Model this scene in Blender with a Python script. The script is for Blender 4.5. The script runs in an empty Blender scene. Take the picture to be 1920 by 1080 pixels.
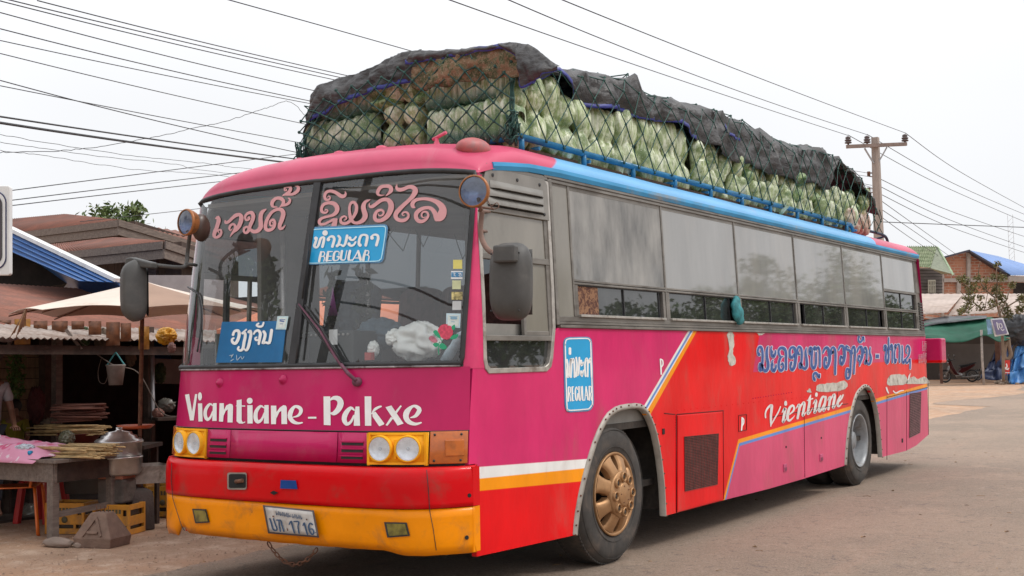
import bpy, bmesh, math, random
import numpy as np
from mathutils import Vector, Matrix, noise
random.seed(7)
SC = bpy.context.scene
COL = SC.collection
R_ = math.radians

# ------------------------------------------------------------------ camera
CAM_C = np.array([5.5038, -5.7419, 1.5097])
CAM_YAW, CAM_PITCH, CAM_ROLL, CAM_F = 0.57527, 0.05886, -0.018043, 2275.0
_fw = np.array([-math.sin(CAM_YAW)*math.cos(CAM_PITCH), math.cos(CAM_YAW)*math.cos(CAM_PITCH), math.sin(CAM_PITCH)])
_rt = np.array([math.cos(CAM_YAW), math.sin(CAM_YAW), 0.0])
_up = np.cross(_rt, _fw)
CAM_R = _rt*math.cos(CAM_ROLL) + _up*math.sin(CAM_ROLL)
CAM_U = -_rt*math.sin(CAM_ROLL) + _up*math.cos(CAM_ROLL)
cd = bpy.data.cameras.new('camera')
cam = bpy.data.objects.new('camera', cd)
COL.objects.link(cam)
cd.sensor_fit = 'HORIZONTAL'
cd.sensor_width = 36.0
cd.lens = CAM_F*36.0/1920.0
cd.clip_start = 0.1
cd.clip_end = 2000.0
m = Matrix.Identity(4)
for i in range(3):
    m[i][0] = CAM_R[i]; m[i][1] = CAM_U[i]; m[i][2] = -_fw[i]; m[i][3] = CAM_C[i]
cam.matrix_world = m
SC.camera = cam

# ------------------------------------------------------------------ sky: bright even overcast, a Nishita sky washed out by cloud
SUN_EL, SUN_AZ = R_(52), R_(62)       # azimuth from +Y towards +X
w = bpy.data.worlds.new('World'); SC.world = w
w.use_nodes = True
nt = w.node_tree; nt.nodes.clear()
out = nt.nodes.new('ShaderNodeOutputWorld')
bg = nt.nodes.new('ShaderNodeBackground'); bg.inputs['Strength'].default_value = 0.10
sky = nt.nodes.new('ShaderNodeTexSky'); sky.sky_type = 'NISHITA'; sky.sun_disc = False
sky.sun_elevation = SUN_EL; sky.sun_rotation = SUN_AZ; sky.dust_density = 4.0; sky.air_density = 1.0
tc = nt.nodes.new('ShaderNodeTexCoord')
sx = nt.nodes.new('ShaderNodeSeparateXYZ')
nt.links.new(tc.outputs['Generated'], sx.inputs[0])
cr = nt.nodes.new('ShaderNodeValToRGB')   # cloud layer, brighter towards the zenith
nt.links.new(sx.outputs['Z'], cr.inputs[0])
els = cr.color_ramp.elements
els[0].position = 0.0; els[0].color = (9.2, 9.35, 9.6, 1)
els[1].position = 1.0; els[1].color = (17, 17.2, 17.6, 1)
e = els.new(0.20); e.color = (10.0, 10.1, 10.35, 1)
e = els.new(0.55); e.color = (13.5, 13.7, 14.2, 1)
cn = nt.nodes.new('ShaderNodeTexNoise'); cn.inputs['Scale'].default_value = 1.6; cn.inputs['Detail'].default_value = 3
nt.links.new(tc.outputs['Generated'], cn.inputs['Vector'])
cm = nt.nodes.new('ShaderNodeMapRange'); cm.inputs['From Min'].default_value = .3; cm.inputs['From Max'].default_value = .7
cm.inputs['To Min'].default_value = .94; cm.inputs['To Max'].default_value = 1.06
nt.links.new(cn.outputs['Fac'], cm.inputs['Value'])
vm = nt.nodes.new('ShaderNodeVectorMath'); vm.operation = 'SCALE'
nt.links.new(cr.outputs['Color'], vm.inputs[0]); nt.links.new(cm.outputs[0], vm.inputs['Scale'])
mx = nt.nodes.new('ShaderNodeMix'); mx.data_type = 'RGBA'; mx.inputs[0].default_value = 0.95
nt.links.new(sky.outputs[0], mx.inputs['A']); nt.links.new(vm.outputs[0], mx.inputs['B'])
nt.links.new(mx.outputs['Result'], bg.inputs['Color'])
nt.links.new(bg.outputs[0], out.inputs['Surface'])

# ------------------------------------------------------------------ sun behind thin cloud
sd = bpy.data.lights.new('sun', 'SUN'); sd.energy = 1.5; sd.angle = R_(14); sd.color = (1.0, 0.96, 0.9)
so = bpy.data.objects.new('sun', sd); COL.objects.link(so)
sdir = Vector((math.sin(SUN_AZ)*math.cos(SUN_EL), math.cos(SUN_AZ)*math.cos(SUN_EL), math.sin(SUN_EL)))
so.rotation_euler = sdir.to_track_quat('Z', 'Y').to_euler()
so.location = (20, 10, 30)
SC.view_settings.view_transform = 'Standard'
SC.view_settings.look = 'None'
SC.view_settings.exposure = 0.0
SC.view_settings.gamma = 1.0
SC.cycles.max_bounces = 6
SC.cycles.transparent_max_bounces = 12
SC.cycles.use_denoising = True

# ------------------------------------------------------------------ measuring helpers: a sight line of the photograph meets a real surface
def ray(px, py):
    return _fw*CAM_F + CAM_R*(px-960) + CAM_U*(540-py)
def on(px, py, ax, v):
    d = ray(px, py); t = (v-CAM_C[ax])/d[ax]
    return CAM_C + d*t
def atX(px, py, v): return on(px, py, 0, v)
def atY(px, py, v): return on(px, py, 1, v)
def gnd(px, py, v=0.0): return on(px, py, 2, v)
def atD(px, py, dist): return CAM_C + ray(px, py)/CAM_F*dist
def lerp_tab(tab, v):
    if v <= tab[0][0]: return tab[0][1]
    for (a, b), (c, d) in zip(tab, tab[1:]):
        if v <= c: return b+(d-b)*(v-a)/(c-a)
    return tab[-1][1]
Y0T = [(.3, .0), (.9, .0), (1.08, .015), (1.47, .105), (2.149, .249), (2.714, .371), (3, .45)]
AT = [(.3, .30), (1.08, .30), (1.47, .23), (2.68, .14), (3, .13)]
def front_y(x, z):
    t = min(abs(x)/(1.25 if x > 0 else 1.30), 1.0)
    k = 5 if x > 0 else 8
    return lerp_tab(Y0T, z) + lerp_tab(AT, z)*(.2*t*t+.8*t**k)
def both(x): return x if x > 0 else x*1.04
def side_x(z):
    return 1.25 if z < 1.75 else 1.25-.045*(z-1.75)
def hitF(px, py, off=0.0):
    d = ray(px, py); lo, hi = 0.0, 1.0
    t = (0.2-CAM_C[1])/d[1]
    for _ in range(30):
        P = CAM_C+d*t
        t = (front_y(P[0], P[2])-off-CAM_C[1])/d[1]*.7+t*.3
    return CAM_C+d*t
def hitS(px, py, off=0.0):
    d = ray(px, py); t = (1.25-CAM_C[0])/d[0]
    for _ in range(6):
        P = CAM_C+d*t
        t = (side_x(P[2])+off-CAM_C[0])/d[0]
    return CAM_C+d*t

# ------------------------------------------------------------------ materials
MATS = {}
def new_mat(name):
    mt = bpy.data.materials.new(name); mt.use_nodes = True
    mt.node_tree.nodes.clear()
    return mt, mt.node_tree
def N(nt, t, **kw):
    n = nt.nodes.new(t)
    for k, v in kw.items():
        if k in n.inputs: n.inputs[k].default_value = v
        else: setattr(n, k, v)
    return n
def L(nt, a, b): nt.links.new(a, b)
def mixc(nt, fac, a, b):
    n = nt.nodes.new('ShaderNodeMix'); n.data_type = 'RGBA'
    for s, v in (('A', a), ('B', b)):
        i = n.inputs[6 if s == 'A' else 7]
        if isinstance(v, tuple): i.default_value = (v[0], v[1], v[2], 1)
        else: L(nt, v, i)
    if isinstance(fac, float): n.inputs[0].default_value = fac
    else: L(nt, fac, n.inputs[0])
    return n.outputs[2]
def ramp(nt, src, a, b):
    n = N(nt, 'ShaderNodeMapRange'); n.interpolation_type = 'SMOOTHSTEP'
    n.inputs['From Min'].default_value = a; n.inputs['From Max'].default_value = b
    L(nt, src, n.inputs['Value'])
    return n.outputs[0]
def noise_n(nt, vec, scale, detail=4, rough=.6, dist=0):
    n = N(nt, 'ShaderNodeTexNoise'); n.inputs['Scale'].default_value = scale
    n.inputs['Detail'].default_value = detail; n.inputs['Roughness'].default_value = rough
    n.inputs['Distortion'].default_value = dist
    L(nt, vec, n.inputs['Vector'])
    return n.outputs['Fac']
def coords(nt, stretch=None):
    t = nt.nodes.new('ShaderNodeTexCoord')
    if not stretch: return t.outputs['Object']
    mp = nt.nodes.new('ShaderNodeMapping'); mp.inputs['Scale'].default_value = stretch
    L(nt, t.outputs['Object'], mp.inputs['Vector'])
    return mp.outputs[0]
def M(name, col, rough=.6, metal=0.0, var=.15, scale=5, bump=0.0, bscale=40, coat=0.0, stretch=None,
      dirt=None, dscale=2.0, damt=(.5, .7), spec=.5, emit=None, layers=None, rvar=0.0, alpha=None, sheen=0, bdist=.02, chips=None):
    if name in MATS: return MATS[name]
    mt, nt = new_mat(name)
    o = N(nt, 'ShaderNodeOutputMaterial'); b = N(nt, 'ShaderNodeBsdfPrincipled')
    L(nt, b.outputs[0], o.inputs[0])
    v = coords(nt, stretch)
    base = None
    if layers:
        base = layers(nt)
    n1 = noise_n(nt, v, scale, 5)
    f = ramp(nt, n1, .3, .7)
    if base is None:
        c = mixc(nt, f, tuple(min(1, x*(1-var)) for x in col), tuple(min(1, x*(1+var)) for x in col))
    else:
        hs = N(nt, 'ShaderNodeHueSaturation'); L(nt, base, hs.inputs['Color'])
        mr = N(nt, 'ShaderNodeMapRange'); mr.inputs['To Min'].default_value = 1-var; mr.inputs['To Max'].default_value = 1+var
        L(nt, f, mr.inputs['Value']); L(nt, mr.outputs[0], hs.inputs['Value'])
        c = hs.outputs[0]
    if dirt:
        n2 = noise_n(nt, coords(nt, stretch), dscale, 8, .65, .4)
        c = mixc(nt, ramp(nt, n2, damt[0], damt[1]), c, dirt)
    if chips:
        nc = noise_n(nt, coords(nt), chips[1], 6, .75)
        c = mixc(nt, ramp(nt, nc, chips[2], chips[2]+.02), c, chips[0])
    L(nt, c, b.inputs['Base Color'])
    b.inputs['Roughness'].default_value = rough
    b.inputs['Metallic'].default_value = metal
    b.inputs['Specular IOR Level'].default_value = spec if 'paint' not in name else spec*.3
    if coat: b.inputs['Coat Weight'].default_value = coat; b.inputs['Coat Roughness'].default_value = .08
    if rvar:
        mr = N(nt, 'ShaderNodeMapRange'); mr.inputs['To Min'].default_value = max(0, rough-rvar); mr.inputs['To Max'].default_value = min(1, rough+rvar)
        L(nt, noise_n(nt, v, scale*2.3, 4), mr.inputs['Value']); L(nt, mr.outputs[0], b.inputs['Roughness'])
    if bump:
        bp = N(nt, 'ShaderNodeBump'); bp.inputs['Strength'].default_value = bump; bp.inputs['Distance'].default_value = bdist
        L(nt, noise_n(nt, v, bscale, 5), bp.inputs['Height']); L(nt, bp.outputs[0], b.inputs['Normal'])
    if emit:
        b.inputs['Emission Color'].default_value = (*emit[:3], 1); b.inputs['Emission Strength'].default_value = emit[3]
    if alpha is not None: b.inputs['Alpha'].default_value = alpha
    MATS[name] = mt
    return mt

# half-plane paint layers on the (Y, Z) plane of the bus side, in metres
def hp(nt, sep, p, q, soft=.004):
    """mask that is 1 on the left of the line p->q in (Y, Z)"""
    (y1, z1), (y2, z2) = p, q
    dy, dz = y2-y1, z2-z1; ln = math.hypot(dy, dz)
    a, b_ = -dz/ln, dy/ln; c = -(a*y1+b_*z1)
    m1 = N(nt, 'ShaderNodeMath', operation='MULTIPLY'); L(nt, sep.outputs['Y'], m1.inputs[0]); m1.inputs[1].default_value = a
    m2 = N(nt, 'ShaderNodeMath', operation='MULTIPLY_ADD'); L(nt, sep.outputs['Z'], m2.inputs[0]); m2.inputs[1].default_value = b_
    L(nt, m1.outputs[0], m2.inputs[2])
    m3 = N(nt, 'ShaderNodeMath', operation='ADD'); L(nt, m2.outputs[0], m3.inputs[0]); m3.inputs[1].default_value = c
    return ramp(nt, m3.outputs[0], -soft, soft)
def paint(nt, base, lays, soft=.004):
    t = N(nt, 'ShaderNodeTexCoord'); sep = N(nt, 'ShaderNodeSeparateXYZ'); L(nt, t.outputs['Object'], sep.inputs[0])
    c = base
    for col, lines in lays:
        mk = None
        for p, q in lines:
            h = hp(nt, sep, p, q, soft)
            if mk is None: mk = h
            else:
                mm = N(nt, 'ShaderNodeMath', operation='MULTIPLY'); L(nt, mk, mm.inputs[0]); L(nt, h, mm.inputs[1]); mk = mm.outputs[0]
        c = mixc(nt, mk, c, col)
    return c

def glass(name, tint=(.8, .82, .82), dust=.05, dustcol=(.45, .43, .4), rough=.0, refl=1.0):
    mt, nt = new_mat(name)
    o = N(nt, 'ShaderNodeOutputMaterial')
    tr = N(nt, 'ShaderNodeBsdfTransparent'); tr.inputs[0].default_value = (*tint, 1)
    gl = N(nt, 'ShaderNodeBsdfGlossy'); gl.inputs['Roughness'].default_value = rough
    gl.inputs[0].default_value = (refl, refl, refl, 1)
    ge = N(nt, 'ShaderNodeNewGeometry'); dt = N(nt, 'ShaderNodeVectorMath', operation='DOT_PRODUCT'); L(nt, ge.outputs['Normal'], dt.inputs[0]); L(nt, ge.outputs['Incoming'], dt.inputs[1])
    ab = N(nt, 'ShaderNodeMath', operation='ABSOLUTE'); L(nt, dt.outputs['Value'], ab.inputs[0])
    om = N(nt, 'ShaderNodeMath', operation='SUBTRACT'); om.inputs[0].default_value = 1.0; L(nt, ab.outputs[0], om.inputs[1])
    pw = N(nt, 'ShaderNodeMath', operation='POWER'); L(nt, om.outputs[0], pw.inputs[0]); pw.inputs[1].default_value = 5.0
    fr = N(nt, 'ShaderNodeMath', operation='MULTIPLY_ADD'); L(nt, pw.outputs[0], fr.inputs[0]); fr.inputs[1].default_value = .92; fr.inputs[2].default_value = .075
    mx = N(nt, 'ShaderNodeMixShader'); L(nt, fr.outputs[0], mx.inputs[0]); L(nt, tr.outputs[0], mx.inputs[1]); L(nt, gl.outputs[0], mx.inputs[2])
    df = N(nt, 'ShaderNodeBsdfDiffuse'); df.inputs[0].default_value = (*dustcol, 1)
    m2 = N(nt, 'ShaderNodeMixShader'); L(nt, mx.outputs[0], m2.inputs[1]); L(nt, df.outputs[0], m2.inputs[2])
    nz = noise_n(nt, coords(nt, (1, 1, .35)), 5, 6)
    mr = N(nt, 'ShaderNodeMapRange'); mr.inputs['From Min'].default_value = .3; mr.inputs['From Max'].default_value = .8
    mr.inputs['To Min'].default_value = dust*.4; mr.inputs['To Max'].default_value = dust*1.8
    L(nt, nz, mr.inputs['Value']); L(nt, mr.outputs[0], m2.inputs[0])
    L(nt, m2.outputs[0], o.inputs[0])
    MATS[name] = mt
    return mt

# ------------------------------------------------------------------ mesh builder
class MB:
    def __init__(s): s.v = []; s.f = []; s.sm = []; s.mi = []; s.cur = 0
    def add(s, vs, fs, smooth=False):
        b = len(s.v); s.v += [tuple(map(float, v)) for v in vs]
        for f in fs: s.f.append(tuple(i+b for i in f)); s.sm.append(smooth); s.mi.append(s.cur)
        return s
    def box(s, c, d, rot=None):
        hx, hy, hz = d[0]/2, d[1]/2, d[2]/2
        vs = [Vector((x, y, z)) for x in (-hx, hx) for y in (-hy, hy) for z in (-hz, hz)]
        if rot is not None:
            if not isinstance(rot, Matrix): rot = Matrix.Rotation(rot, 3, 'Z')
            vs = [rot@v for v in vs]
        vs = [v+Vector(c) for v in vs]
        return s.add(vs, [(0, 1, 3, 2), (4, 6, 7, 5), (0, 4, 5, 1), (2, 3, 7, 6), (0, 2, 6, 4), (1, 5, 7, 3)])
    def bx(s, x0, x1, y0, y1, z0, z1): return s.box(((x0+x1)/2, (y0+y1)/2, (z0+z1)/2), (abs(x1-x0), abs(y1-y0), abs(z1-z0)))
    def bar(s, a, b, w, h=None, up=(0, 0, 1)):
        h = h or w
        a, b = Vector(a), Vector(b); d = (b-a); ln = d.length
        if ln < 1e-6: return s
        d.normalize(); u = Vector(up)
        if abs(d.dot(u)) > .99: u = Vector((1, 0, 0))
        r = d.cross(u).normalized(); u = r.cross(d)
        rot = Matrix((r, d, u)).transposed()
        return s.box((a+b)/2, (w, ln, h), rot)
    def tube(s, pts, r, n=8, caps=True, smooth=True):
        pts = [Vector(p) for p in pts]; k = len(pts)
        rs = r if isinstance(r, (list, tuple)) else [r]*k
        vs = []; prev = None
        for i, p in enumerate(pts):
            d = (pts[min(i+1, k-1)]-pts[max(i-1, 0)])
            if d.length < 1e-9: d = Vector((0, 0, 1))
            d.normalize()
            if prev is None:
                u = Vector((0, 0, 1)) if abs(d.z) < .9 else Vector((1, 0, 0))
            else: u = prev
            rr = d.cross(u)
            if rr.length < 1e-6: rr = d.cross(Vector((0, 1, 0)))
            rr.normalize(); u = rr.cross(d); prev = u
            for j in range(n):
                a = 2*math.pi*j/n
                vs.append(p+rr*math.cos(a)*rs[i]+u*math.sin(a)*rs[i])
        fs = [(i*n+j, i*n+(j+1) % n, (i+1)*n+(j+1) % n, (i+1)*n+j) for i in range(k-1) for j in range(n)]
        s.add(vs, fs, smooth)
        if caps:
            b = len(s.v)-len(vs)
            s.f.append(tuple(b+j for j in range(n))[::-1]); s.sm.append(False); s.mi.append(s.cur)
            s.f.append(tuple(b+(k-1)*n+j for j in range(n))); s.sm.append(False); s.mi.append(s.cur)
        return s
    def lathe(s, prof, n=24, c=(0, 0, 0), axis='Z', smooth=True):
        """prof: list of (radius, height)"""
        vs = []
        for r, h in prof:
            for j in range(n):
                a = 2*math.pi*j/n; x, y = r*math.cos(a), r*math.sin(a)
                if axis == 'Z': v = (x, y, h)
                elif axis == 'X': v = (h, x, y)
                elif isinstance(axis, str): v = (x, h, y)
                else: v = axis@Vector((x, y, h))
                vs.append(Vector(v)+Vector(c))
        k = len(prof)
        fs = [(i*n+j, i*n+(j+1) % n, (i+1)*n+(j+1) % n, (i+1)*n+j) for i in range(k-1) for j in range(n)]
        return s.add(vs, fs, smooth)
    def grid(s, fn, nu, nv, smooth=True, closed_u=False):
        vs = [fn(i/nu, j/nv) for j in range(nv+1) for i in range(nu+1)]
        fs = [(j*(nu+1)+i, j*(nu+1)+i+1, (j+1)*(nu+1)+i+1, (j+1)*(nu+1)+i) for j in range(nv) for i in range(nu)]
        return s.add(vs, fs, smooth)
    def prism(s, poly, off):
        """poly: 3-D points, extruded by vector off"""
        n = len(poly); off = Vector(off)
        a = [Vector(p) for p in poly]
        vs = a+[p+off for p in a]
        fs = [tuple(range(n)), tuple(range(2*n-1, n-1, -1))]+[(i, i+n, (i+1) % n+n, (i+1) % n) for i in range(n)]
        return s.add(vs, fs)
    def sphere(s, c, r, nu=14, nv=9, sc=(1, 1, 1)):
        vs = []
        for j in range(nv+1):
            ph = math.pi*j/nv
            for i in range(nu):
                th = 2*math.pi*i/nu
                vs.append((c[0]+r*sc[0]*math.sin(ph)*math.cos(th), c[1]+r*sc[1]*math.sin(ph)*math.sin(th), c[2]+r*sc[2]*math.cos(ph)))
        fs = [(j*nu+i, (j+1)*nu+i, (j+1)*nu+(i+1) % nu, j*nu+(i+1) % nu) for j in range(nv) for i in range(nu)]
        return s.add(vs, fs, True)
    def mesh(s, name, mats):
        me = bpy.data.meshes.new(name)
        me.from_pydata(s.v, [], s.f); me.update()
        me.polygons.foreach_set('use_smooth', s.sm)
        if not isinstance(mats, (list, tuple)): mats = [mats]
        for mm in mats: me.materials.append(mm)
        if len(mats) > 1: me.polygons.foreach_set('material_index', s.mi)
        bm = bmesh.new(); bm.from_mesh(me); bmesh.ops.recalc_face_normals(bm, faces=bm.faces); bm.to_mesh(me); bm.free()
        return me
    def build(s, name, mats, parent=None, loc=None, bevel=0, seg=2, solid=0, split=False):
        if split: return s.build_split(name, mats, parent)
        o = bpy.data.objects.new(name, s.mesh(name, mats)); COL.objects.link(o)
        if parent is not None: o.parent = parent
        if loc is not None: o.location = loc
        if solid:
            md = o.modifiers.new('thickness', 'SOLIDIFY'); md.thickness = solid; md.offset = 0
        if bevel:
            md = o.modifiers.new('edge', 'BEVEL'); md.width = bevel; md.segments = seg; md.limit_method = 'ANGLE'; md.angle_limit = R_(40)
            md.harden_normals = False
        return o
def _islands(mb):
    par = list(range(len(mb.v)))
    def find(a):
        while par[a] != a: par[a] = par[par[a]]; a = par[a]
        return a
    for f in mb.f:
        r0 = find(f[0])
        for i in f[1:]: par[find(i)] = r0
    g = {}
    for k, f in enumerate(mb.f): g.setdefault(find(f[0]), []).append(k)
    return list(g.values())
def _bs(s, name, mats, parent):
    o = None
    for isl in _islands(s):
        m = MB(); mp = {}
        for k in isl:
            f = []
            for i in s.f[k]:
                if i not in mp: mp[i] = len(m.v); m.v.append(s.v[i])
                f.append(mp[i])
            m.f.append(tuple(f)); m.sm.append(s.sm[k]); m.mi.append(s.mi[k])
        o = m.build(name, mats, parent)
    return o
MB.build_split = _bs
def tag(o, label, cat, group=None):
    o['label'] = label; o['category'] = cat
    if group: o['group'] = group
    return o
def thing(name, label, cat, loc=(0, 0, 0), rz=0.0, group=None):
    o = bpy.data.objects.new(name, None); COL.objects.link(o)
    o.empty_display_size = .2
    o.location = loc; o.rotation_euler = (0, 0, rz)
    return tag(o, label, cat, group)
def struct(o): o['kind'] = 'structure'; return o
def copy_tree(o, parent=None):
    c = o.copy(); COL.objects.link(c)
    if parent is not None: c.parent = parent
    for ch in list(o.children): copy_tree(ch, c)
    return c
def cr_spline(pts, k=6, closed=False):
    """Catmull-Rom through points (tuples of any length)"""
    P = [np.array(p, float) for p in pts]; n = len(P); outp = []
    if n < 3: return [tuple(p) for p in P]
    rng = range(n if closed else n-1)
    for i in rng:
        if closed: a, b, c, d = P[(i-1) % n], P[i], P[(i+1) % n], P[(i+2) % n]
        else: a, b, c, d = P[max(i-1, 0)], P[i], P[i+1], P[min(i+2, n-1)]
        for j in range(k):
            t = j/k
            outp.append(tuple(.5*((2*b)+(-a+c)*t+(2*a-5*b+4*c-d)*t*t+(-a+3*b-3*c+d)*t**3)))
    if not closed: outp.append(tuple(P[-1]))
    return outp
def fbm(x, y, z=0.0, s=1.0): return noise.fractal(Vector((x*s, y*s, z*s)), 1.0, 2.0, 4)
# ================================================================== THE BUS
MAG = (.60, .022, .13); MAGF = (.48, .012, .10); RED = (.74, .0, .004); PNK = (.62, .065, .16); ORG = (.90, .30, .0); WHT = (.78, .77, .74)
BLU = (.10, .25, .60); LBL = (.16, .42, .72); ROOFP = (.56, .08, .155)
def yz(px, py):
    P = hitS(px, py); return (P[1], P[2])
def above(px1, py1, px2, py2): return (yz(px1, py1), yz(px2, py2))          # left of the line when going rearwards = above it
def side_layers(nt):
    lay = []
    # front white and orange band, red below it
    lay.append((WHT, [above(1095, 861, 893, 876), ]))
    lay.append((ORG, [above(1095, 878, 893, 898)]))
    lay.append((RED, [above(1095, 902, 893, 921)]))
    far = (yz(1210, 775), yz(1303, 622))   # upwards line: everything on its right is rear
    # red field behind the diagonal
    bk = ((2.0, 2.0), (2.0, 0.0))
    def rearof(x1, y1, x2, y2): return (yz(x2, y2), yz(x1, y1))     # going down: left side is the rear (greater Y)
    lay.append((MAG, [rearof(1110, 1010, 1112, 700)]))
    lay.append((WHT, [rearof(1207, 762, 1290, 621), bk]))
    lay.append((BLU, [rearof(1209.5, 765, 1294, 621), bk]))
    lay.append((WHT, [rearof(1212, 768, 1298, 621), bk]))
    lay.append((ORG, [rearof(1214, 769, 1300, 621), bk]))
    lay.append((RED, [rearof(1219, 778, 1306, 622), bk]))
    # magenta field behind the Lao lettering
    lay.append((MAG, [rearof(1412, 697, 1425, 622), (yz(1410, 698), yz(1742, 672))]))
    # pink skirt with orange and blue edging
    for col, o in ((ORG, 0), (BLU, 7), (PNK, 12)):
        lay.append((col, [rearof(1356+o*.45, 937, 1384+o*.45, 826), (yz(1742, 718+o*.9), yz(1384, 824+o*1.1))]))
    return paint(nt, MAG, lay)
M_SIDE = M('bus_side_paint', MAG, rough=.28, var=.12, scale=1.6, coat=.22, chips=((.40, .26, .20), 16, .735), layers=side_layers, bump=.22, bscale=1.7, bdist=.05,
           dirt=(.30, .13, .10), dscale=2.2, damt=(.50, .92), stretch=(1, 1.1, .55))
M_FRONT = M('bus_front_paint', MAGF, rough=.30, var=.10, scale=1.5, chips=((.42, .30, .28), 14, .735), coat=.22, dirt=(.34, .13, .16), dscale=2.4, damt=(.50, .92), bump=.10, bscale=2.2, bdist=.05, stretch=(1, 1, .6))
M_MAG = M('magenta_paint', MAGF, rough=.35, var=.1, scale=3, coat=.3, dirt=(.25, .08, .1), dscale=3, damt=(.55, .9))
M_RED = M('red_paint', (.60, .0, .004), rough=.32, var=.08, scale=1.5, coat=.15, chips=((.13, .05, .035), 22, .70), dirt=(.26, .06, .045), dscale=4, damt=(.50, .85), bump=.12, bscale=2.5, bdist=.04)
M_ORG = M('orange_paint', (.84, .26, .0), rough=.36, var=.08, scale=2.0, coat=.1, chips=((.16, .06, .03), 20, .69), dirt=(.36, .14, .04), dscale=5, damt=(.50, .82), bump=.12, bscale=2.5, bdist=.04)
M_YEL = M('yellow_paint', (.88, .42, .02), rough=.4, var=.08, scale=6, dirt=(.35, .16, .03), dscale=8, damt=(.55, .9))
def roof_layers(nt):
    def rearof(x1, y1, x2, y2):
        a, b = atX(x1, y1, 1.2), atX(x2, y2, 1.12); return ((b[1], b[2]), (a[1], a[2]))
    return paint(nt, ROOFP, [(LBL, [rearof(1026, 318, 1042, 292)]), (ROOFP, [((9.05, 3.0), (9.0, 2.7))])], soft=.01)
M_ROOF = M('bus_roof_paint', ROOFP, rough=.42, var=.08, scale=2, layers=roof_layers, dirt=(.45, .30, .30), dscale=3, damt=(.60, .95), coat=.15, bump=.06, bscale=5, stretch=(1, .5, 1))
M_GUT = M('gutter_paint', (.05, .27, .5), rough=.45, var=.15, scale=5, dirt=(.25, .25, .24), dscale=3, damt=(.5, .7), stretch=(1, .4, 1))
M_ALU = M('weathered_aluminium', (.20, .185, .165), rough=.45, metal=.35, var=.22, scale=7, dirt=(.10, .085, .07), dscale=4, damt=(.45, .7), stretch=(1, .35, 1), bump=.06, bscale=30)
M_ALUB = M('bright_aluminium', (.46, .43, .39), rough=.36, metal=.55, var=.15, scale=12, dirt=(.18, .14, .11), dscale=9, damt=(.5, .75))
M_GREYP = M('grey_grp_panel', (.20, .19, .172), rough=.55, var=.12, scale=6, dirt=(.12, .10, .085), dscale=4, damt=(.5, .8))
M_RUB = M('black_rubber', (.022, .022, .024), rough=.55, var=.3, scale=10)
M_DGR = M('dark_grey_plastic', (.062, .06, .057), rough=.55, var=.12, scale=10, dirt=(.14, .125, .11), dscale=5, damt=(.5, .9), bump=.05, bscale=90)
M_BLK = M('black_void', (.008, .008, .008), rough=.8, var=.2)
M_TYRE = M('tyre_rubber', (.045, .040, .036), rough=.8, var=.25, scale=9, dirt=(.12, .09, .07), dscale=6, damt=(.45, .8), bump=.08, bscale=60)
M_GOLD = M('gold_hub_paint', (.40, .225, .11), rough=.42, metal=.4, var=.12, scale=9, dirt=(.20, .11, .06), dscale=9, damt=(.5, .85))
M_RIM = M('silver_rim_paint', (.30, .31, .32), rough=.42, metal=.3, var=.15, scale=8, dirt=(.18, .14, .11), dscale=8, damt=(.5, .8))
M_GRIME = M('chassis_grime', (.04, .032, .026), rough=.9, var=.4, scale=8, bump=.4, bscale=25)
M_STEEL = M('worn_steel', (.35, .33, .31), rough=.4, metal=.6, var=.2, scale=12)
M_RUST = M('rusty_iron', (.13, .055, .03), rough=.85, var=.4, scale=20, bump=.3, bscale=80)
M_BRNZ = M('orange_brown_lamp_shell', (.33, .12, .035), rough=.4, metal=.2, var=.15, scale=15, dirt=(.12, .06, .03), dscale=15, damt=(.5, .8))
M_AMB = M('amber_plastic', (.50, .12, .012), rough=.22, var=.15, scale=14, coat=.6, dirt=(.16, .06, .02), dscale=5, damt=(.5, .85))
M_AMB2 = M('bright_amber_plastic', (.75, .2, .015), rough=.22, var=.1, scale=14, coat=.6)
M_CHR = M('lamp_reflector', (.85, .87, .90), rough=.35, metal=.55, var=.12, scale=30)
M_YFOG = M('yellow_fog_lens', (.15, .125, .02), rough=.15, var=.5, scale=20, coat=.6)
M_PANEW = M('pale_filmed_pane', (.235, .235, .228), rough=.035, var=.14, scale=1.6, spec=.9, dirt=(.30, .285, .26), dscale=1.8, damt=(.42, .85), stretch=(1, 1.2, .3))
M_PANED = M('dark_side_pane', (.028, .03, .03), rough=.02, var=.2, scale=3, spec=.9, dirt=(.07, .07, .065), dscale=3, damt=(.5, .9))
M_PANEB = M('dusty_brown_pane', (.21, .195, .165), rough=.12, var=.12, scale=2, spec=.7, dirt=(.12, .11, .09), dscale=3, damt=(.5, .9), stretch=(1, 1, .4))
M_WS = glass('windshield_glass', tint=(.90, .93, .94), dust=.05, dustcol=(.40, .42, .43))
M_LENS = glass('lamp_lens', tint=(.9, .92, .94), dust=.10, dustcol=(.7, .7, .7))
M_SEAT = M('seat_fabric', (.09, .035, .03), rough=.9, var=.4, scale=18)
M_SEATB = M('blue_grey_seat_fabric', (.05, .07, .085), rough=.9, var=.4, scale=18)
M_INT = M('interior_panel', (.22, .21, .19), rough=.7, var=.15, scale=4)
M_DASH = M('dashboard_plastic', (.05, .052, .05), rough=.6, var=.3, scale=7, dirt=(.14, .13, .11), dscale=6, damt=(.5, .8))
M_WHITEP = M('white_lettering_paint', (.80, .79, .77), rough=.5, var=.05, scale=9)
M_LPINK = M('pale_pink_vinyl', (.62, .30, .31), rough=.6, var=.06, scale=9)
M_DBLUE = M('deep_blue_lettering', (.03, .09, .30), rough=.45, var=.12, scale=9)
M_SIGNB = M('sky_blue_sign', (.008, .33, .64), rough=.35, var=.05, scale=4)
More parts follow.
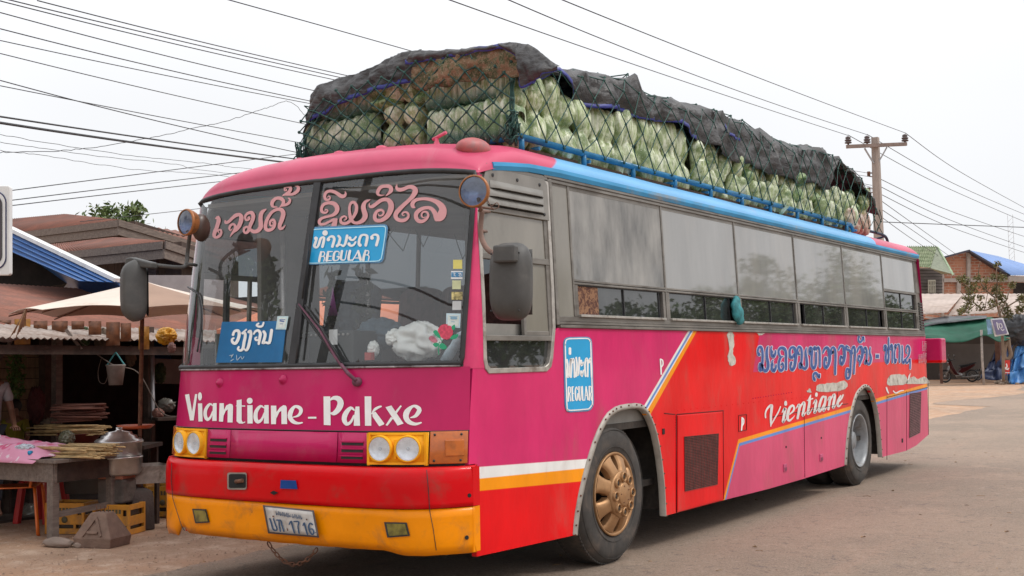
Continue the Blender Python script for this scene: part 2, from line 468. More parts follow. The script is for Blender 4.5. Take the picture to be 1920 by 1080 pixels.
M_SIGNE = M('sign_edge_blue', (.10, .24, .42), rough=.4, var=.1, scale=9)
M_SIGND = M('mid_blue_board', (.006, .13, .32), rough=.28, var=.12, scale=5, coat=.4)
M_RACK = M('rack_blue_paint', (.022, .17, .34), rough=.4, var=.2, scale=9, coat=.2, dirt=(.10, .07, .06), dscale=9, damt=(.55, .75))

BUS = thing('bus', 'long pink, red and orange passenger bus loaded with bagged cabbages, parked at the roadside', 'bus')
def B(mb, name, mat, parent=None, **k): return mb.build(name, mat, parent or BUS, **k)

# ---- side skins with wheel arches
def arch(y0, z0, pts): return pts
def arch_pts(yc):
    # outline of the wheel opening, front to rear, measured from the wheel centre
    return [(yc-.62, .28), (yc-.585, .50), (yc-.50, .80), (yc-.36, 1.02), (yc-.22, 1.10), (yc+.0, 1.13), (yc+.32, 1.125), (yc+.47, 1.08), (yc+.57, .98), (yc+.66, .76), (yc+.72, .50), (yc+.75, .26)]
YF, YR, YB = 2.17, 8.14, 11.06
ARF = [(1.56, .295), (1.60, .45), (1.70, .66), (1.86, .90), (2.02, 1.05), (2.13, 1.10), (2.25, 1.125), (2.50, 1.13), (2.64, 1.105), (2.74, 1.03), (2.83, .90), (2.90, .70), (2.94, .48), (2.95, .262)]
ARR = [(7.47, .285), (7.52, .46), (7.62, .68), (7.78, .90), (7.95, 1.04), (8.10, 1.09), (8.25, 1.12), (8.42, 1.10), (8.56, 1.02), (8.68, .86), (8.75, .70), (8.79, .48), (8.81, .27)]
def side_poly(x):
    low = [(.37, .32)]+ARF+[(3.2, .262), (4.125, .262), (5.2, .255), (6.16, .262)]+ARR+[(9.9, .267), (10.4, .30), (11.02, .40)]
    up = [(YB, .45), (YB, 1.72), (1.385, 1.72), (1.345, 1.70), (1.30, 1.51), (1.27, 1.445), (1.22, 1.43), (.53, 1.43), (.492, 1.46), (.480, 1.52), (.480, 1.71), (.44, 1.71), (.362, 1.47), (.325, 1.2), (.316, 1.08), (.302, .88), (.37, .88)]
    return [(x, a, b) for a, b in low+up]
for sgn, nm in ((1, 'side_panel'), (-1.04, 'side_panel')):
    mb = MB(); mb.prism(side_poly(1.25*sgn), (-.035*sgn, 0, 0))
    B(mb, nm, M_SIDE)
# inner liner so that light does not pass, floor, rear wall
mb = MB(); mb.bx(-1.2, 1.2, .45, 11.0, .97, 1.02); mb.bx(-1.2, 1.2, .42, .46, .5, .99); mb.bx(-1.14, 1.14, .5, 10.9, .50, .55)
B(mb, 'floor', M_GRIME)
mb = MB()
for y0, y1 in ((1.45, 3.05), (7.35, 8.92)):
    for s in (1, -1.04):
        mb.bx(s*1.2, s*.66, y0, y0+.03, .3, 1.16); mb.bx(s*1.2, s*.66, y1-.03, y1, .3, 1.16); mb.bx(s*1.2, s*.66, y0+.03, y1-.03, 1.14, 1.16); mb.bx(s*.66, s*.63, y0, y1, .3, 1.16)
mb.bx(-.45, .45, .6, 10.6, .42, .5); mb.bx(-1.0, 1.0, YR-.09, YR+.09, .42, .60); mb.bx(-1.0, 1.0, YF-.07, YF+.07, .40, .52)
mb.bx(.3, 1.05, 3.3, 6.9, .30, .5); mb.bx(-1.05, -.3, 3.3, 6.9, .30, .5)
B(mb, 'chassis', M_GRIME)
mb = MB()
mb.grid(lambda u, v: (-1.25+2.5*u, YB+.10*(1-abs(2*u-1)**6)-(.02+.16*max(0, (.35+2.4*v-1.75)/1.0)), .40+2.36*v), 24, 12)
B(mb, 'rear_wall', M_MAG)

# ---- front panel (below the windscreen)
def fgrid(z0, z1, x0, x1, nu, nv, off=0.0, mb=None):
    mb = mb or MB()
    def fn(u, v):
        x = x0+(x1-x0)*u; z = z0+(z1-z0)*v
        return (x, front_y(x, z)-off, z)
    mb.grid(fn, nu, nv); return mb
def spaced(n=60):  # x samples denser near the corners
    return [both(1.25*math.sin(math.pi/2*(2*i/n-1))) for i in range(n+1)]
def fskin(z0, z1, nv, off=0.0, xs=None):
    mb = MB(); xs = xs or spaced()
    n = len(xs)-1
    vs = [(x*(1+off*.02), front_y(x, z0+(z1-z0)*j/nv)-off, z0+(z1-z0)*j/nv) for j in range(nv+1) for x in xs]
    fs = [(j*(n+1)+i, j*(n+1)+i+1, (j+1)*(n+1)+i+1, (j+1)*(n+1)+i) for j in range(nv) for i in range(n)]
    mb.add(vs, fs, True); return mb
B(fskin(1.086, 1.472, 8), 'front_panel', M_FRONT)
B(fskin(.84, 1.086, 2, off=-.03), 'front_backing', M_RUB)
# lower lip: thin seam under the front panel
mb = MB(); mb.tube([(x, front_y(x, 1.085)-.001, 1.085) for x in spaced(40)], .004, 6); B(mb, 'panel_seam', M_RUB)
xs = [-.46+.92*i/12 for i in range(13)]
B(fskin(.893, 1.078, 1, off=.006, xs=xs), 'grille_cover', M_FRONT, solid=.01)
for s in (-1, 1):
    xs = [s*(.468+.225*i/5) for i in range(6)]
    o = B(fskin(.893, 1.078, 1, off=.006, xs=xs), 'vent_panel', M_FRONT, solid=.01)
    mb = MB()
    for k, zz in enumerate((.925, .968, 1.01)):
        mb = MB()
        for i in range(4):
            xa, xb = s*(.50+.04*i), s*(.50+.04*(i+1))
            mb.bar((xa, front_y(xa, zz)-.0125, zz), (xb, front_y(xb, zz)-.0125, zz), .004, .020 if k else .018)
        B(mb, 'vent_slot', M_RUB, o)
    mb = MB()
    for k, zz in enumerate((.937, .980, 1.022)):
        for i in range(4):
            xa, xb = s*(.495+.0425*i), s*(.495+.0425*(i+1))
            mb.bar((xa, front_y(xa, zz)-.018, zz), (xb, front_y(xb, zz)-.018, zz), .014, .007)
    B(mb, 'louvre', M_MAG, o)
# headlamp clusters
def orient(x, z):
    e = .01
    n = Vector((-(front_y(x+e, z)-front_y(x-e, z))/(2*e), 1, 0)).normalized()   # points inwards
    tx = Vector((n.y, -n.x, 0)); zz = Vector((0, 0, 1))
    return Matrix((tx, zz, -n)).transposed()      # local z faces outwards
for s in (-1, 1):
    cl = bpy.data.objects.new('headlamp_cluster', None); COL.objects.link(cl); cl.parent = BUS
    x0, x1 = .70, 1.065
    xs = [s*(x0+(x1-x0)*i/8) for i in range(9)]
    B(fskin(.888, 1.080, 1, off=.012, xs=xs), 'bezel', M_YEL, cl, solid=.012)
    mb = MB()
    for za, zb in ((.888, .902), (1.066, 1.080)):
        mb2 = fskin(za, zb, 1, off=.022, xs=xs); mb.add(mb2.v, mb2.f)
    for xx in (x0+.008, x1-.008, (x0+x1)/2):
        P = Vector((s*xx, front_y(xx, .98)-.02, .98)); mb.box(P, (.014, .016, .19) if xx != (x0+x1)/2 else (.012, .01, .11))
    B(mb, 'rim', M_YEL, cl, solid=.008)
    for xx in (.795, .968):
        P = Vector((s*xx, front_y(s*xx, .985)-.042, .984)); o3 = orient(s*xx, .985)
        m1 = MB(); m1.lathe([(.082, -.03), (.082, .006), (.076, .012), (.071, .008)], 30, P, o3); h = B(m1, 'headlight', M_YEL, cl)
        m1 = MB(); m1.lathe([(.071, .004), (.066, -.003), (.05, -.011), (.03, -.016), (.0, -.018)], 26, P, o3); B(m1, 'reflector', M_CHR, h)
        m1 = MB(); m1.lathe([(.072, .006), (.07, .011), (.05, .018), (.025, .0215), (.0, .0225)], 26, P, o3); m1.sphere(P+o3@Vector((0, 0, -.005)), .012, 8, 6); B(m1, 'lens', M_LENS, h)
    # indicator wrapping the corner
    xs = [s*(1.072+.178*math.sin(math.pi/2*i/7)) for i in range(8)]
    m1 = fskin(.890, 1.084, 1, off=.014, xs=xs)
    o = B(m1, 'indicator', M_AMB, solid=.012, bevel=.004)
    m1 = MB()
    a = Vector((s*1.15, front_y(1.15, .985)-.02, .985)); b = Vector((s*1.235, front_y(1.235, .985)-.014, .985))
    m1.bar(a, b, .03, .10); B(m1, 'side_repeater', M_AMB2 if s < 0 else M_AMB, o, bevel=.006)
    m1 = MB()
    for xx in (1.10, 1.225):
        for zz in (.91, 1.065):
            m1.sphere((s*xx, front_y(xx, zz)-.022, zz), .008, 8, 6)
    B(m1, 'screw', M_RUB, o)
m1 = MB(); m1.bx(-1.31, -1.255, .30, .37, .955, 1.03); B(m1, 'side_repeater', M_AMB2, bevel=.008)

# ---- bumper
def bump_y(x):
    t = abs(x)/(1.275 if x > 0 else 1.326)
    return -.085+.09*t*t+.30*t**9
def bumper(z0f, z1, off, nv, name, mat, xs):
    mb = MB(); n = len(xs)-1
    sec = []
    for x in xs:
        z0 = z0f(x)
        col = []
        for j in range(nv+1):
            z = z0+(z1-z0)*j/nv
            lip = 0.0
            if name == 'bumper_upper': lip = -.022*(1-math.exp(-((z1-z)/.03)))+.022
            col.append((x, bump_y(x)-off+lip+(.02 if j == 0 and name != 'bumper_upper' else 0), z))
        if name == 'bumper_upper': col.append((x*.985, bump_y(x)+.08, z1+.002))
        sec.append(col)
    k = len(sec[0])
    vs = [p for c in sec for p in c]
    fs = [(i*k+j, i*k+j+1, (i+1)*k+j+1, (i+1)*k+j) for i in range(n) for j in range(k-1)]
    mb.add(vs, fs, True)
    return B(mb, name, mat, solid=.012)
bxs = [both(1.275*math.sin(math.pi/2*(2*i/70-1))) for i in range(71)]
def lowz(x):
    if x < -.95: return .36+.012*fbm(x*20, 3)-.03*max(0, (-1.12-x)/.15)
    if x < -.84: return .42+.01*fbm(x*40, 1)
    return .385+.006*fbm(x*9, 2)-(.028 if x > 1.0 else .028*max(0, (x-.85)/.15))
bumper(lambda x: .634, .868, 0.0, 8, 'bumper_upper', M_RED, bxs)
bumper(lowz, .630, -.008, 5, 'bumper_lower', M_ORG, bxs)
# bumper wraps: short returns to the wheel side
for s in (-1.04, 1):
    mb = MB(); mb.bx(s*1.255, s*1.280, .30, .372, .634, .868); B(mb, 'bumper_end', M_RED)
    mb = MB(); mb.bx(s*1.255, s*1.278, .30, .372, .36, .630); B(mb, 'bumper_end', M_ORG)
def hitB(px, py, off=0.0):
    d = ray(px, py); t = (-.05-CAM_C[1])/d[1]
    for _ in range(30):
        P = CAM_C+d*t
        t = (bump_y(P[0])-off-CAM_C[1])/d[1]*.7+t*.3
    return CAM_C+d*t
def decalB(pts, off, name, mat, parent=None, k=None):
    P = [hitB(x, y, off) for x, y in pts]; mb = MB(); mb.prism(P, (0, .004, 0)); return B(mb, name, mat, parent)
def rr(x0, y0, x1, y1, r, n=4, skew=0):
    pts = []
    for cx, cy, a0 in ((x1-r, y0+r, -90), (x1-r, y1-r, 0), (x0+r, y1-r, 90), (x0+r, y0+r, 180)):
        for i in range(n+1):
            a = R_(a0+90*i/n); pts.append((cx+r*math.cos(a), cy+r*math.sin(a)))
    return pts
decalB(rr(426, 886, 462, 918, 4), .016, 'tow_hook_cover', M_STEEL); decalB(rr(429, 889, 460, 915, 3), .020, 'tow_hole', M_BLK)
mb = MB(); mb.tube([hitB(442, 903, .026), hitB(456, 901, .026)], .013, 8); B(mb, 'tow_hook', M_RUST)
decalB([(526, 900), (554, 901), (557, 917), (525, 916)], .017, 'paint_patch', M('royal_blue_paint', (.012, .06, .25), rough=.4, var=.1))
decalB([(506, 924), (512, 920), (521, 924), (513, 928)], .017, 'bolt_hole', M_BLK)
for x, y in ((880, 929), (875, 1008)):
    decalB([(x+3.6*math.cos(a/8*6.283), y+4.2*math.sin(a/8*6.283)) for a in range(8)], .016, 'bolt_hole', M_BLK)
for q in (((360, 954), (386, 955), (392, 980), (366, 981)), ((720, 979), (762, 980), (768, 1005), (726, 1008))):
    decalB(q, .010, 'fog_lamp', M_RUB)
    cx = sum(p[0] for p in q)/4; cy = sum(p[1] for p in q)/4
    decalB([(cx+(x-cx)*.82, cy+(y-cy)*.8) for x, y in q], .014, 'fog_lamp_lens', M_YFOG)
# seam lines in the bumper
mb = MB(); mb.tube([hitB(x, y, .013) for x, y in ((800, 881), (803, 915), (806, 960), (812, 990), (818, 1032))], .0025, 5); mb.tube([hitB(x, y, .013) for x, y in ((322, 868), (321, 900), (324, 935), (340, 985), (346, 995))], .0025, 5)
B(mb, 'bumper_seam', M_RUB)
# number plate, hung askew and bent
pq = [(493, 947), (588, 957), (598, 1008), (503, 1000)]
def plate_pt(u, v, off):
    a = np.array(pq[0])+(np.array(pq[1])-np.array(pq[0]))*u; b = np.array(pq[3])+(np.array(pq[2])-np.array(pq[3]))*u
    p = a+(b-a)*v
    return hitB(p[0], p[1], off+.003*math.sin(u*5+v*2))
mb = MB(); mb.grid(lambda u, v: plate_pt(u, v, .036), 10, 6)
PLATE = B(mb, 'number_plate', M('plate_frame', (.10, .08, .08), rough=.6, var=.2), solid=.004)
mb = MB(); mb.grid(lambda u, v: plate_pt(.035+u*.93, .06+v*.88, .040), 10, 6)
B(mb, 'plate_face', M('plate_white', (.50, .47, .44), rough=.5, var=.12, scale=14, dirt=(.32, .26, .22), dscale=12, damt=(.5, .8)), PLATE, solid=.001)
# hanging chain
def chain(a, b, sag, n, r, name, mat, parent):
    mb = MB()
    a, b = Vector(a), Vector(b)
    for i in range(n):
        t0 = (i+.5)/n; p = a.lerp(b, t0)+Vector((0, 0, -sag*4*t0*(1-t0)))
        t1 = t0+.01; q = a.lerp(b, t1)+Vector((0, 0, -sag*4*t1*(1-t1)))
        d = (q-p).normalized(); up = Vector((0, 1, 0)) if i % 2 else d.cross(Vector((0, 1, 0)))
        ln = (b-a).length/n*.78
        mb.tube([p+d*(ln*math.cos(k/8*6.283))+up*(ln*.5*math.sin(k/8*6.283)) for k in range(9)], r, 5, caps=False)
    return B(mb, name, mat, parent)
chain(hitB(502, 1016, -.06), hitB(595, 1028, -.06), .12, 13, .0045, 'chain', M_RUST, BUS)

# ---- windscreen
WSX, WSL, WZ0, WZ1 = 1.205, 1.253, 1.50, 2.70
def pane_xs(a, b, n=22): return [a+(b-a)*i/n for i in range(n+1)]
def wtop(x): return 2.728-.045*(abs(x)/1.2)**4 if x > 0 else 2.732-.035*(abs(x)/1.25)**4
def wpane(x0, x1):
    mb = MB()
    def fn(u, v):
        x = x0+(x1-x0)*u; z = WZ0+(wtop(x)-WZ0)*v
        return (x, front_y(x, z), z)
    mb.grid(fn, 24, 14); return mb
WS1 = B(wpane(-WSL, -.028), 'windscreen', M_WS)
WS2 = B(wpane(.028, WSX), 'windscreen', M_WS)
# rubber and metal surround
def wline(pts, r, nm, mat, k=1): mb = MB(); mb.tube(pts, r, 6, caps=False); return B(mb, nm, mat)
xs = pane_xs(-WSL, WSX, 40)
loop = [(x, front_y(x, WZ0)-.004, WZ0-.006) for x in xs]+[(WSX+.004, front_y(WSX, z)-.002, z) for z in pane_xs(WZ0+.03, wtop(WSX)-.03, 10)]+[(x, front_y(x, wtop(x))-.004, wtop(x)+.004) for x in xs[::-1]]+[(-WSX-.004, front_y(WSX, z)-.002, z) for z in pane_xs(wtop(WSX)-.03, WZ0+.03, 10)]
mb = MB(); mb.tube(loop+[loop[0]], .017, 8, caps=False); B(mb, 'windscreen_seal', M_RUB)
mb = MB(); mb.tube([(x, front_y(x, 1.478)-.010, 1.478) for x in xs], .007, 6); B(mb, 'windscreen_trim', M('scuffed_silver_trim', (.36, .33, .34), rough=.5, metal=.3, var=.3, scale=9, dirt=(.08, .06, .06), dscale=7, damt=(.45, .65)))
mb = MB(); 
for k in range(12):
    za = WZ0+(2.73-WZ0)*k/12; zb = WZ0+(2.73-WZ0)*(k+1)/12
    mb.bar((0, front_y(0, za)-.006, za), (0, front_y(0, zb)-.006, zb), .062, .02, up=(0, -1, .2))
B(mb, 'windscreen_divider', M_RUB)
# corner pillars, painted
for s in (-1.04, 1):
    mb = MB()
    def fn(u, v):
        z = 1.46+1.22*v
        x0 = 1.214; y0 = front_y(x0, z)
        pts = [(x0, y0+.004), (1.232, front_y(1.232, z)+.004), (side_x(z), front_y(1.25, z)+.02), (side_x(z)+.002, front_y(1.25, z)+.05), (side_x(z)+.002, .50+.12*max(0, z-2.3))]
        t = u*4; i = min(3, int(t)); a, b = pts[i], pts[i+1]; t -= i
        return (s*(a[0]+(b[0]-a[0])*t), a[1]+(b[1]-a[1])*t, z)
    mb.grid(fn, 8, 12)
    B(mb, 'corner_pillar', M_MAG if s < 0 else M('bright_magenta_paint', (.62, .04, .14), rough=.35, var=.1, coat=.3))

# ---- roof
RW = 1.225
def roof_z(x, y):
    e = min(abs(x)/(RW if x > 0 else RW*1.04), 1.0)
    d = (y-front_y(x, 2.71))/.42
    d = max(0, min(1, d))
    fr = (1-(1-d)**2.8)**(1/2.6)
    db = max(0, min(1, (11.02-y)/.35)); fb = (1-(1-db)**2.5)**(1/2.5)
    edge = (1-e**8)**(1/2.4)
    k = max(0, min(1, (y-front_y(x, 2.71))/(.85-.45*(abs(x)/1.25)**4)))
    z0 = (wtop(x)+.004)*(1-k)+2.80*k
    return z0+.160*edge*fr*fb+.06*(1-e*e)*fr*fb
rx = [both(RW*math.sin(math.pi/2*(2*i/64-1))) for i in range(65)]
ryt = [0, .004, .012, .025, .045, .07, .1, .14, .2, .28, .38, .5, .7, 1.0]+[1.0+9.3*i/30 for i in range(1, 31)]+[10.4, 10.48, 10.54, 10.58, 10.61]
mb = MB(); n = len(rx)
vs = []
for tt in ryt:
    for x in rx:
        y0 = front_y(x, 2.71)
        y = y0-.004+tt*(11.02-.49)/10.61*(1.0)
        y = min(y, 11.02)
        dent = .004*fbm(x*2, y*1.3, 5)
        vs.append((x, y, roof_z(x, y)+dent))
fs = [(j*n+i, j*n+i+1, (j+1)*n+i+1, (j+1)*n+i) for j in range(len(ryt)-1) for i in range(n-1)]
mb.add(vs, fs, True)
ROOF = B(mb, 'roof', M_ROOF)
for s in (-1.04, 1):
    ys = [.66, .8, 1.1, 1.5, 2.2]+[3+i*.8 for i in range(10)]+[10.98]
    pts = [(s*(side_x(2.78)+.012), y, 2.80 if y > 1.3 else 2.80-.06*((1.3-y)/.7)**1.5) for y in ys]
    mb = MB(); vs = []
    for p in pts: vs += [(p[0]-s*.03, p[1], p[2]-.028), (p[0]+s*.004, p[1], p[2]-.028), (p[0]+s*.016, p[1], p[2]), (p[0]+s*.010, p[1], p[2]+.026), (p[0]-s*.03, p[1], p[2]+.028)]
    fs = [(i*5+j, i*5+(j+1) % 5, i*5+5+(j+1) % 5, i*5+5+j) for i in range(len(pts)-1) for j in range(5)]
    fs += [(0, 1, 2, 3, 4), tuple(len(vs)-1-q for q in range(5))]; mb.add(vs, fs); B(mb, 'gutter', M_GUT)
    for a, b in (((1.30, 2.762), (11.0, 2.762)), ((1.34, 2.735), (11.0, 2.735))):
        mb = MB(); mb.bar((s*(side_x(2.75)+.006), a[0], a[1]), (s*(side_x(2.75)+.006), b[0], b[1]), .012, .016); B(mb, 'cornice_bead', M_ALU)
    mb = MB(); mb.bx(s*(side_x(2.75)-.02), s*(side_x(2.75)), 1.2, 11.0, 2.70, 2.80); B(mb, 'cornice', M_ALU)
# roof marker lamps and little fittings
mb = MB(); P = atY(878, 283, .62)
mb.sphere((P[0], .68, roof_z(P[0], .68)-.01), .1, 20, 12, (.95, 1.5, .72))
B(mb, 'marker_lamp', M('faded_red_lens', (.42, .10, .10), rough=.5, var=.15, scale=12, dirt=(.3, .13, .13), dscale=12, damt=(.45, .7)))
for px in (637, 716, 563):
    P = atY(px, 292, .75); z = roof_z(P[0], .75)
    mb = MB(); mb.lathe([(.045, -.02), (.04, .012), (.02, .02), (.0, .022)], 14, (P[0], .75, z)); B(mb, 'roof_stud', M('roof_pink_fitting', (.62, .10, .17), rough=.5, var=.15))
P = atY(819, 281, .75); z = roof_z(P[0], .75)
mb = MB(); mb.lathe([(.03, -.02), (.014, .02), (.012, .04)], 10, (P[0], .75, z)); mb.tube([(P[0]-.03, .75, z+.035), (P[0]+.08, .75, z+.07)], .012, 8); B(mb, 'aerial_stub', MATS['roof_pink_fitting'])

# ---- side window band
def sx_(z, s, o=0.0): return s*(side_x(z)+o)
def band_quad(y0, y1, z0, z1, s, off, mb, th=.0):
    mb.add([(sx_(z0, s, off), y0, z0), (sx_(z0, s, off), y1, z0), (sx_(z1, s, off), y1, z1), (sx_(z1, s, off), y0, z1)], [(0, 1, 2, 3)])
def band_box(y0, y1, z0, z1, s, o0, o1, mb):
    vs = [(sx_(z, s, o), y, z) for o in (o0, o1) for z in (z0, z1) for y in (y0, y1)]
    mb.add(vs, [(0, 1, 3, 2), (4, 6, 7, 5), (0, 4, 5, 1), (2, 3, 7, 6), (0, 2, 6, 4), (1, 5, 7, 3)])
M_FAR = glass('tinted_far_glass', tint=(.15, .165, .175), dust=.05)
M_PANE0 = glass('filmed_first_pane', tint=(.22, .22, .21), dust=.66, dustcol=(.34, .335, .32), refl=1.0)
DIV = [1.63, 3.11, 4.62, 6.16, 7.72, 9.25, 10.74]
mb = MB()
for s in (1, -1.04):
    # belt mouldings
    band_box(1.40, 11.02, 1.722, 1.742, s, -.02, .016, mb); band_box(1.40, 11.02, 1.746, 1.764, s, -.02, .010, mb); band_box(1.40, 11.02, 1.766, 1.80, s, -.02, .005, mb)
    band_box(1.62, 10.76, 2.03, 2.045, s, -.03, .006, mb); band_box(1.62, 10.76, 2.05, 2.066, s, -.03, .002, mb)
    for y in DIV: band_box(y-.012, y+.012, 1.80, 2.735, s, -.03, .005, mb)
    band_box(10.72, 11.02, 1.80, 2.72, s, -.03, -.006, mb)
    for y in DIV[:-1]: band_box(y+.02, y+.06, 1.80, 2.03, s, -.03, .001, mb)
    for y in DIV[1:]: band_box(y-.06, y-.02, 1.80, 2.03, s, -.03, .001, mb)
B(mb, 'window_frame', M_ALU, bevel=.002, seg=1)
mb = MB()
for s in (1, -1.04):
    for a, b in zip(DIV, DIV[1:]):
        mb = MB(); band_box(a+.05, b-.06, 1.80, 1.818, s, -.01, .024, mb); B(mb, 'window_sill', M_ALUB, bevel=.002, seg=1)
for s in (1, -1.04):
    for i, (a, b) in enumerate(zip(DIV, DIV[1:])):
        win = MB()
        zlo = 2.066 if i < 5 else 2.30
        band_quad(a+.012, b-.012, zlo, 2.735, s, -.004, win)
        w = B(win, 'window', M_FAR if s < 0 else M_PANE0 if i == 0 else M_PANEW)
        z1 = 2.03 if i < 5 else 2.27
        lo = MB()
        gap = {0: (b-.11, b-.06), 1: (b-.20, b-.06), 2: (b-.10, b-.06), 3: (a+.06, a+.22), 4: (b-.22, b-.06), 5: (b-.12, b-.06)}[i]
        if i == 3: band_quad(gap[1], b-.06, 1.815, z1, s, -.018, lo)
        else: band_quad(a+.06, gap[0], 1.815, z1, s, -.018, lo)
        B(lo, 'sliding_pane', M_PANED if s > 0 else M_WS, w)
        fr = MB(); mid = a+.06+(b-a-.12)*.52
        band_box(mid-.007, mid+.007, 1.815, z1, s, -.03, -.008, fr)
        band_box(a+.06, b-.06, z1-.008, z1, s, -.03, -.006, fr)
        if i == 3: band_box(gap[1]-.006, gap[1]+.006, 1.815, z1, s, -.03, -.01, fr)
        else: band_box(gap[0]-.006, gap[0]+.006, 1.815, z1, s, -.03, -.01, fr)
        B(fr, 'sliding_frame', M_RUB, w)
mb = MB()
for s in (1, -1.04):
    mb = MB(); band_box(9.25+.02, 10.74, 2.27, 2.30, s, -.03, .004, mb); B(mb, 'window_rail', M_ALU); mb = MB()
    # slanted pillar at the rear and its louvre
    band_box(10.78, 10.98, 2.30, 2.70, s, -.01, .002, mb)
    B(mb, 'rear_pillar', M_ALU)
mb = MB()
for s in (1, -1.04):
    mb = MB()
    for k in range(11): band_box(10.84, 11.0, 1.80+k*.035, 1.82+k*.035, s, -.01, .014, mb)
    B(mb, 'rear_louvre', M_DGR)
# brown leafy curtain behind the first sliding pane
mt, nt_ = new_mat('brown_leaf_curtain'); o_ = N(nt_, 'ShaderNodeOutputMaterial'); b_ = N(nt_, 'ShaderNodeBsdfPrincipled'); L(nt_, b_.outputs[0], o_.inputs[0]); b_.inputs['Roughness'].default_value = .8
L(nt_, mixc(nt_, ramp(nt_, noise_n(nt_, coords(nt_), 28, 3, .6, 1.5), .45, .55), (.24, .12, .06), (.07, .02, .012)), b_.inputs['Base Color'])
mb = MB(); band_quad(1.70, 2.0, 1.815, 2.02, 1, -.012, mb); B(mb, 'curtain', mt)

# ---- driver's window panel (front side bay) : rebate, frame, louvred panel, panes
def spt(px, py, off=0.0): return tuple(hitS(px, py, off))
def sdecal(pts, off, name, mat, parent=None, th=.004):
    mb = MB(); mb.prism([hitS(x, y, off) for x, y in pts], (-th, 0, 0)); return B(mb, name, mat, parent)
mb = MB(); mb.bx(1.10, 1.115, .52, 1.36, 1.42, 2.72); mb.bx(-1.115, -1.10, .52, 1.36, 1.42, 2.72)
for s in (1, -1.04):
    fr = MB()
    zt = 2.745
    yl, yr = .49, 1.345
    def yedge(z): return .475+.13*max(0, z-2.45)/.3
    # rounded lower frame
    zs = 1.425
    out = [(yedge(2.7)+.01, 2.73), (yedge(2.45), 2.45), (.475, 1.9), (.475, zs+.08), (.49, zs+.03), (.53, zs), (1.22, zs), (1.28, zs+.03), (1.305, zs+.09), (1.345, 1.72), (1.355, 2.0), (1.36, 2.73)]
    inn = [(yedge(2.7)+.05, 2.70), (yedge(2.45)+.035, 2.45), (.51, 1.9), (.51, zs+.09), (.52, zs+.055), (.55, zs+.032), (1.20, zs+.032), (1.25, zs+.055), (1.27, zs+.10), (1.31, 1.72), (1.32, 2.0), (1.325, 2.70)]
    n = len(out)
    vs = [(sx_(z, s, .008), y, z) for y, z in out]+[(sx_(z, s, .008), y, z) for y, z in inn]+[(sx_(z, s, -.03), y, z) for y, z in out]+[(sx_(z, s, -.03), y, z) for y, z in inn]
    fs = []
    for i in range(n):
        j = (i+1) % n
        fs += [(i, j, n+j, n+i), (2*n+i, 3*n+i, 3*n+j, 2*n+j), (i, 2*n+i, 2*n+j, j), (n+i, n+j, 3*n+j, 3*n+i)]
    fr.add(vs, fs)
    W = B(fr, 'driver_window', M_ALUB if s > 0 else M_ALU, bevel=.003, seg=1)
    f2 = MB()
    band_box(.51, 1.32, 1.63, 1.665, s, -.03, .004, f2)       # rail above the lower light
    band_box(.51, 1.32, 2.145, 2.185, s, -.03, .003, f2)
    band_box(1.28, 1.325, 1.66, 2.46, s, -.03, .0, f2)
    band_box(.97, 1.0, 1.665, 2.15, s, -.03, -.004, f2); band_box(.99, 1.29, 1.665, 1.695, s, -.03, -.006, f2)
    B(f2, 'window_rail', M_ALU, W, bevel=.003, seg=1)
    g = MB(); g.add([(sx_(z, s, -.02), y, z) for y, z in ((.51, 1.63), (.51, zs+.09), (.55, zs+.032), (1.20, zs+.032), (1.27, zs+.10), (1.31, 1.63))], [(0, 1, 2, 3, 4, 5)])
    B(g, 'lower_pane', M_PANED, W)
    g = MB(); band_quad(.99, 1.29, 1.69, 2.15, s, -.012, g); B(g, 'sliding_pane', M_PANEB if s > 0 else M_WS, W)
    g = MB(); band_quad(.50, 1.285, 2.18, 2.46, s, -.008, g); B(g, 'upper_pane', M_PANEB if s > 0 else M_FAR, W)
    if s < 0:
        g = MB(); band_quad(.52, .99, 1.69, 2.15, s, -.014, g); B(g, 'door_pane', M_WS, W)
        g = MB(); band_box(.72, .76, 1.67, 2.15, s, -.04, -.01, g); B(g, 'door_mullion', M_RUB, W)
    # louvred panel
    g = MB(); 
    pts = [(yedge(2.45)+.005, 2.452), (1.335, 2.452), (1.335, 2.70), (1.30, 2.735), (.62, 2.735), (.58, 2.70)]
    g.prism([(sx_(z, s, .012), y, z) for y, z in pts], (-.012*s, 0, 0))
    LP = B(g, 'louvred_panel', M_GREYP, bevel=.004)
    g = MB()
    for zz, ya in ((2.655, .62), (2.60, .60), (2.545, .58)):
        y0 = ya; y1 = 1.27
        def fn(u, v, zz=zz, y0=y0, y1=y1):
            y = y0+(y1-y0)*u; z = zz-.05*v
            return (s*(side_x(z)+.013+.026*math.sin(math.pi/2*min(1, v*1.15))*min(1, 12*u+.1)*min(1, 12*(1-u)+.05)), y, z)
        g.grid(fn, 20, 5)
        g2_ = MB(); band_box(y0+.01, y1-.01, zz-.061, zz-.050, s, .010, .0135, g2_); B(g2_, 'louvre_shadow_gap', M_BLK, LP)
    B(g, 'louvre', M_GREYP, LP)
    g = MB()
    for y, z in ((.66, 2.69), (.95, 2.69), (1.23, 2.69), (.6, 2.50), (.93, 2.50), (1.27, 2.49)):
        g.lathe([(.012, .0), (.012, .004), (.006, .005), (0, .003)], 10, (s*(side_x(z)+.013), y, z), 'X')
    B(g, 'rivet', M_RUB, LP)
    g = MB(); band_box(.60, 1.34, 2.735, 2.76, s, -.02, .010, g); B(g, 'top_rail', M_ALU)
    # pale quarter panel between driver's window and first passenger window
    g = MB(); band_quad(1.40, 1.62, 1.80, 2.74, s, -.002, g); B(g, 'quarter_window', M_PANEB if s > 0 else M_FAR)
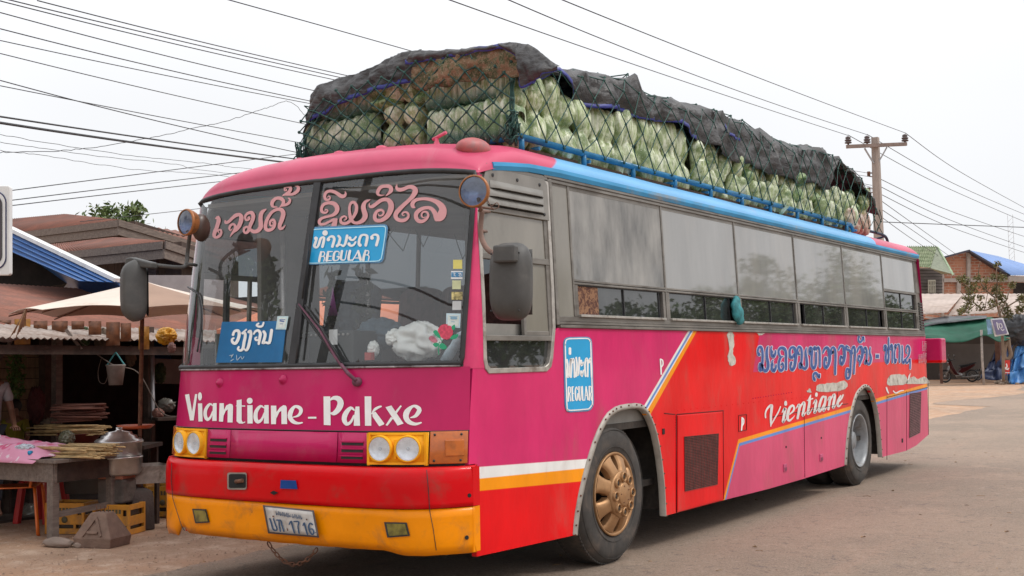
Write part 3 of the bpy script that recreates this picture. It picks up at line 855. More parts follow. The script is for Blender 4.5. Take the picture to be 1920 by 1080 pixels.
    g = MB(); band_box(1.365, 1.40, 1.74, 2.75, s, -.02, .010, g); B(g, 'window_post', M_ALU, bevel=.004)
# dark slots: paint of openings needs darkness behind -> real interior
mb = MB()
mb.bx(-1.2, 1.2, .5, 10.95, 2.66, 2.69)
B(mb, 'ceiling', M_INT)
mb = MB(); 
for s in (1, -1.04): mb = MB(); mb.bx(s*1.17, s*1.19, .6, 11.0, 1.02, 1.74); B(mb, 'inner_lining', M_INT)
# ---- lower side details: arch trims, flaps, grilles
def arch_trim(pts, w0, s=1, name='wheel_arch_trim'):
    mb = MB(); n = len(pts)
    cy = sum(p[0] for p in pts)/n; cz = .5
    vs = []
    for i, (y, z) in enumerate(pts):
        a = Vector((pts[max(i-1, 0)][0], pts[max(i-1, 0)][1])); b = Vector((pts[min(i+1, n-1)][0], pts[min(i+1, n-1)][1]))
        d = (b-a).normalized(); nrm = Vector((-d.y, d.x))
        for o, x in ((-.006, 1.215), (-.006, 1.268), (w0*.35, 1.266), (w0, 1.255), (w0, 1.245)):
            vs.append((s*x, y+nrm.x*o, z+nrm.y*o))
    k = 5
    fs = [(i*k+j, i*k+j+1, (i+1)*k+j+1, (i+1)*k+j) for i in range(n-1) for j in range(k-1)]
    mb.add(vs, fs, True); T = B(mb, name, M('dull_arch_trim', (.34, .31, .27), rough=.5, metal=.2, var=.12, scale=8, dirt=(.18, .14, .11), dscale=6, damt=(.5, .8)))
    mb = MB()
    for i, (y, z) in enumerate(pts):
        a = Vector((pts[max(i-1, 0)][0], pts[max(i-1, 0)][1])); b = Vector((pts[min(i+1, n-1)][0], pts[min(i+1, n-1)][1]))
        d = (b-a).normalized(); nrm = Vector((-d.y, d.x))
        mb.sphere((s*1.266, y+nrm.x*w0*.6, z+nrm.y*w0*.6), .007, 7, 5)
    B(mb, 'rivet', M_RUST, T)
for s in (1, -1.04):
    arch_trim([tuple(p) for p in cr_spline(ARF, 2)], .034, s); arch_trim([tuple(p) for p in cr_spline(ARR, 2)], .032, s)
def sline(pts, r=.003, name='panel_gap', mat=None, off=.001, arr=None):
    mb = arr if arr is not None else MB(); mb.tube([hitS(x, y, off) for x, y in pts], r, 5)
    return mb
mb = MB()
for L_ in ([(1268, 777), (1268, 962)], [(1269, 777), (1356, 770)], [(1356, 769), (1357, 936)], [(1508, 777), (1509, 895)], [(1663, 742), (1663, 862)], [(1700, 733), (1700, 845)],
           [(1245, 775), (1265, 777)], [(1443, 783), (1505, 771)], [(1740, 683), (1741, 815)], [(1511, 773), (1570, 758)], [(1570, 735), (1570, 757)], [(1515, 767), (1590, 757)],
           [(1663, 745), (1740, 726)]):
    sline(L_, .0035, arr=mb)
B(mb, 'panel_gap', M_BLK)
# bottom seam rivets
mb = MB()
for i in range(16):
    P = hitS(1412+i*4.8, 747-i*.75, .002); mb.sphere(P, .005, 6, 4)
B(mb, 'rivet', M_MAG)
for k in range(34):
    mb = MB() if k == 0 else mb
    for (y_, z_) in ((3.25+k*.125, 1.075), (3.2, .32+k*.022), (6.17, .32+k*.022)):
        mb.sphere((1.2505, y_, z_), .0045, 6, 4)
B(mb, 'rivet', M_SIDE)
# radiator flap with mesh grille
def grille(px, pw, name, nz, ny, flap=None):
    pr_ = [hitS(x, y, .004) for x, y in px]
    mb = MB(); mb.prism(pr_, (-.002, 0, 0)); G = B(mb, name, M_GRIME)
    mb = MB()
    a, b, c, d = [Vector(p) for p in pr_]
    for i in range(nz+1):
        t = i/nz; mb.bar(a.lerp(d, t)+Vector((.003, 0, 0)), b.lerp(c, t)+Vector((.003, 0, 0)), .004, .0045)
    for i in range(ny+1):
        t = i/ny; mb.bar(a.lerp(b, t)+Vector((.002, 0, 0)), d.lerp(c, t)+Vector((.002, 0, 0)), .003, .004)
    B(mb, 'grille_bar', M('dusty_red_mesh', (.16, .035, .028), rough=.8, var=.3, scale=15) if px[0][0] < 1500 else M('dusty_pink_mesh', (.26, .12, .13), rough=.8, var=.3, scale=15), G)
    return G
mb = MB(); q = [hitS(x, y, .012) for x, y in ((1271, 779), (1354, 773), (1354, 936), (1271, 960))]; mb.prism(q, (-.01, 0, 0))
B(mb, 'radiator_flap', M_SIDE, bevel=.003)
_h = hitS
hitS = lambda px, py, off=0.0: _h(px, py, off+.010)
grille([(1283, 819), (1347, 813), (1345, 908), (1284, 921)], 0, 'radiator_grille', 34, 12)
hitS = _h
grille([(1706, 738), (1727, 735), (1725, 811), (1705, 821)], 0, 'engine_grille', 26, 9)
# little things on the skin: handles, lock holes, reflectors
for x, y in ((1472, 877), (1540, 858)):
    P = hitS(x, y, .004); mb = MB(); mb.box(P, (.012, .09, .075)); h = B(mb, 'flap_handle', M('pink_handle_paint', (.50, .10, .19), rough=.5, var=.15), bevel=.006)
    mb = MB(); mb.box(P+np.array([.006, 0, -.012]), (.008, .06, .03)); B(mb, 'handle_recess', M('dark_pink_recess', (.22, .04, .08), rough=.6), h)
for x, y, w_, h_ in ((1244, 809, .04, .045), (1276, 920, .03, .03), (1350, 905, .02, .02), (1474, 838, .02, .02), (1540, 821, .02, .02), (1692, 826, .05, .05)):
    P = hitS(x, y, .002); mb = MB(); mb.box(P, (.006, w_, h_)); B(mb, 'lock_hole', M_BLK)
mb = MB(); 
for p in ((1385, 778), (1400, 776), (1400, 808), (1385, 810)): pass
q = [hitS(x, y, .003) for x, y in ((1385, 779), (1400, 777), (1400, 806), (1385, 809))]
for i in range(4): mb.bar(q[i], q[(i+1) % 4], .004, .004)
B(mb, 'fuel_flap_outline', M_BLK)
# peeled patches of bare primer
M_PRIM = M('bare_primer', (.50, .47, .41), rough=.75, var=.2, scale=14, dirt=(.16, .10, .07), dscale=10, damt=(.5, .75))
def blob(pts, seed=0, amp=1.2, k=4):
    rnd = random.Random(seed); sp = cr_spline(pts, k, closed=True)
    return [(x+rnd.uniform(-amp, amp), y+rnd.uniform(-amp, amp)*.7) for x, y in sp]
PATCH = [
 [(1364, 624), (1375, 625), (1376, 645), (1374, 662), (1380, 674), (1376, 685), (1368, 683), (1365, 668), (1367, 650)],
 [(1533, 722), (1552, 719), (1570, 717), (1584, 714), (1590, 725), (1572, 733), (1534, 734)],
 [(1513, 735), (1518, 728), (1521, 736)],
 [(1665, 711), (1672, 703), (1690, 702), (1698, 705), (1699, 719), (1666, 723)],
 [(1702, 712), (1712, 706), (1722, 710), (1732, 706), (1739, 711), (1739, 719), (1703, 720)],
 [(1418, 624), (1434, 624), (1426, 629)],
]
for i, p in enumerate(PATCH):
    mb = MB(); mb.prism([hitS(x, y, .0035) for x, y in blob(p, i, 1.3, 4)], (-.002, 0, 0)); B(mb, 'bare_patch', M_PRIM)

# ---- wheels
def tyre_mesh(yc, x_out, name_rim, front):
    c = (0, 0, 0)
    W = bpy.data.objects.new('wheel', None); COL.objects.link(W); W.parent = BUS
    W.location = (x_out, yc, .512)
    s = 1 if x_out > 0 else -1
    mb = MB()
    prof = [(.292, -.03), (.300, -.006), (.315, .004), (.36, .012), (.42, .013), (.455, .004), (.478, -.012), (.490, -.022), (.498, -.035), (.507, -.05), (.511, -.09), (.511, -.20), (.505, -.235), (.48, -.27), (.40, -.285), (.30, -.25)]
    mb.lathe([(r, h*s) for r, h in prof], 72, c, 'X')
    # tread grooves are modelled as shallow blocks on the shoulder
    for i in range(90):
        a = 2*math.pi*i/90
        for hh in (-.055, -.215):
            p = Vector((s*hh, math.cos(a)*.507, math.sin(a)*.507)); t = Vector((0, -math.sin(a), math.cos(a)))
            mb.bar(p-t*.012, p+t*.012, .03, .012, up=(0, math.cos(a), math.sin(a)))
    T = mb.build('tyre', M_TYRE, W)
    mb = MB()
    for rr_ in (.345, .452, .468): mb.lathe([(rr_-.002, s*.0125), (rr_, s*.0165), (rr_+.002, s*.0125)] if rr_ < .44 else [(rr_-.002, s*.003), (rr_, s*.0055), (rr_+.002, s*-.002)], 72, c, 'X')
    mb.build('sidewall_ring', M_TYRE, T)
    if front:
        mb = MB(); mb.lathe([(.296, -.02*s), (.306, .012*s), (.300, .018*s), (.283, .010*s), (.276, -.03*s)], 60, c, 'X')
        RM = mb.build('rim', M_GOLD, W)
        mb = MB(); mb.lathe([(.28, -.03*s), (.26, -.10*s), (.12, -.14*s), (.0, -.14*s)], 40, c, 'X'); mb.build('wheel_disc', M_GRIME, W)
        # domed cover: eight spokes, hub boss with eight nut holes
        mb = MB()
        def dome(r): return .075*(1-(r/.285)**2.4)+.012
        n = 8
        for k in range(n):
            a0 = 2*math.pi*k/n+.2
            def fn(u, v, a0=a0):
                r = .165+.118*v
                wdt = (.58-.10*v)+(.18*(abs(2*v-1)**3))
                ang = a0+(u-.5)*wdt*.95
                ed = (abs(2*u-1))**5
                return (s*(dome(r)-.022*ed), r*math.cos(ang), r*math.sin(ang))
            mb.grid(fn, 12, 8)
            def fe(u, v, a0=a0, sg=1):
                r = .165+.118*u; wdt = (.58-.10*u)+(.18*(abs(2*u-1)**3))
                ang = a0+sg*.5*wdt*.95
                return (s*(dome(r)-.022-.05*v), r*math.cos(ang), r*math.sin(ang))
            mb.grid(lambda u, v: fe(u, v, a0, 1), 8, 2); mb.grid(lambda u, v: fe(u, v, a0, -1), 8, 2)
        mb.lathe([(.170, .040*s), (.172, .066*s), (.165, .078*s), (.10, .082*s), (.088, .085*s), (.085, .094*s), (.078, .099*s), (.0, .101*s)], 48, c, 'X')
        HB = mb.build('hub_cover', M_GOLD, W)
        mb = MB(); m2 = MB()
        for k in range(8):
            a = 2*math.pi*(k+.5)/8+.2
            cc = (0, .128*math.cos(a), .128*math.sin(a))
            mb.lathe([(.036, .070*s), (.036, .096*s), (.031, .103*s), (.026, .098*s), (.025, .082*s)], 18, cc, 'X')
            m2.lathe([(.0255, .084*s), (.0, .084*s)], 14, cc, 'X'); m2.lathe([(.013, .084*s), (.013, .094*s), (0, .094*s)], 6, cc, 'X')
        mb.build('nut_collar', M_GOLD, HB); m2.build('wheel_nut', M_GRIME, HB)
        mb = MB()
        for k in range(5):
            a = 2*math.pi*k/5+.3; mb.lathe([(.005, .1*s), (.004, .104*s), (0, .104*s)], 8, (0, .062*math.cos(a), .062*math.sin(a)), 'X')
        mb.build('cap_screw', M_RUST, HB)
    else:
        mb = MB(); mb.lathe([(.294, -.02*s), (.304, .008*s), (.298, .014*s), (.284, .006*s), (.272, -.03*s), (.255, -.11*s), (.235, -.155*s), (.21, -.165*s), (.0, -.165*s)], 60, c, 'X')
        mb.build('rim', M_RIM, W)
        mb = MB(); mb.lathe([(.11, -.165*s), (.11, -.09*s), (.095, -.06*s), (.0, -.055*s)], 24, c, 'X')
        for k in range(8):
            a = 2*math.pi*k/8; mb.lathe([(.016, -.165*s), (.016, -.135*s), (0, -.133*s)], 6, (0, .165*math.cos(a), .165*math.sin(a)), 'X')
        mb.build('axle_hub', M_RIM, W)
        mb = MB(); mb.lathe([(r, (h-.31)*s) for r, h in prof], 60, c, 'X'); mb.build('inner_tyre', M_TYRE, W)
    return W
for s in (1, -1):
    wf = tyre_mesh(YF+.02, 1.215*s, 'rim', True); wf.rotation_euler = (R_(12), 0, 0)
    tyre_mesh(YR, 1.205*s, 'rim', False)

# ---- mirrors, spot lamps, wipers
def spot(P, face, r, nm='spot_lamp'):
    z = Vector(face).normalized(); x = Vector((0, 0, 1)).cross(z).normalized(); y = z.cross(x)
    o3 = Matrix((x, y, z)).transposed()
    mb = MB(); mb.lathe([(0, -.075), (r*.45, -.07), (r*.85, -.045), (r*.98, -.02), (r*1.0, .0), (r*1.06, .004), (r*1.06, .014), (r*1.0, .024), (r*.93, .022)], 32, P, o3)
    S = B(mb, nm, M_BRNZ)
    mb = MB(); mb.lathe([(r*.93, .010), (r*.8, -.012), (r*.45, -.035), (0, -.045)], 28, P, o3); B(mb, 'reflector', M_CHR, S)
    mb = MB(); mb.lathe([(r*.94, .018), (r*.7, .027), (r*.35, .032), (0, .034)], 28, P, o3); B(mb, 'lens', glass('blue_grey_lens', tint=(.35, .42, .55), dust=.05), S)
    return S
PR = atY(890, 359, .06); rR = .0995
toC = Vector((-.05, -1, .02))
spot(PR, (.18, -1, .0), .092)
PL = atY(352, 417, -.02)
spot(PL, (-.12, -1, .0), .088)
mb = MB()
a = atY(905, 382, .13); pts = [atY(904, 395, .14), atY(901, 430, .13), atY(905, 452, .12), atY(917, 470, .10), atY(934, 476, .06), atY(950, 474, .05)]
mb.tube(cr_spline([tuple(p) for p in pts], 6), .016, 10)
mb.tube([atY(880, 385, .10), atY(926, 392, .18)], .008, 6); mb.tube([atY(897, 372, .08), atY(903, 398, .14)], .012, 8)
mb.tube([atY(901, 432, .13), hitS(912, 434)], .010, 6); mb.tube([atY(899, 395, .14), hitS(918, 397)], .010, 6)
mb.tube(cr_spline([tuple(atY(x, y, .15)) for x, y in ((914, 374), (921, 386), (932, 380), (935, 388), (926, 392), (920, 386))], 4), .003, 5)
B(mb, 'mirror_arm', M('brown_arm_paint', (.20, .125, .10), rough=.5, var=.2, scale=12))
def mirror(c, wx, hz, dy, nm, tilt=0.0, yaw=0.0):
    mb = MB()
    rot = Matrix.Rotation(yaw, 3, 'Z')@Matrix.Rotation(tilt, 3, 'Y')
    def fn(u, v):
        th = 2*math.pi*u; q = 3.6
        ph = math.pi*(v-.5)
        def sg(t, p): return math.copysign(abs(t)**p, t)
        cx = sg(math.cos(th), 2/q)*sg(math.cos(ph), 2/6); cz = sg(math.sin(th), 2/q)*sg(math.cos(ph), 2/6); cy = sg(math.sin(ph), .8)
        f = 1-.16*(cy < 0)*abs(cy)
        v3 = rot@Vector((cx*wx*f, cy*dy, cz*hz*f))
        return Vector(c)+v3
    mb.grid(fn, 40, 16); H = B(mb, nm, M_DGR)
    return H, rot
cR = (atY(925, 528, .12)+atY(989, 528, .12))/2
H, rot = mirror(cR, .128, .226, .085, 'mirror_housing', 0.02, .1)
mb = MB(); p0 = atY(948, 476, .02); mb.box(p0, (.14, .06, .10), rot); B(mb, 'mirror_bracket', M_DGR, H, bevel=.012)
mb = MB(); mb.grid(lambda u, v: Vector(cR)+rot@Vector(((u-.5)*.20, .087, (v-.5)*.38)), 2, 2); B(mb, 'mirror_glass', M('mirror_glass', (.8, .8, .8), rough=.02, metal=1, var=.02), H)
mb = MB(); mb.tube([Vector(cR)+rot@Vector((0, -.082*math.cos(t*1.2), .19*t)) for t in (-1, -.6, -.2, .2, .6, .95)], .0022, 5)
for (xx, zz) in ((-.09, .16), (.09, .16), (-.09, -.17), (.09, -.17)): mb.sphere(Vector(cR)+rot@Vector((xx, -.066, zz)), .006, 7, 5)
B(mb, 'housing_seam', M_RUB, H)
cL = (atY(230, 545, -.05)+atY(271, 545, -.05))/2
H, rot = mirror(cL, .088, .218, .085, 'mirror_housing', -.04, -.45)
mb = MB(); mb.sphere(Vector(cL)+rot@Vector((.04, -.078, .0)), .010, 8, 6, (1, .5, 1)); B(mb, 'mirror_bolt', M_BLK, H)
mb = MB(); mb.grid(lambda u, v: Vector(cL)+rot@Vector(((u-.5)*.14, .087, (v-.5)*.36)), 2, 2); B(mb, 'mirror_glass', MATS['mirror_glass'], H)
mb = MB(); q = [atY(x, y, -.06) for x, y in ((231, 504), (235, 484), (243, 482), (282, 492), (282, 503), (240, 500))]; mb.prism(q, (0, .07, 0)); B(mb, 'mirror_bracket', M_DGR, H, bevel=.01)
mb = MB(); mb.tube(cr_spline([tuple(atY(x, y, yy)) for x, y, yy in ((275, 496, -.02), (300, 498, .02), (330, 501, .08), (345, 500, .12), (350, 492, .15), (352, 470, .16), (356, 440, .12), (358, 428, .08))], 5), .014, 10)
mb.tube([atY(352, 436, .0), atY(362, 430, .15)], .016, 8); mb.tube([atY(350, 495, .13), atY(368, 497, .26)], .012, 8)
B(mb, 'mirror_arm', M_DGR)
mb = MB(); mb.sphere(atY(377, 427, .12), .085, 16, 10, (.55, .9, 1.15)); B(mb, 'blind_spot_mirror', M('dark_brown_shell', (.055, .03, .022), rough=.35, var=.2))
# wipers
def fpt(px, py, off): return hitF(px, py, off)
mb = MB()
P0 = fpt(668, 714, .05)
mb.lathe([(.03, 0), (.028, .03), (.015, .045), (0, .048)], 14, fpt(672, 716, .0), Matrix(((1, 0, 0), (0, 0, -1), (0, 1, 0))))
mb.tube([fpt(x, y, .045) for x, y in ((668, 714), (652, 700), (628, 668), (600, 620), (560, 570))], [.012, .012, .010, .008, .006], 8)
B(mb, 'wiper_arm', M('purple_grey_paint', (.16, .07, .10), rough=.5, var=.3, scale=9))
mb = MB(); mb.tube([fpt(x, y, .03) for x, y in ((556, 570), (575, 596), (600, 630), (625, 664), (645, 690))], .008, 6)
mb.tube([fpt(x, y, .05) for x, y in ((572, 572), (600, 612), (624, 652), (640, 680))], .006, 6); B(mb, 'wiper_blade', M_RUB)
mb = MB(); mb.tube([fpt(x, y, .035) for x, y in ((578, 470), (573, 520), (566, 580), (560, 640), (556, 672))], .008, 6)
mb.tube([fpt(x, y, .045) for x, y in ((580, 440), (574, 500), (567, 560))], .006, 6); B(mb, 'wiper_blade', M_RUB)
for x, y in ((413, 718), (531, 712)):
    mb = MB(); mb.lathe([(.034, 0), (.03, .010), (.016, .014), (.012, .03), (0, .032)], 14, fpt(x, y, .0), Matrix(((1, 0, 0), (0, 0, -1), (0, 1, 0)))); B(mb, 'wiper_spindle', M_MAG)
# blue side blind against the left pillar glass
mb = MB(); mb.tube(cr_spline([tuple(fpt(x, y, .012)) for x, y in ((352, 538), (362, 545), (373, 556), (378, 600), (370, 660))], 5), .006, 6); B(mb, 'washer_hose', M_RUB)
M_CURT = M('white_curtain', (.42, .42, .36), rough=.9, var=.1)
mb = MB(); mb.grid(lambda u, v: (1.12+.02*math.sin(u*75), 1.72+.75*u, 2.40+.24*v), 90, 3); B(mb, 'window_curtain', M_CURT)

# ---- rear door flap swung out behind the bus
q0 = atY(1741, 632, 11.12); q1 = atY(1765, 634, 11.12); q2 = atY(1765, 680, 11.12); q3 = atY(1741, 681, 11.12)
mb = MB(); mb.bx(1.20, float(q1[0]), 11.10, 11.36, float(q2[2]), float(q1[2])); F_ = B(mb, 'rear_flap', M_MAG, bevel=.02)
mb = MB(); mb.bx(1.205, float(q1[0])+.002, 11.098, 11.362, float(q2[2])-.003, float(q2[2])+.05); B(mb, 'flap_band', M_RED, F_, bevel=.02)

# ---- interior seen through the glass
mb = MB(); mb.bx(-1.15, 1.15, .48, .98, 1.02, 1.40)
mb.grid(lambda u, v: (-1.16+2.32*u, front_y(-1.16+2.32*u, 1.47)+.03+.55*v, 1.44+.05*math.sin(v*3.14)*(.3 if .35 < u < .6 else 1)), 20, 6)
DS = B(mb, 'dashboard', M_DASH)
mb = MB(); c0 = Vector((.56, .98, 1.62)); ax = Vector((0, -.45, .9)).normalized(); xx = Vector((1, 0, 0)); yy = ax.cross(xx)
mb.tube([c0+xx*.235*math.cos(t/28*6.2832)+yy*.235*math.sin(t/28*6.2832) for t in range(29)], .015, 8, caps=False)
for t in (.3, 2.8, 4.7): mb.tube([c0-ax*.03, c0+xx*.235*math.cos(t)+yy*.235*math.sin(t)], .010, 6)
mb.tube([c0-ax*.03, c0-ax*.45], .03, 8); B(mb, 'steering_wheel', M_RUB)
mb = MB(); mb.bx(-.10, .30, .36, .66, 1.46, 1.72); AMP = B(mb, 'instrument_box', M('green_black_box', (.022, .028, .026), rough=.5, var=.3), bevel=.012)
mb = MB()
for i in range(9): mb.sphere((-.06+.04*i, .355, 1.695), .009, 8, 6)
B(mb, 'dial', M_STEEL, AMP)
def seat(x, y, back=True, mat=None, w=.46):
    o = bpy.data.objects.new('seat', None); COL.objects.link(o); o.parent = BUS; o.location = (x, y, 1.02)
    mb = MB(); mb.bx(-w/2, w/2, -.22, .22, .32, .44); mb.build('seat_cushion', mat or M_SEAT, o, bevel=.04, seg=3)
    mb = MB(); mb.grid(lambda u, v: (-w/2+w*u, .18+.10*v-.05*math.sin(math.pi*u), .40+.72*v-.06*abs(2*u-1)**4*v), 10, 8); mb.build('backrest', mat or M_SEAT, o, solid=.10)
    return o
seat(.62, 1.45, mat=M_SEAT, w=.52)
seat(-.75, 1.35, mat=M_SEATB, w=.5)
for r in range(9):
    for x in (-.93, -.48, .48, .93): seat(x, 2.5+r*.92, mat=M_SEATB if r % 3 else M_SEAT)
mb = MB(); mb.tube([(.25, 1.75, 1.02), (.25, 1.75, 2.68)], .018, 8); mb.tube([(-.35, 1.30, 1.02), (-.35, 1.30, 2.68)], .018, 8); mb.tube([(-.88, .95, 1.02), (-.88, .95, 2.68)], .022, 8)
mb.tube([(.25, 1.75, 1.72), (1.12, 1.75, 1.72)], .014, 8); mb.tube([(-.35, 1.30, 1.72), (-1.1, 1.30, 1.72)], .014, 8)
B(mb, 'grab_rail', M_STEEL)
mb = MB(); mb.bx(-1.1, -1.06, .9, 1.55, 1.02, 2.66); B(mb, 'door_post', M_INT)
mb = MB(); mb.grid(lambda u, v: (.98-.5*u, 10.9, 2.0+.6*v), 2, 2); B(mb, 'rear_blind', M_INT)
# things lying on or hanging over the dashboard
def crumple(c, r, sc, seed, amp=.35, nu=48, nv=32, fr=2.2, pinch=None):
    mb = MB()
    def fn(u, v):
        th = 2*math.pi*u; ph = math.pi*v
        d = Vector((math.sin(ph)*math.cos(th), math.sin(ph)*math.sin(th), math.cos(ph)))
        n1 = noise.fractal(d*fr+Vector((seed, 0, 0)), .8, 2.1, 5)
        rd = 1-abs(noise.noise(d*fr*1.6+Vector((0, seed, 0))))*amp
        k = r*(rd+.15*n1*amp)
        if pinch: k *= 1-pinch*math.exp(-((d.x+.45)/.12)**2)
        return (c[0]+d.x*k*sc[0], c[1]+d.y*k*sc[1], c[2]+d.z*k*sc[2])
    return mb.grid(fn, nu, nv)
M_CLOTH = M('white_cotton', (.82, .81, .76), rough=.85, var=.08, scale=4, bump=.25, bscale=14)
o = crumple(atY(785, 640, .55), .165, (1.25, .8, .85), 3, .75, fr=1.1).build('cloth_bundle', M_CLOTH); tag(o, 'knotted white cloth bundle lying on the dashboard behind the windscreen', 'bundle')
o = crumple(atY(742, 633, .50), .07, (1.1, .9, .9), 9, .8, fr=1.2).build('cloth_bundle', M_CLOTH); tag(o, 'small knotted end of white cloth left of the big bundle on the dashboard', 'cloth')
o = crumple(atY(655, 655, .50), .085, (.8, .8, 1.0), 5, .6).build('crumpled_cloth', M('beige_cloth', (.40, .40, .33), rough=.9, var=.15)); tag(o, 'crumpled beige cloth beside the dark box on the dashboard', 'cloth')
o = crumple(atY(712, 625, .70), .16, (1.2, .8, .7), 12, .5).build('blue_cloth', M('slate_blue_cloth', (.075, .12, .15), rough=.9, var=.2)); tag(o, 'slate blue clothes heaped on the dashboard behind the white bundle', 'clothes')
o = crumple(atY(700, 655, .46), .05, (.9, .8, 1.2), 15, .7).build('paper_tissue', M_CLOTH); tag(o, 'small torn white paper standing low behind the windscreen', 'paper')
mb = MB(); P = atY(693, 668, .40); mb.box(P, (.05, .04, .05)); o = mb.build('small_box', M('red_white_card', (.6, .08, .07), rough=.5)); tag(o, 'small red and white packet at the foot of the windscreen', 'packet')
mb = MB(); P = atY(852, 650, .50); rot = Matrix.Rotation(.7, 3, 'Y'); mb.lathe([(.0, -.12), (.034, -.12), (.036, -.04), (.031, .0), (.036, .04), (.034, .09), (.014, .12), (.014, .14), (0, .14)], 20, P, rot)
o = mb.build('plastic_bottle', M('pale_blue_plastic', (.42, .52, .58), rough=.15, var=.2, scale=22, coat=.5)); tag(o, 'pale blue plastic bottle lying behind the rose sticker on the windscreen', 'bottle')
mb = MB(); P = atY(625, 632, .34); mb.box(P, (.07, .006, .10)); o = mb.build('paper_slip', M_WHITEP); tag(o, 'white paper slip stuck on the dark box behind the windscreen', 'paper')
# dark leafy garlands hanging in the middle
def leaf_cluster(mb, c, r, n, size, rnd, sq=(1, 1, 1)):
    for _ in range(n):
        d = Vector((rnd.gauss(0, 1), rnd.gauss(0, 1), rnd.gauss(0, 1))).normalized()*r*rnd.random()**.5
        p = Vector(c)+Vector((d.x*sq[0], d.y*sq[1], d.z*sq[2]))
        a = Vector((rnd.gauss(0, 1), rnd.gauss(0, 1), rnd.gauss(0, 1)-.4)).normalized()
        b = a.cross(Vector((rnd.gauss(0, 1), rnd.gauss(0, 1), rnd.gauss(0, 1)))).normalized()
        s_ = size*rnd.uniform(.6, 1.3)
        mb.add([p-a*s_, p+b*s_*.42+a*s_*.05, p+a*s_, p-b*s_*.42+a*s_*.05], [(0, 1, 2, 3)])
rnd = random.Random(4)
for (x, y, h, lab) in ((622, 560, .50, 'garland of dark leaves hanging behind the windscreen above the wheel'), (680, 545, .48, 'dark leafy garland hanging in the cab to the right of its twin')):
    mb = MB(); P = atY(x, 500, .75); mb.tube([P, P+np.array([0, 0, -h])], .004, 5); 
    for k in range(6): leaf_cluster(mb, P+np.array([.02*math.sin(k*2), 0, -.05-h*k/6]), .065, 16, .045, rnd)
    o = mb.build('leaf_garland', M('dark_artificial_leaf', (.02, .032, .016), rough=.5, var=.4, scale=20)); tag(o, lab, 'garland')
mb = MB(); P = atY(624, 560, .70)
for k in range(7): mb.tube([P+np.array([0, 0, .08]), P+np.array([(k-3)*.008, 0, -.06]), P+np.array([(k-3)*.014, 0, -.12])], .003, 5)
o = mb.build('purple_tassel', M('purple_thread', (.25, .06, .22), rough=.8)); tag(o, 'purple tassel hanging from the leaf garland behind the windscreen', 'tassel')
# teal curtain end pulled out of the second passenger window
mb = MB()
c_ = cr_spline([tuple(hitS(1379, 562, .01)), tuple(hitS(1384, 580, .05)), tuple(hitS(1391, 596, .06)), tuple(hitS(1392, 608, .05))], 6)
mb.tube(c_, [.055, .06, .065, .07, .075, .078, .08, .083, .085, .085, .083, .08, .076, .07, .065, .06, .05, .03, .01][:len(c_)], 14)
vs = mb.v
mb.v = [(x+.010*math.sin(z*90+y*160), y+.008*math.sin(z*60), z) for x, y, z in vs]
mb.v = [(1.262+(x-1.262)*.45 if x > 1.20 else x, y, z) for x, y, z in mb.v]
B(mb, 'curtain_end', M('teal_curtain', (.03, .20, .22), rough=.75, var=.35, scale=16))

# ---- roof rack
mb = MB()
def tubeY(x, z, y0, y1, r): mb.tube([(x, y0, z), (x, y1, z)], r, 10)
RX = 1.0
for s in (1, -1):
    tubeY(s*RX, 3.062, 1.33, 8.75, .024)
    for y in (1.36, 2.24, 3.05, 3.84, 4.60, 5.35, 6.10, 6.9, 7.71, 8.6): mb.tube([(s*RX, y, roof_z(RX, y)-.03), (s*RX, y, 3.06)], .021, 8)
    mb.tube([(s*RX, 8.75, 3.062), (s*RX, 8.86, 3.0)], .022, 8)
mb.tube([(-RX, 1.36, 3.062), (RX, 1.36, 3.062)], .022, 10)
for k in range(11): mb.tube([(-RX, 1.6+k*.74, 3.015), (RX, 1.6+k*.74, 3.015)], .014, 8)
B(mb, 'roof_rack', M_RACK)
mb = MB()
mb.tube(cr_spline([(.72, 9.3, 3.10), (.80, 9.9, 3.11), (.84, 10.6, 3.10), (.84, 10.85, 3.06), (.84, 10.9, 2.96)], 4), .02, 8)
mb.tube(cr_spline([(.52, 10.3, 3.06), (.68, 10.75, 3.06), (.84, 10.8, 3.09)], 4), .014, 8)
B(mb, 'rear_ladder_hoop', M('dark_navy_paint', (.03, .05, .08), rough=.5, var=.2))
mb = MB()
for k in range(9): mb.bx(-.97, .97, 1.5+k*.82, 2.2+k*.82, 2.985, 3.003)
B(mb, 'rack_board', M('dark_wood_board', (.09, .045, .025), rough=.85, var=.35, scale=5, stretch=(1, 6, 1)))
# ================================================================== lettering and stickers on the bus
def stroke2d(pts, k=5, tip=True):
    sp = cr_spline(pts, k) if len(pts) > 2 else [tuple(map(float, p)) for p in pts]
    n = len(sp); Lp, Rp = [], []
    for i in range(n):
        a = sp[max(i-1, 0)]; b = sp[min(i+1, n-1)]
        dx, dy = b[0]-a[0], b[1]-a[1]; ln = math.hypot(dx, dy) or 1
        nx, ny = -dy/ln, dx/ln; h = max(sp[i][2], 1)/2
        Lp.append((sp[i][0]+nx*h, sp[i][1]+ny*h)); Rp.append((sp[i][0]-nx*h, sp[i][1]-ny*h))
    def cap(p, q, h, sgn):
        dx, dy = q[0]-p[0], q[1]-p[1]; a0 = math.atan2(dy, dx)
        return [(p[0]+h*math.cos(a0+math.pi/2+math.pi*j/6), p[1]+h*math.sin(a0+math.pi/2+math.pi*j/6)) for j in range(7)]
    quads = [(Lp[i], Lp[i+1], Rp[i+1], Rp[i]) for i in range(n-1)]
    polys = list(quads)
    polys.append(tuple(cap(sp[0], sp[1], sp[0][2]/2, 1))); polys.append(tuple(cap(sp[-1], sp[-2], sp[-1][2]/2, 1)))
    return polys
_lc = [0]
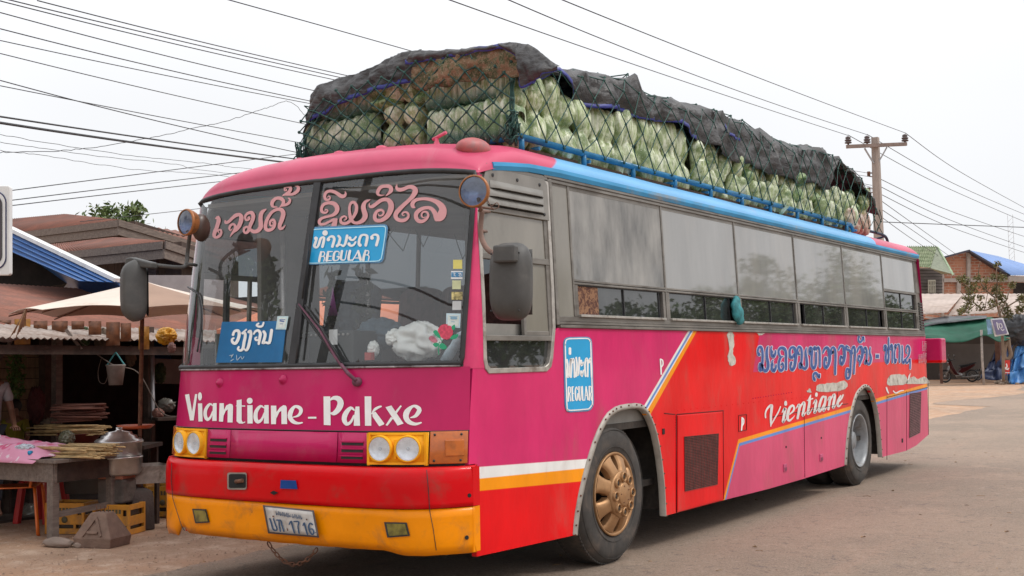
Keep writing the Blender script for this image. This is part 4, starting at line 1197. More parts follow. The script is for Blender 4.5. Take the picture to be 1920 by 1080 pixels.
def cnt_(): _lc[0] = (_lc[0]+1) % 40; return _lc[0]*.00003
EACH = ('side_lettering', 'route_script', 'sign_lettering', 'plate_characters', 'board_lettering', 'destination_lettering')
def letters(name, groups, hit, off, mat, parent, grow=0, sub=3, step=.00006, each=None):
    if each is None: each = name in EACH
    """groups: list of ((ox, oy, scale), strokes, polygons) in enlarged photograph pixels, laid on the real surface"""
    if each:
        for tr, strokes, polys in groups:
            for st in strokes: letters(name, [(tr, [st], [])], hit, off+cnt_(), mat, parent, grow, sub, step, False)
            for po in polys: letters(name, [(tr, [], [po])], hit, off+cnt_(), mat, parent, grow, sub, step, False)
        return
    mb = MB(); cnt = 0
    if not groups[0][1] and not groups[0][2]: return
    for (ox, oy, sc), strokes, polys in groups:
        for st in strokes:
            o = off+cnt*step; cnt += 1
            for poly in stroke2d([(p[0], p[1], p[2]+grow) for p in st], sub):
                mb.add([hit(ox+x/sc, oy+y/sc, o) for x, y in poly], [tuple(range(len(poly)))])
        for poly in polys:
            o = off+cnt*step; cnt += 1
            mb.add([hit(ox+x/sc, oy+y/sc, o) for x, y in poly], [tuple(range(len(poly)))])
    return mb.build(name, mat, parent)
def ell(cx, cy, rx, ry, n=18): return [(cx+rx*math.cos(6.28319*i/n), cy+ry*math.sin(6.28319*i/n)) for i in range(n)]
T1 = ((390, 340, 9), [
 [(125,628,15),(165,612,66),(180,660,70),(165,720,66),(140,800,66),(110,870,66),(105,925,56),(150,945,45),(200,915,50),(225,865,40),(215,822,36),(185,820,28),(168,845,22),(185,868,16)],
 [(290,660,20),(300,695,50),(350,680,50),(400,630,50),(460,580,62),(520,560,60),(560,590,70),(560,650,75),(530,740,70),(480,810,60),(420,860,40),(375,930,14)],
 [(415,870,40),(455,800,44),(458,745,42),(420,722,40),(375,750,42),(360,800,34),(382,828,22),(405,805,14)],
 [(672,618,22),(695,600,26),(700,630,32),(665,655,34),(630,635,36),(632,580,40),(680,535,48),(740,532,62),(765,590,66),(745,670,62),(710,750,58),(690,820,56),(650,868,44),(608,850,38),(612,790,38),(660,768,38),(700,800,45),(760,845,60),(830,840,66),(885,780,75),(890,700,72),(885,620,72),(900,540,66),(940,495,50),(985,470,12)],
 [(1085,690,16),(1108,715,22),(1085,750,26),(1048,735,34),(1050,675,38),(1105,648,44),(1130,710,46),(1100,790,50),(1030,825,55),(975,800,62),(975,710,60),(1020,600,55),(1090,510,50),(1180,470,55),(1250,490,72),(1270,560,76),(1240,660,72),(1210,740,66),(1215,795,55),(1260,790,40),(1305,740,10)],
 [(1165,432,16),(1105,430,36),(1080,400,55),(1090,340,62),(1150,287,52),(1220,287,60),(1272,330,60),(1262,385,50),(1215,428,16)],
 [(1235,418,20),(1300,400,42),(1360,368,48),(1385,310,42),(1350,278,12)],
 [(1322,130,18),(1322,158,22),(1292,148,28),(1305,98,36),(1370,90,50),(1395,130,56),(1360,185,55),(1305,218,40),(1255,245,12)],
 [(1275,228,26),(1350,222,40),(1440,213,48),(1510,160,60),(1525,100,50),(1460,72,12)]], [])
T2 = ((585, 340, 10.8), [
 [(315,318,16),(340,300,24),(368,325,32),(345,368,40),(285,370,55),(256,310,60),(280,232,60),(350,197,60),(430,205,66),(510,245,72),(590,300,80),(650,300,70),(682,250,42),(665,200,8)],
 [(262,590,18),(285,568,26),(318,595,32),(280,637,42),(205,615,60),(192,545,60),(235,470,62),(330,435,66),(440,450,85),(505,520,95),(500,610,85),(430,680,66),(320,712,50),(205,745,55),(148,805,64),(165,862,52),(250,865,52),(340,820,48),(440,775,56),(500,772,40)],
 [(492,768,50),(465,830,95),(440,905,105)],
 [(655,785,18),(690,765,26),(695,725,34),(640,708,40),(580,760,50),(595,835,60),(670,855,60),(750,820,62),(830,730,62),(890,620,70),(900,500,66),(850,425,60),(790,440,55),(760,520,50),(762,640,60),(790,760,75),(845,832,60),(930,840,66),(1030,790,90),(1080,700,105),(1055,600,100),(1040,510,95),(1070,430,70),(1120,395,50),(1185,370,10)]], [])
T3 = ((690, 330, 10.8), [
 [(335,382,12),(260,392,32),(205,372,55),(200,310,75),(260,225,72),(350,205,66),(440,215,80),(470,280,85),(430,340,60),(358,408,12)],
 [(28,548,12),(32,612,46),(90,617,70),(170,560,72),(270,490,75),(380,475,80),(450,530,105),(470,630,115),(430,750,105),(350,850,90),(240,905,75),(150,880,80),(140,790,70),(190,710,60),(270,690,52),(316,725,46),(300,785,38),(250,806,32),(212,788,22),(212,762,12)],
 [(585,168,12),(578,240,58),(630,277,78),(720,265,75),(810,225,72),(900,225,85),(960,290,110),(920,390,95),(830,490,75),(720,590,80),(620,690,90),(560,780,90),(580,860,80),(660,900,75),(750,890,70),(815,830,52),(810,758,46),(750,730,40),(698,757,34),(708,795,26),(742,798,14)],
 [(960,640,14),(915,622,74),(900,560,85),(960,490,70),(1070,465,60),(1200,465,66),(1340,500,85),(1450,570,115),(1515,670,150),(1490,790,180),(1430,855,150),(1385,885,70)],
 [(1390,850,110),(1350,740,95),(1280,660,75),(1190,640,66),(1080,670,75),(990,740,85),(970,820,85),(1010,900,80),(1090,920,75),(1170,880,58),(1220,805,48),(1200,740,44),(1140,720,40),(1090,760,36),(1092,820,32),(1135,845,24),(1168,822,12)]], [])
for g in (T1, T2, T3): letters('windscreen_lettering', [g], hitF, .006, M_LPINK, BUS, each=True)
# REGULAR board on the glass
SG = (570, 415, 12)
brd = [(36,890),(132,205),(168,150),(240,125),(1795,64),(1858,82),(1890,150),(1790,850),(1752,912),(1690,936),(130,980),(66,968),(34,930)]
def fplate(name, sg, poly, off, mat, parent, hit=hitF, th=(0, .003, 0)):
    mb = MB(); mb.prism([hit(sg[0]+x/sg[2], sg[1]+y/sg[2], off) for x, y in poly], th); return mb.build(name, mat, parent)
SB = fplate('service_board', SG, brd, .012, M_SIGNE, BUS)
inb = [(60,870),(150,230),(190,180),(255,155),(1780,92),(1838,110),(1862,160),(1764,840),(1725,890),(1680,910),(140,955),(85,940),(62,910)]
fplate('board_face', SG, inb, .0135, M_SIGNB, SB, th=(0, .001, 0))
loop_ = [(60,840,22),(148,275,22),(185,212,22),(262,180,22),(700,160,22),(1725,112,22),(1800,128,22),(1838,190,22),(1750,785,22),(1700,862,22),(1610,896,22),(800,920,22),(160,942,22),(92,910,22),(60,840,22)]
REG = [[(385,690,45),(365,780,55),(342,895,55)],[(400,690,24),(450,690,24),(465,740,26),(440,780,22),(400,790,20)],[(440,790,24),(465,820,24),(445,895,24)],
 [(545,690,50),(525,790,60),(510,880,60)],[(550,682,26),(640,680,20)],[(540,785,24),(615,785,18)],[(530,885,26),(620,882,20)],
 [(785,750,20),(790,695,24),(740,675,26),(690,700,45),(670,780,55),(665,860,50),(710,885,26),(770,860,26),(785,795,38),(745,797,28)],
 [(855,670,55),(835,780,58),(835,850,50),(880,875,28),(925,850,24),(945,760,22),(965,660,22)],
 [(1035,665,55),(1010,780,58),(1005,860,55)],[(1000,874,30),(1090,872,26)],
 [(1215,660,26),(1160,770,24),(1090,880,24)],[(1220,665,45),(1245,760,60),(1275,865,60)],[(1150,825,20),(1260,825,20)],
 [(1385,660,45),(1350,780,55),(1335,875,58)],[(1400,660,24),(1450,665,26),(1455,715,28),(1430,750,24),(1390,755,20)],[(1430,760,24),(1465,790,26),(1450,875,26)]]
LAO1 = [[(268,385,85),(272,390,85)],[(285,400,50),(250,500,60),(232,560,60),(285,588,46),(330,530,55),(370,400,55),(410,362,46),(450,370,55),(445,450,60),(415,570,60)],
 [(475,262,124),(476,262,124)],[(548,410,80),(552,408,80)],[(530,400,40),(590,345,45),(655,345,60),(682,400,62),(665,480,62),(640,565,62)],
 [(775,328,50),(812,380,60),(795,460,60),(775,520,60),(745,552,66)],[(770,530,50),(830,525,40),(880,557,45),(925,510,55),(950,420,60),(970,325,60)],
 [(1030,375,72),(1034,378,72)],[(1040,405,46),(1070,420,45),(1120,412,45),(1170,350,42)],[(1012,508,72),(1015,512,72)],[(1020,535,46),(1060,548,50),(1120,530,45),(1160,465,42)],
 [(1262,535,76),(1258,532,76)],[(1238,520,60),(1238,470,62),(1252,395,60),(1285,325,56),(1350,302,45),(1420,330,60),(1415,420,65),(1390,540,62)],
 [(1530,375,80),(1533,373,80)],[(1510,350,40),(1575,302,45),(1650,312,55),(1670,380,62),(1650,460,62),(1630,535,62)]]
letters('board_lettering', [(SG, [loop_], [])], hitF, .0150, M('pale_cyan_line', (.45, .75, .85), rough=.4, var=.03), SB)
letters('board_lettering', [(SG, REG, [])], hitF, .0150, M_WHITEP, SB); letters('board_lettering', [(SG, LAO1, [])], hitF, .0150, M_WHITEP, SB)
# blue destination board standing behind the glass
DG = (400, 590, 10.8)
DB = fplate('destination_board', DG, [(175,145),(1480,125),(1385,965),(50,972)], .010, M_SIGND, BUS, th=(0, .004, 0))
DL = [[(400,405,55),(430,335,50),(500,325,62),(525,390,66),(500,500,64),(450,580,62),(392,560,58),(378,500,46),(415,475,34)],
 [(590,375,50),(640,372,55),(645,450,60),(622,560,62),(600,680,60),(550,725,50),(498,700,46),(515,655,40)],[(590,370,36),(630,335,36),(668,302,34)],
 [(720,350,60),(752,328,50),(762,400,60),(740,520,62),(710,650,62),(670,720,50),(635,700,36)],
 [(820,390,36),(850,340,45),(910,320,55),(952,380,62),(940,470,60),(920,592,46)],[(915,510,40),(862,512,46),(848,475,36),(880,455,26)],
 [(915,178,36),(876,212,42),(920,240,45),(990,230,45),(1018,162,36)],
 [(1022,345,60),(1050,400,60),(1030,500,60),(1000,575,50),(1060,562,45),(1130,570,60),(1160,450,62),(1180,315,60)]]
letters('destination_lettering', [(DG, DL, [])], hitF, .0125, M_WHITEP, DB)
SCR = [[(330,830,12),(375,822,12),(360,872,12),(402,800,12)],[(350,940,12),(412,900,12)],[(470,820,12),(480,920,12),(522,880,12),(560,850,12),(582,900,12),(622,850,12)]]
letters('chalk_scribble', [(DG, SCR, [])], hitF, .0125, M('chalk', (.45, .55, .6), rough=.8), DB)
fplate('paper_notice', DG, [(1300,32),(1518,32),(1470,300),(1262,298)], .014, M('pale_cyan_paper', (.50, .66, .68), rough=.6, var=.05), BUS)
fplate('paper_notice_print', DG, [(1330,60),(1485,60),(1448,268),(1295,268)], .0155, M('pale_paper', (.62, .68, .64), rough=.6, var=.08, scale=60), BUS, th=(0, .001, 0))
letters('notice_print', [(DG, [[(1345,100,12),(1450,100,12)],[(1350,125,22),(1425,135,22)],[(1355,185,10),(1405,185,10)]], [])], hitF, .017, M_DBLUE, BUS)
# stickers down the right edge of the glass
K = (800, 470, 5.14)
for poly, mt_, nm in (([(255,88),(342,88),(342,175),(255,175)], M('yellow_sticker', (.68, .60, .16), rough=.6), 'sticker'), ([(236,197),(348,197),(345,272),(234,272)], M_WHITEP, 'sticker'),
    ([(247,287),(330,287),(328,371),(246,371)], M('cream_sticker', (.56, .58, .34), rough=.6), 'sticker'), ([(240,397),(345,397),(343,472),(240,472)], M('printed_sticker', (.46, .38, .16), rough=.6, var=.6, scale=45), 'sticker'),
    ([(249,486),(334,486),(333,571),(247,571)], M('white_sticker', (.52, .53, .53), rough=.6), 'sticker'), ([(190,603),(328,606),(322,745),(186,732)], M('blue_edged_notice', (.50, .64, .70), rough=.6), 'inspection_notice')):
    fplate(nm, K, poly, .004, mt_, BUS, th=(0, .001, 0))
fplate('sticker_band', K, [(238,207),(346,207),(344,255),(237,255)], .0055, M('sticker_blue', (.05, .22, .42), rough=.6), BUS, th=(0, .001, 0))
letters('sticker_print', [(K, [[(252,215,5),(275,218,5),(262,235,5),(280,245,5)],[(305,220,5),(330,218,5),(310,240,5),(332,245,5),(330,218,5)]], [])], hitF, .007, M_WHITEP, BUS)
fplate('inspection_print', K, [(206,622),(312,624),(306,730),(202,720)], .0055, MATS['pale_paper'], BUS, th=(0, .001, 0))
letters('inspection_text', [(K, [[(225,635,8),(295,637,8)],[(238,650,20),(285,652,20)],[(238,684,5),(270,686,5)]], [])], hitF, .007, M('print_blue', (.2, .36, .48), rough=.6), BUS)
# rose transfer
rg = M('rose_green', (.01, .30, .14), rough=.5, var=.1); rs = M('rose_red', (.58, .05, .10), rough=.5, var=.25, scale=60)
RZ = fplate('rose_transfer', K, blob([(110,760),(140,720),(200,708),(240,735),(252,790),(225,840),(180,856),(130,830),(105,795)], 3, 3, 3), .0045, rs, BUS, th=(0, .001, 0))
for k_, p in enumerate(([(62,785),(90,765),(120,800),(135,845),(100,830)], [(240,735),(270,712),(272,755),(250,765)], [(225,845),(250,815),(305,805),(290,840),(250,855)], [(60,905),(85,885),(115,900),(90,930)], [(120,915),(150,888),(195,930),(165,952),(130,940)])):
    fplate('rose_leaf', K, blob(p, k_, .8, 3), .0058, rg, RZ, th=(0, .0008, 0))
letters('rose_stem', [(K, [[(130,850,8),(150,870,8)],[(122,880,8),(112,930,8),(118,1000,8)]], [])], hitF, .0062, rg, RZ)
fplate('rose_bud', K, blob([(20,850),(45,820),(85,840),(105,865),(95,885),(60,885)], 8, 2, 3), .0045, M('rose_bud_red', (.40, .14, .18), rough=.6, var=.3, scale=50), RZ, th=(0, .0008, 0))
# front route lettering
I_ = (340, 730, 7.68); J_ = (560, 730, 7.68)
letters('route_lettering', [(I_, [[(455,238,14),(410,212,34),(352,290,48),(345,380,50),(375,435,46),(420,400,30),(452,320,22)],
   [(1192,268,16),(1140,242,36),(1078,320,55),(1070,420,60),(1105,470,50),(1160,430,34),(1197,340,24)],
   [(1605,402,12),(1670,385,30),(1712,345,46),(1722,295,56),(1690,258,50),(1630,250,40),(1578,320,66),(1565,400,66),(1610,465,56),(1680,488,34),(1740,480,20)]],
  [[(52,78),(112,66),(155,320),(198,70),(230,68),(178,448),(125,448)], [(240,203),(300,203),(307,463),(246,463)], ell(268,102,29,59), [(455,200),(508,198),(508,455),(445,455)],
   [(550,200),(612,200),(615,320),(600,467),(542,462)], [(612,300),(650,230),(700,207),(735,218),(745,245),(738,478),(665,475),(668,290),(640,310),(600,400)],
   [(797,158),(868,145),(868,440),(885,475),(918,462),(920,478),(880,494),(830,492),(795,460)], [(785,235),(797,232),(797,245),(785,245)], [(868,232),(920,232),(920,250),(868,248)],
   [(950,228),(1025,228),(1028,492),(952,492)], ell(985,165,42,44), [(1195,228),(1257,226),(1260,492),(1188,492)],
   [(1290,235),(1367,235),(1370,340),(1362,502),(1293,502)], [(1367,330),(1420,260),(1470,228),(1505,235),(1518,262),(1523,500),(1442,500),(1440,310),(1410,330),(1368,420)],
   [(1825,395),(1945,395),(1945,422),(1825,422)]])], hitF, .003, M_WHITEP, BUS, each=True)
letters('route_lettering', [(J_, [[(455,155,20),(500,125,50),(570,135,76),(605,200,90),(570,290,80),(510,345,62),(470,345,30)],
   [(800,300,20),(750,268,46),(682,340,70),(655,430,72),(690,498,54),(750,470,38),(795,380,26)],
   [(1052,352,12),(1095,292,36),(1150,258,34),(1185,246,24)],
   [(1610,408,12),(1685,382,48),(1738,300,66),(1700,252,50),(1640,245,36),(1562,320,80),(1545,400,80),(1590,470,66),(1680,500,42),(1762,480,22)]],
  [[(358,102),(455,102),(460,518),(362,514)], [(820,248),(874,248),(884,524),(793,524),(797,400)], [(950,102),(1046,102),(1046,524),(955,524)],
   [(1060,345),(1105,320),(1232,490),(1225,508),(1160,532),(1065,395)], [(1250,258),(1335,232),(1510,492),(1425,522)], [(1390,320),(1465,230),(1487,240),(1410,350)], [(1330,395),(1360,420),(1280,524),(1252,516)]])], hitF, .003, M_WHITEP, BUS, each=True)
# plate characters
PG = (480, 940, 13.5)
M_PLB = M('plate_ink', (.035, .075, .15), rough=.6, var=.3, scale=40)
letters('plate_characters', [(PG, [[(350,440,38),(390,560,42),(430,700,44),(490,740,38),(530,700,38),(480,560,36),(440,440,32)], [(520,475,32),(575,485,34),(585,600,38),(612,755,36)], [(575,478,26),(625,485,34),(655,600,38),(702,755,36)],
   [(840,580,34),(888,505,40),(920,620,42),(970,798,36)], [(960,512,32),(1080,522,38),(1062,640,38),(1090,808,36)], [(1190,610,32),(1220,545,40),(1250,660,42),(1300,838,36)],
   [(1430,592,34),(1370,552,38),(1332,630,42),(1360,760,42),(1420,838,42),(1462,790,40),(1430,705,36),(1372,702,28)], [(1505,790,26),(1508,795,26)]], [])], hitB, .047, M_PLB, PLATE)
mini = []
for i in range(13):
    x = 505+i*52; y = 250+i*9.5
    if i == 7: mini += [[(x, y+30, 16), (x+24, y+30, 16)], [(x, y+70, 16), (x+24, y+70, 16)]]; continue
    mini.append([(x, y, 13), (x+3, y+45, 14), (x+8, y+88, 13)]); mini.append([(x+2, y+(5 if i % 2 else 84), 12), (x+20, y+(0 if i % 2 else 92), 12), (x+28, y+40, 13), (x+32, y+85, 12)])
mini += [[(510, 225, 10), (512, 215, 10)], [(790, 380, 14), (805, 405, 14)]]
letters('plate_characters', [(PG, mini, [])], hitB, .047, M_PLB, PLATE, sub=2)
letters('plate_bolt', [(PG, [[(432,378,40),(440,385,40)],[(1280,458,40),(1285,465,40)],[(785,680,20),(800,735,30)]], [])], hitB, .048, M_RUST, PLATE)
# side lettering in blue with a white edge
F_G = (1410, 620, 10.8); G_G = (1540, 620, 9.143)
SF = [
 [(150,455,18),(165,490,22),(135,500,28),(120,420,36),(140,340,44),(185,330,48),(215,430,46),(217,600,44),(205,700,44),(190,800,44),(160,800,44),(148,720,34),(165,660,32),(200,690,36),(230,775,50),(270,820,54),(315,780,60),(330,680,56),(308,560,54),(300,440,50),(315,340,36),(335,318,12)],
 [(412,405,18),(420,440,22),(398,430,28),(385,360,32),(400,325,26)],[(388,400,38),(402,490,50),(440,530,54),(475,450,40),(478,400,20)], [(425,660,18),(428,700,22),(408,690,28),(405,630,26),(425,600,26)],[(398,680,42),(408,780,52),(445,820,56),(482,750,44),(490,690,24)],
 [(635,520,12),(580,545,46),(548,640,46),(545,740,46),(578,812,48),(620,790,48),(640,720,36),(618,650,30),(592,695,20)],[(590,540,36),(548,480,44),(540,410,44),(580,352,58),(650,362,64),(690,440,50),(692,580,46),(692,700,46),(690,785,40)],
 [(845,480,30),(812,550,46),(772,520,50),(765,410,44),(800,342,46),(858,350,56),(890,450,58),(882,600,58),(860,730,56),(815,800,50),(780,740,38),(782,650,32),(808,635,24),(805,690,16)],
 [(950,440,18),(960,485,22),(935,470,28),(926,380,34),(955,322,42),(1000,370,44),(1012,500,42),(1002,640,42),(985,760,42),(958,720,32),(970,650,28),(1010,700,34),(1040,755,44),(1080,770,50),(1115,700,52),(1105,560,48),(1087,440,42),(1103,345,18)],
 [(1172,420,18),(1188,475,22),(1163,470,28),(1163,370,34),(1192,335,40),(1218,400,42),(1210,560,42),(1212,700,44),(1250,770,48),(1290,700,46),(1300,560,40),(1300,440,34)],[(1270,400,24),(1250,350,28),(1278,325,32),(1305,390,30),(1340,325,34),(1370,400,38),(1377,560,36),(1377,735,32)],
 [(1280,960,18),(1278,1010,24),(1250,980,36),(1250,890,42),(1290,850,44),(1330,900,50),(1358,950,42),(1375,880,18)]]
SGs = [
 [(28,385,20),(60,310,40),(105,290,46),(135,360,50),(145,460,50),(130,560,46),(85,640,42),(55,580,38),(60,480,32),(85,455,22),(92,520,14)],
 [(192,385,16),(205,350,18),(178,405,22),(172,320,28),(205,282,34),(240,340,38),(246,480,36),(241,620,36),(240,745,34)],
 [(295,330,22),(330,260,38),(380,280,48),(400,380,50),(390,500,46),(352,582,42),(325,520,34),(340,430,28),(358,470,16)],
 [(478,290,14),(430,258,22),(432,315,38),(490,342,42),(512,420,32),(507,560,30),(500,700,32),(480,800,34),(440,820,34),(425,740,32),(440,650,28),(472,665,22),(462,725,14)],
 [(545,385,16),(528,390,20),(530,310,28),(560,268,32),(580,340,34),(576,500,30),(563,640,28),(560,735,26)],
 [(615,370,20),(640,300,34),(680,272,44),(707,350,44),(700,450,40),(670,540,32),(655,605,10)],[(665,535,26),(635,495,28),(648,422,26),(668,455,14)],
 [(655,115,14),(645,85,18),(638,150,26),(660,200,32),(700,170,32),(716,108,34),(733,130,16),(738,185,8)],
 [(750,370,18),(735,380,20),(736,310,24),(756,282,28),(780,340,30),(781,450,28),(765,560,26),(748,560,22),(765,500,22),(800,572,32),(835,560,34),(855,470,32),(832,380,28),(838,290,20)],
 [(1098,320,16),(1085,345,18),(1078,270,22),(1105,250,28),(1118,330,30),(1105,480,34),(1130,560,34),(1155,480,32),(1156,300,26),(1156,120,20)],
 [(1198,330,16),(1183,320,18),(1190,252,22),(1212,240,26),(1222,330,28),(1219,450,26),(1220,545,22)],
 [(1278,295,16),(1256,275,20),(1272,235,24),(1285,270,20),(1262,340,22),(1256,450,28),(1268,560,26),(1290,490,20)],[(1292,252,20),(1330,232,26),(1346,330,26),(1341,450,24),(1342,545,20)],
 [(1386,260,20),(1391,400,22),(1387,520,26),(1415,560,26),(1430,490,18)],
 [(1472,385,16),(1455,380,18),(1455,310,24),(1480,255,28),(1515,310,30),(1500,420,28),(1452,490,26),(1462,560,26),(1500,522,24),(1520,480,24),(1526,560,22),(1523,655,18)]]
M_EDGE = M('lettering_edge', (.62, .60, .72), rough=.45, var=.05)
DASH = [(936,408),(990,408),(990,470),(936,470)]; DASHO = [(924,392),(1000,392),(1000,484),(924,484)]
SO = letters('side_lettering_outline', [(F_G, SF, [])], hitS, .0035, M_EDGE, BUS, grow=26, step=.00003)
SO2 = letters('side_lettering_outline', [(G_G, SGs, [DASHO])], hitS, .0035, M_EDGE, BUS, grow=19, step=.00003)
letters('side_lettering', [(F_G, SF, [])], hitS, .0060, M_DBLUE, SO, step=.00003); letters('side_lettering', [(G_G, SGs, [DASH])], hitS, .0060, M_DBLUE, SO2, step=.00003)
H_G = (1425, 720, 10.97)
VI = [[(115,690,30),(110,620,30),(130,540,34),(180,470,44),(240,440,56),(238,520,54),(225,650,50),(225,780,40),(222,870,20)],[(228,840,22),(300,710,28),(370,590,30),(422,465,22)],
 [(527,415,64),(528,370,52)],[(450,590,12),(490,530,46),(520,500,56),(505,600,54),(480,720,54),(475,790,46),(540,715,16)],
 [(600,630,24),(680,560,38),(702,490,44),(670,442,46),(610,490,54),(575,600,58),(565,700,58),(600,755,46),(660,710,28),(712,650,12)],
 [(742,500,14),(795,430,48),(815,450,56),(800,560,52),(772,705,48)],[(810,520,24),(860,420,38),(905,380,54),(912,450,52),(892,560,52),(880,660,46),(950,575,14)],
 [(1045,225,16),(1022,300,50),(1015,400,54),(995,520,54),(985,620,46),(1040,570,24),(1080,490,10)],[(972,338,24),(1085,300,24)],
 [(1160,235,56),(1161,200,52)],[(1088,412,12),(1150,330,48),(1146,430,52),(1126,550,52),(1125,600,40),(1197,500,14)],
 [(1340,275,40),(1290,262,46),(1240,370,50),(1215,480,52),(1222,570,44),(1270,510,34),(1320,400,26)],[(1352,265,46),(1337,380,50),(1312,500,50),(1310,560,40),(1372,480,14)],
 [(1385,340,12),(1440,262,48),(1430,380,50),(1405,520,48)],[(1440,350,24),(1480,270,38),(1530,215,52),(1532,300,52),(1508,420,52),(1505,500,42),(1572,415,14)],
 [(1620,370,22),(1675,300,34),(1708,225,32)],[(1660,240,30),(1612,330,50),(1595,420,50),(1622,462,38),(1692,390,18)]]
letters('route_script', [(H_G, VI, [])], hitS, .0035, M('worn_white_script', (.72, .68, .66), rough=.5, var=.1, dirt=(.5, .25, .22), dscale=20, damt=(.6, .8)), BUS)
letters('worn_script', [((0, 0, 1), [[(1662, 727, 3.0), (1664, 733, 3), (1666, 737, 2)], [(1675, 733, 2.2), (1680, 737, 2.6), (1688, 733, 2.4), (1694, 732, 2)], [(1703, 712, 2), (1705, 705, 3), (1707, 700, 1)]], [])], hitS, .0042, MATS['worn_white_script'], BUS)
letters('letter_mark', [((1230, 660, 6.75), [[(56,92,18),(62,180,19),(66,280,18)],[(60,92,18),(84,108,16),(88,158,16),(70,190,14)]], [])], hitS, .0035, M_WHITEP, BUS)
letters('letter_mark', [((1230, 660, 6.75), [[(1090,832,18),(1090,900,18),(1083,992,16)],[(1092,834,16),(1110,852,14),(1110,900,14),(1094,930,12)]], [])], hitS, .0035, M_WHITEP, BUS)
# side service sign
SS = (1040, 620, 6.756)
o_ = [(112,155),(122,115),(150,88),(200,80),(400,76),(440,84),(466,110),(476,160),(498,900),(490,955),(462,1000),(420,1020),(195,1035),(160,1025),(138,990),(128,940)]
i_ = [(124,160),(132,122),(156,100),(200,92),(400,88),(436,96),(456,118),(465,165),(486,900),(478,948),(454,988),(418,1006),(198,1022),(168,1012),(150,980),(140,935)]
ST = fplate('side_service_sign', SS, o_, .004, M_SIGNE, BUS, hit=hitS, th=(-.003, 0, 0)); fplate('sign_face', SS, i_, .0052, M_SIGNB, ST, hit=hitS, th=(-.001, 0, 0))
lp = [(x, y, 15) for x, y in [(134,180),(142,128),(170,106),(230,101),(390,98),(432,108),(452,140),(458,200),(478,880),(470,940),(440,982),(400,995),(200,1009),(172,992),(156,950),(134,180)]]
letters('sign_lettering', [(SS, [lp], [])], hitS, .0064, M_WHITEP, ST)
letters('sign_lettering', [(SS, [[(193,228,34),(193,290,34)],[(155,370,26),(166,450,24),(160,575,26),(183,570,24),(196,420,22),(208,352,24),(213,450,24),(206,588,24)],[(222,405,24),(235,352,22),(249,420,24),(251,588,22)],
  [(272,342,22),(284,450,24),(270,575,28)],[(276,545,22),(300,560,24),(309,450,22),(313,342,22)],[(335,380,26),(342,445,26),(362,400,16)],[(335,515,26),(344,580,26),(364,500,16)],
  [(392,575,26),(382,450,24),(398,355,24),(418,385,24),(419,580,22)],[(434,405,22),(450,348,22),(463,420,24),(468,585,22)]], [])], hitS, .0064, M_WHITEP, ST)
letters('sign_lettering', [(SS, [[(175,720,20),(172,890,20)],[(175,713,13),(198,720,13),(198,780,13),(178,800,11)],[(190,800,13),(203,890,13)],[(222,715,20),(225,885,20)],[(222,712,12),(241,712,11)],[(225,795,11),(240,795,11)],[(225,886,12),(245,883,11)],
  [(290,745,12),(277,712,14),(262,760,20),(267,860,20),(284,882,14),(294,800,18)],[(308,710,18),(311,860,20),(326,880,14),(336,800,11),(334,710,11)],[(350,708,18),(354,870,20)],[(356,882,14),(376,880,12)],
  [(395,710,11),(382,880,12)],[(398,710,16),(421,872,20)],[(390,820,11),(412,820,11)],[(438,708,18),(440,880,18)],[(440,704,12),(462,715,12),(462,780,12),(445,800,11)],[(454,800,12),(466,880,12)]], [])], hitS, .0064, M_WHITEP, ST)
# small faded lettering at the tail
fd = []
rnd = random.Random(5)
for (x0, x1, y0, y1) in ((1732, 1752, 182, 335), (1770, 1800, 186, 335), (1672, 1700, 412, 545), (1710, 1740, 405, 545), (1745, 1765, 378, 545), (1775, 1800, 380, 545)):
    y = y0
    while y < y1:
        h = rnd.uniform(22, 34)
        fd.append([(x0, y, 5), (x0+2, y+h*.8, 5)]); fd.append([(x0+1, y+2, 5), (x1, y+3, 5)]); 
        if rnd.random() < .6: fd.append([(x1, y+3, 5), (x1, y+h*.8, 5)])
        if rnd.random() < .5: fd.append([(x0, y+h*.5, 5), (x1, y+h*.5, 5)])
        y += h
letters('faded_lettering', [(G_G, fd, [])], hitS, .0035, M('faded_white', (.62, .38, .42), rough=.6), BUS)
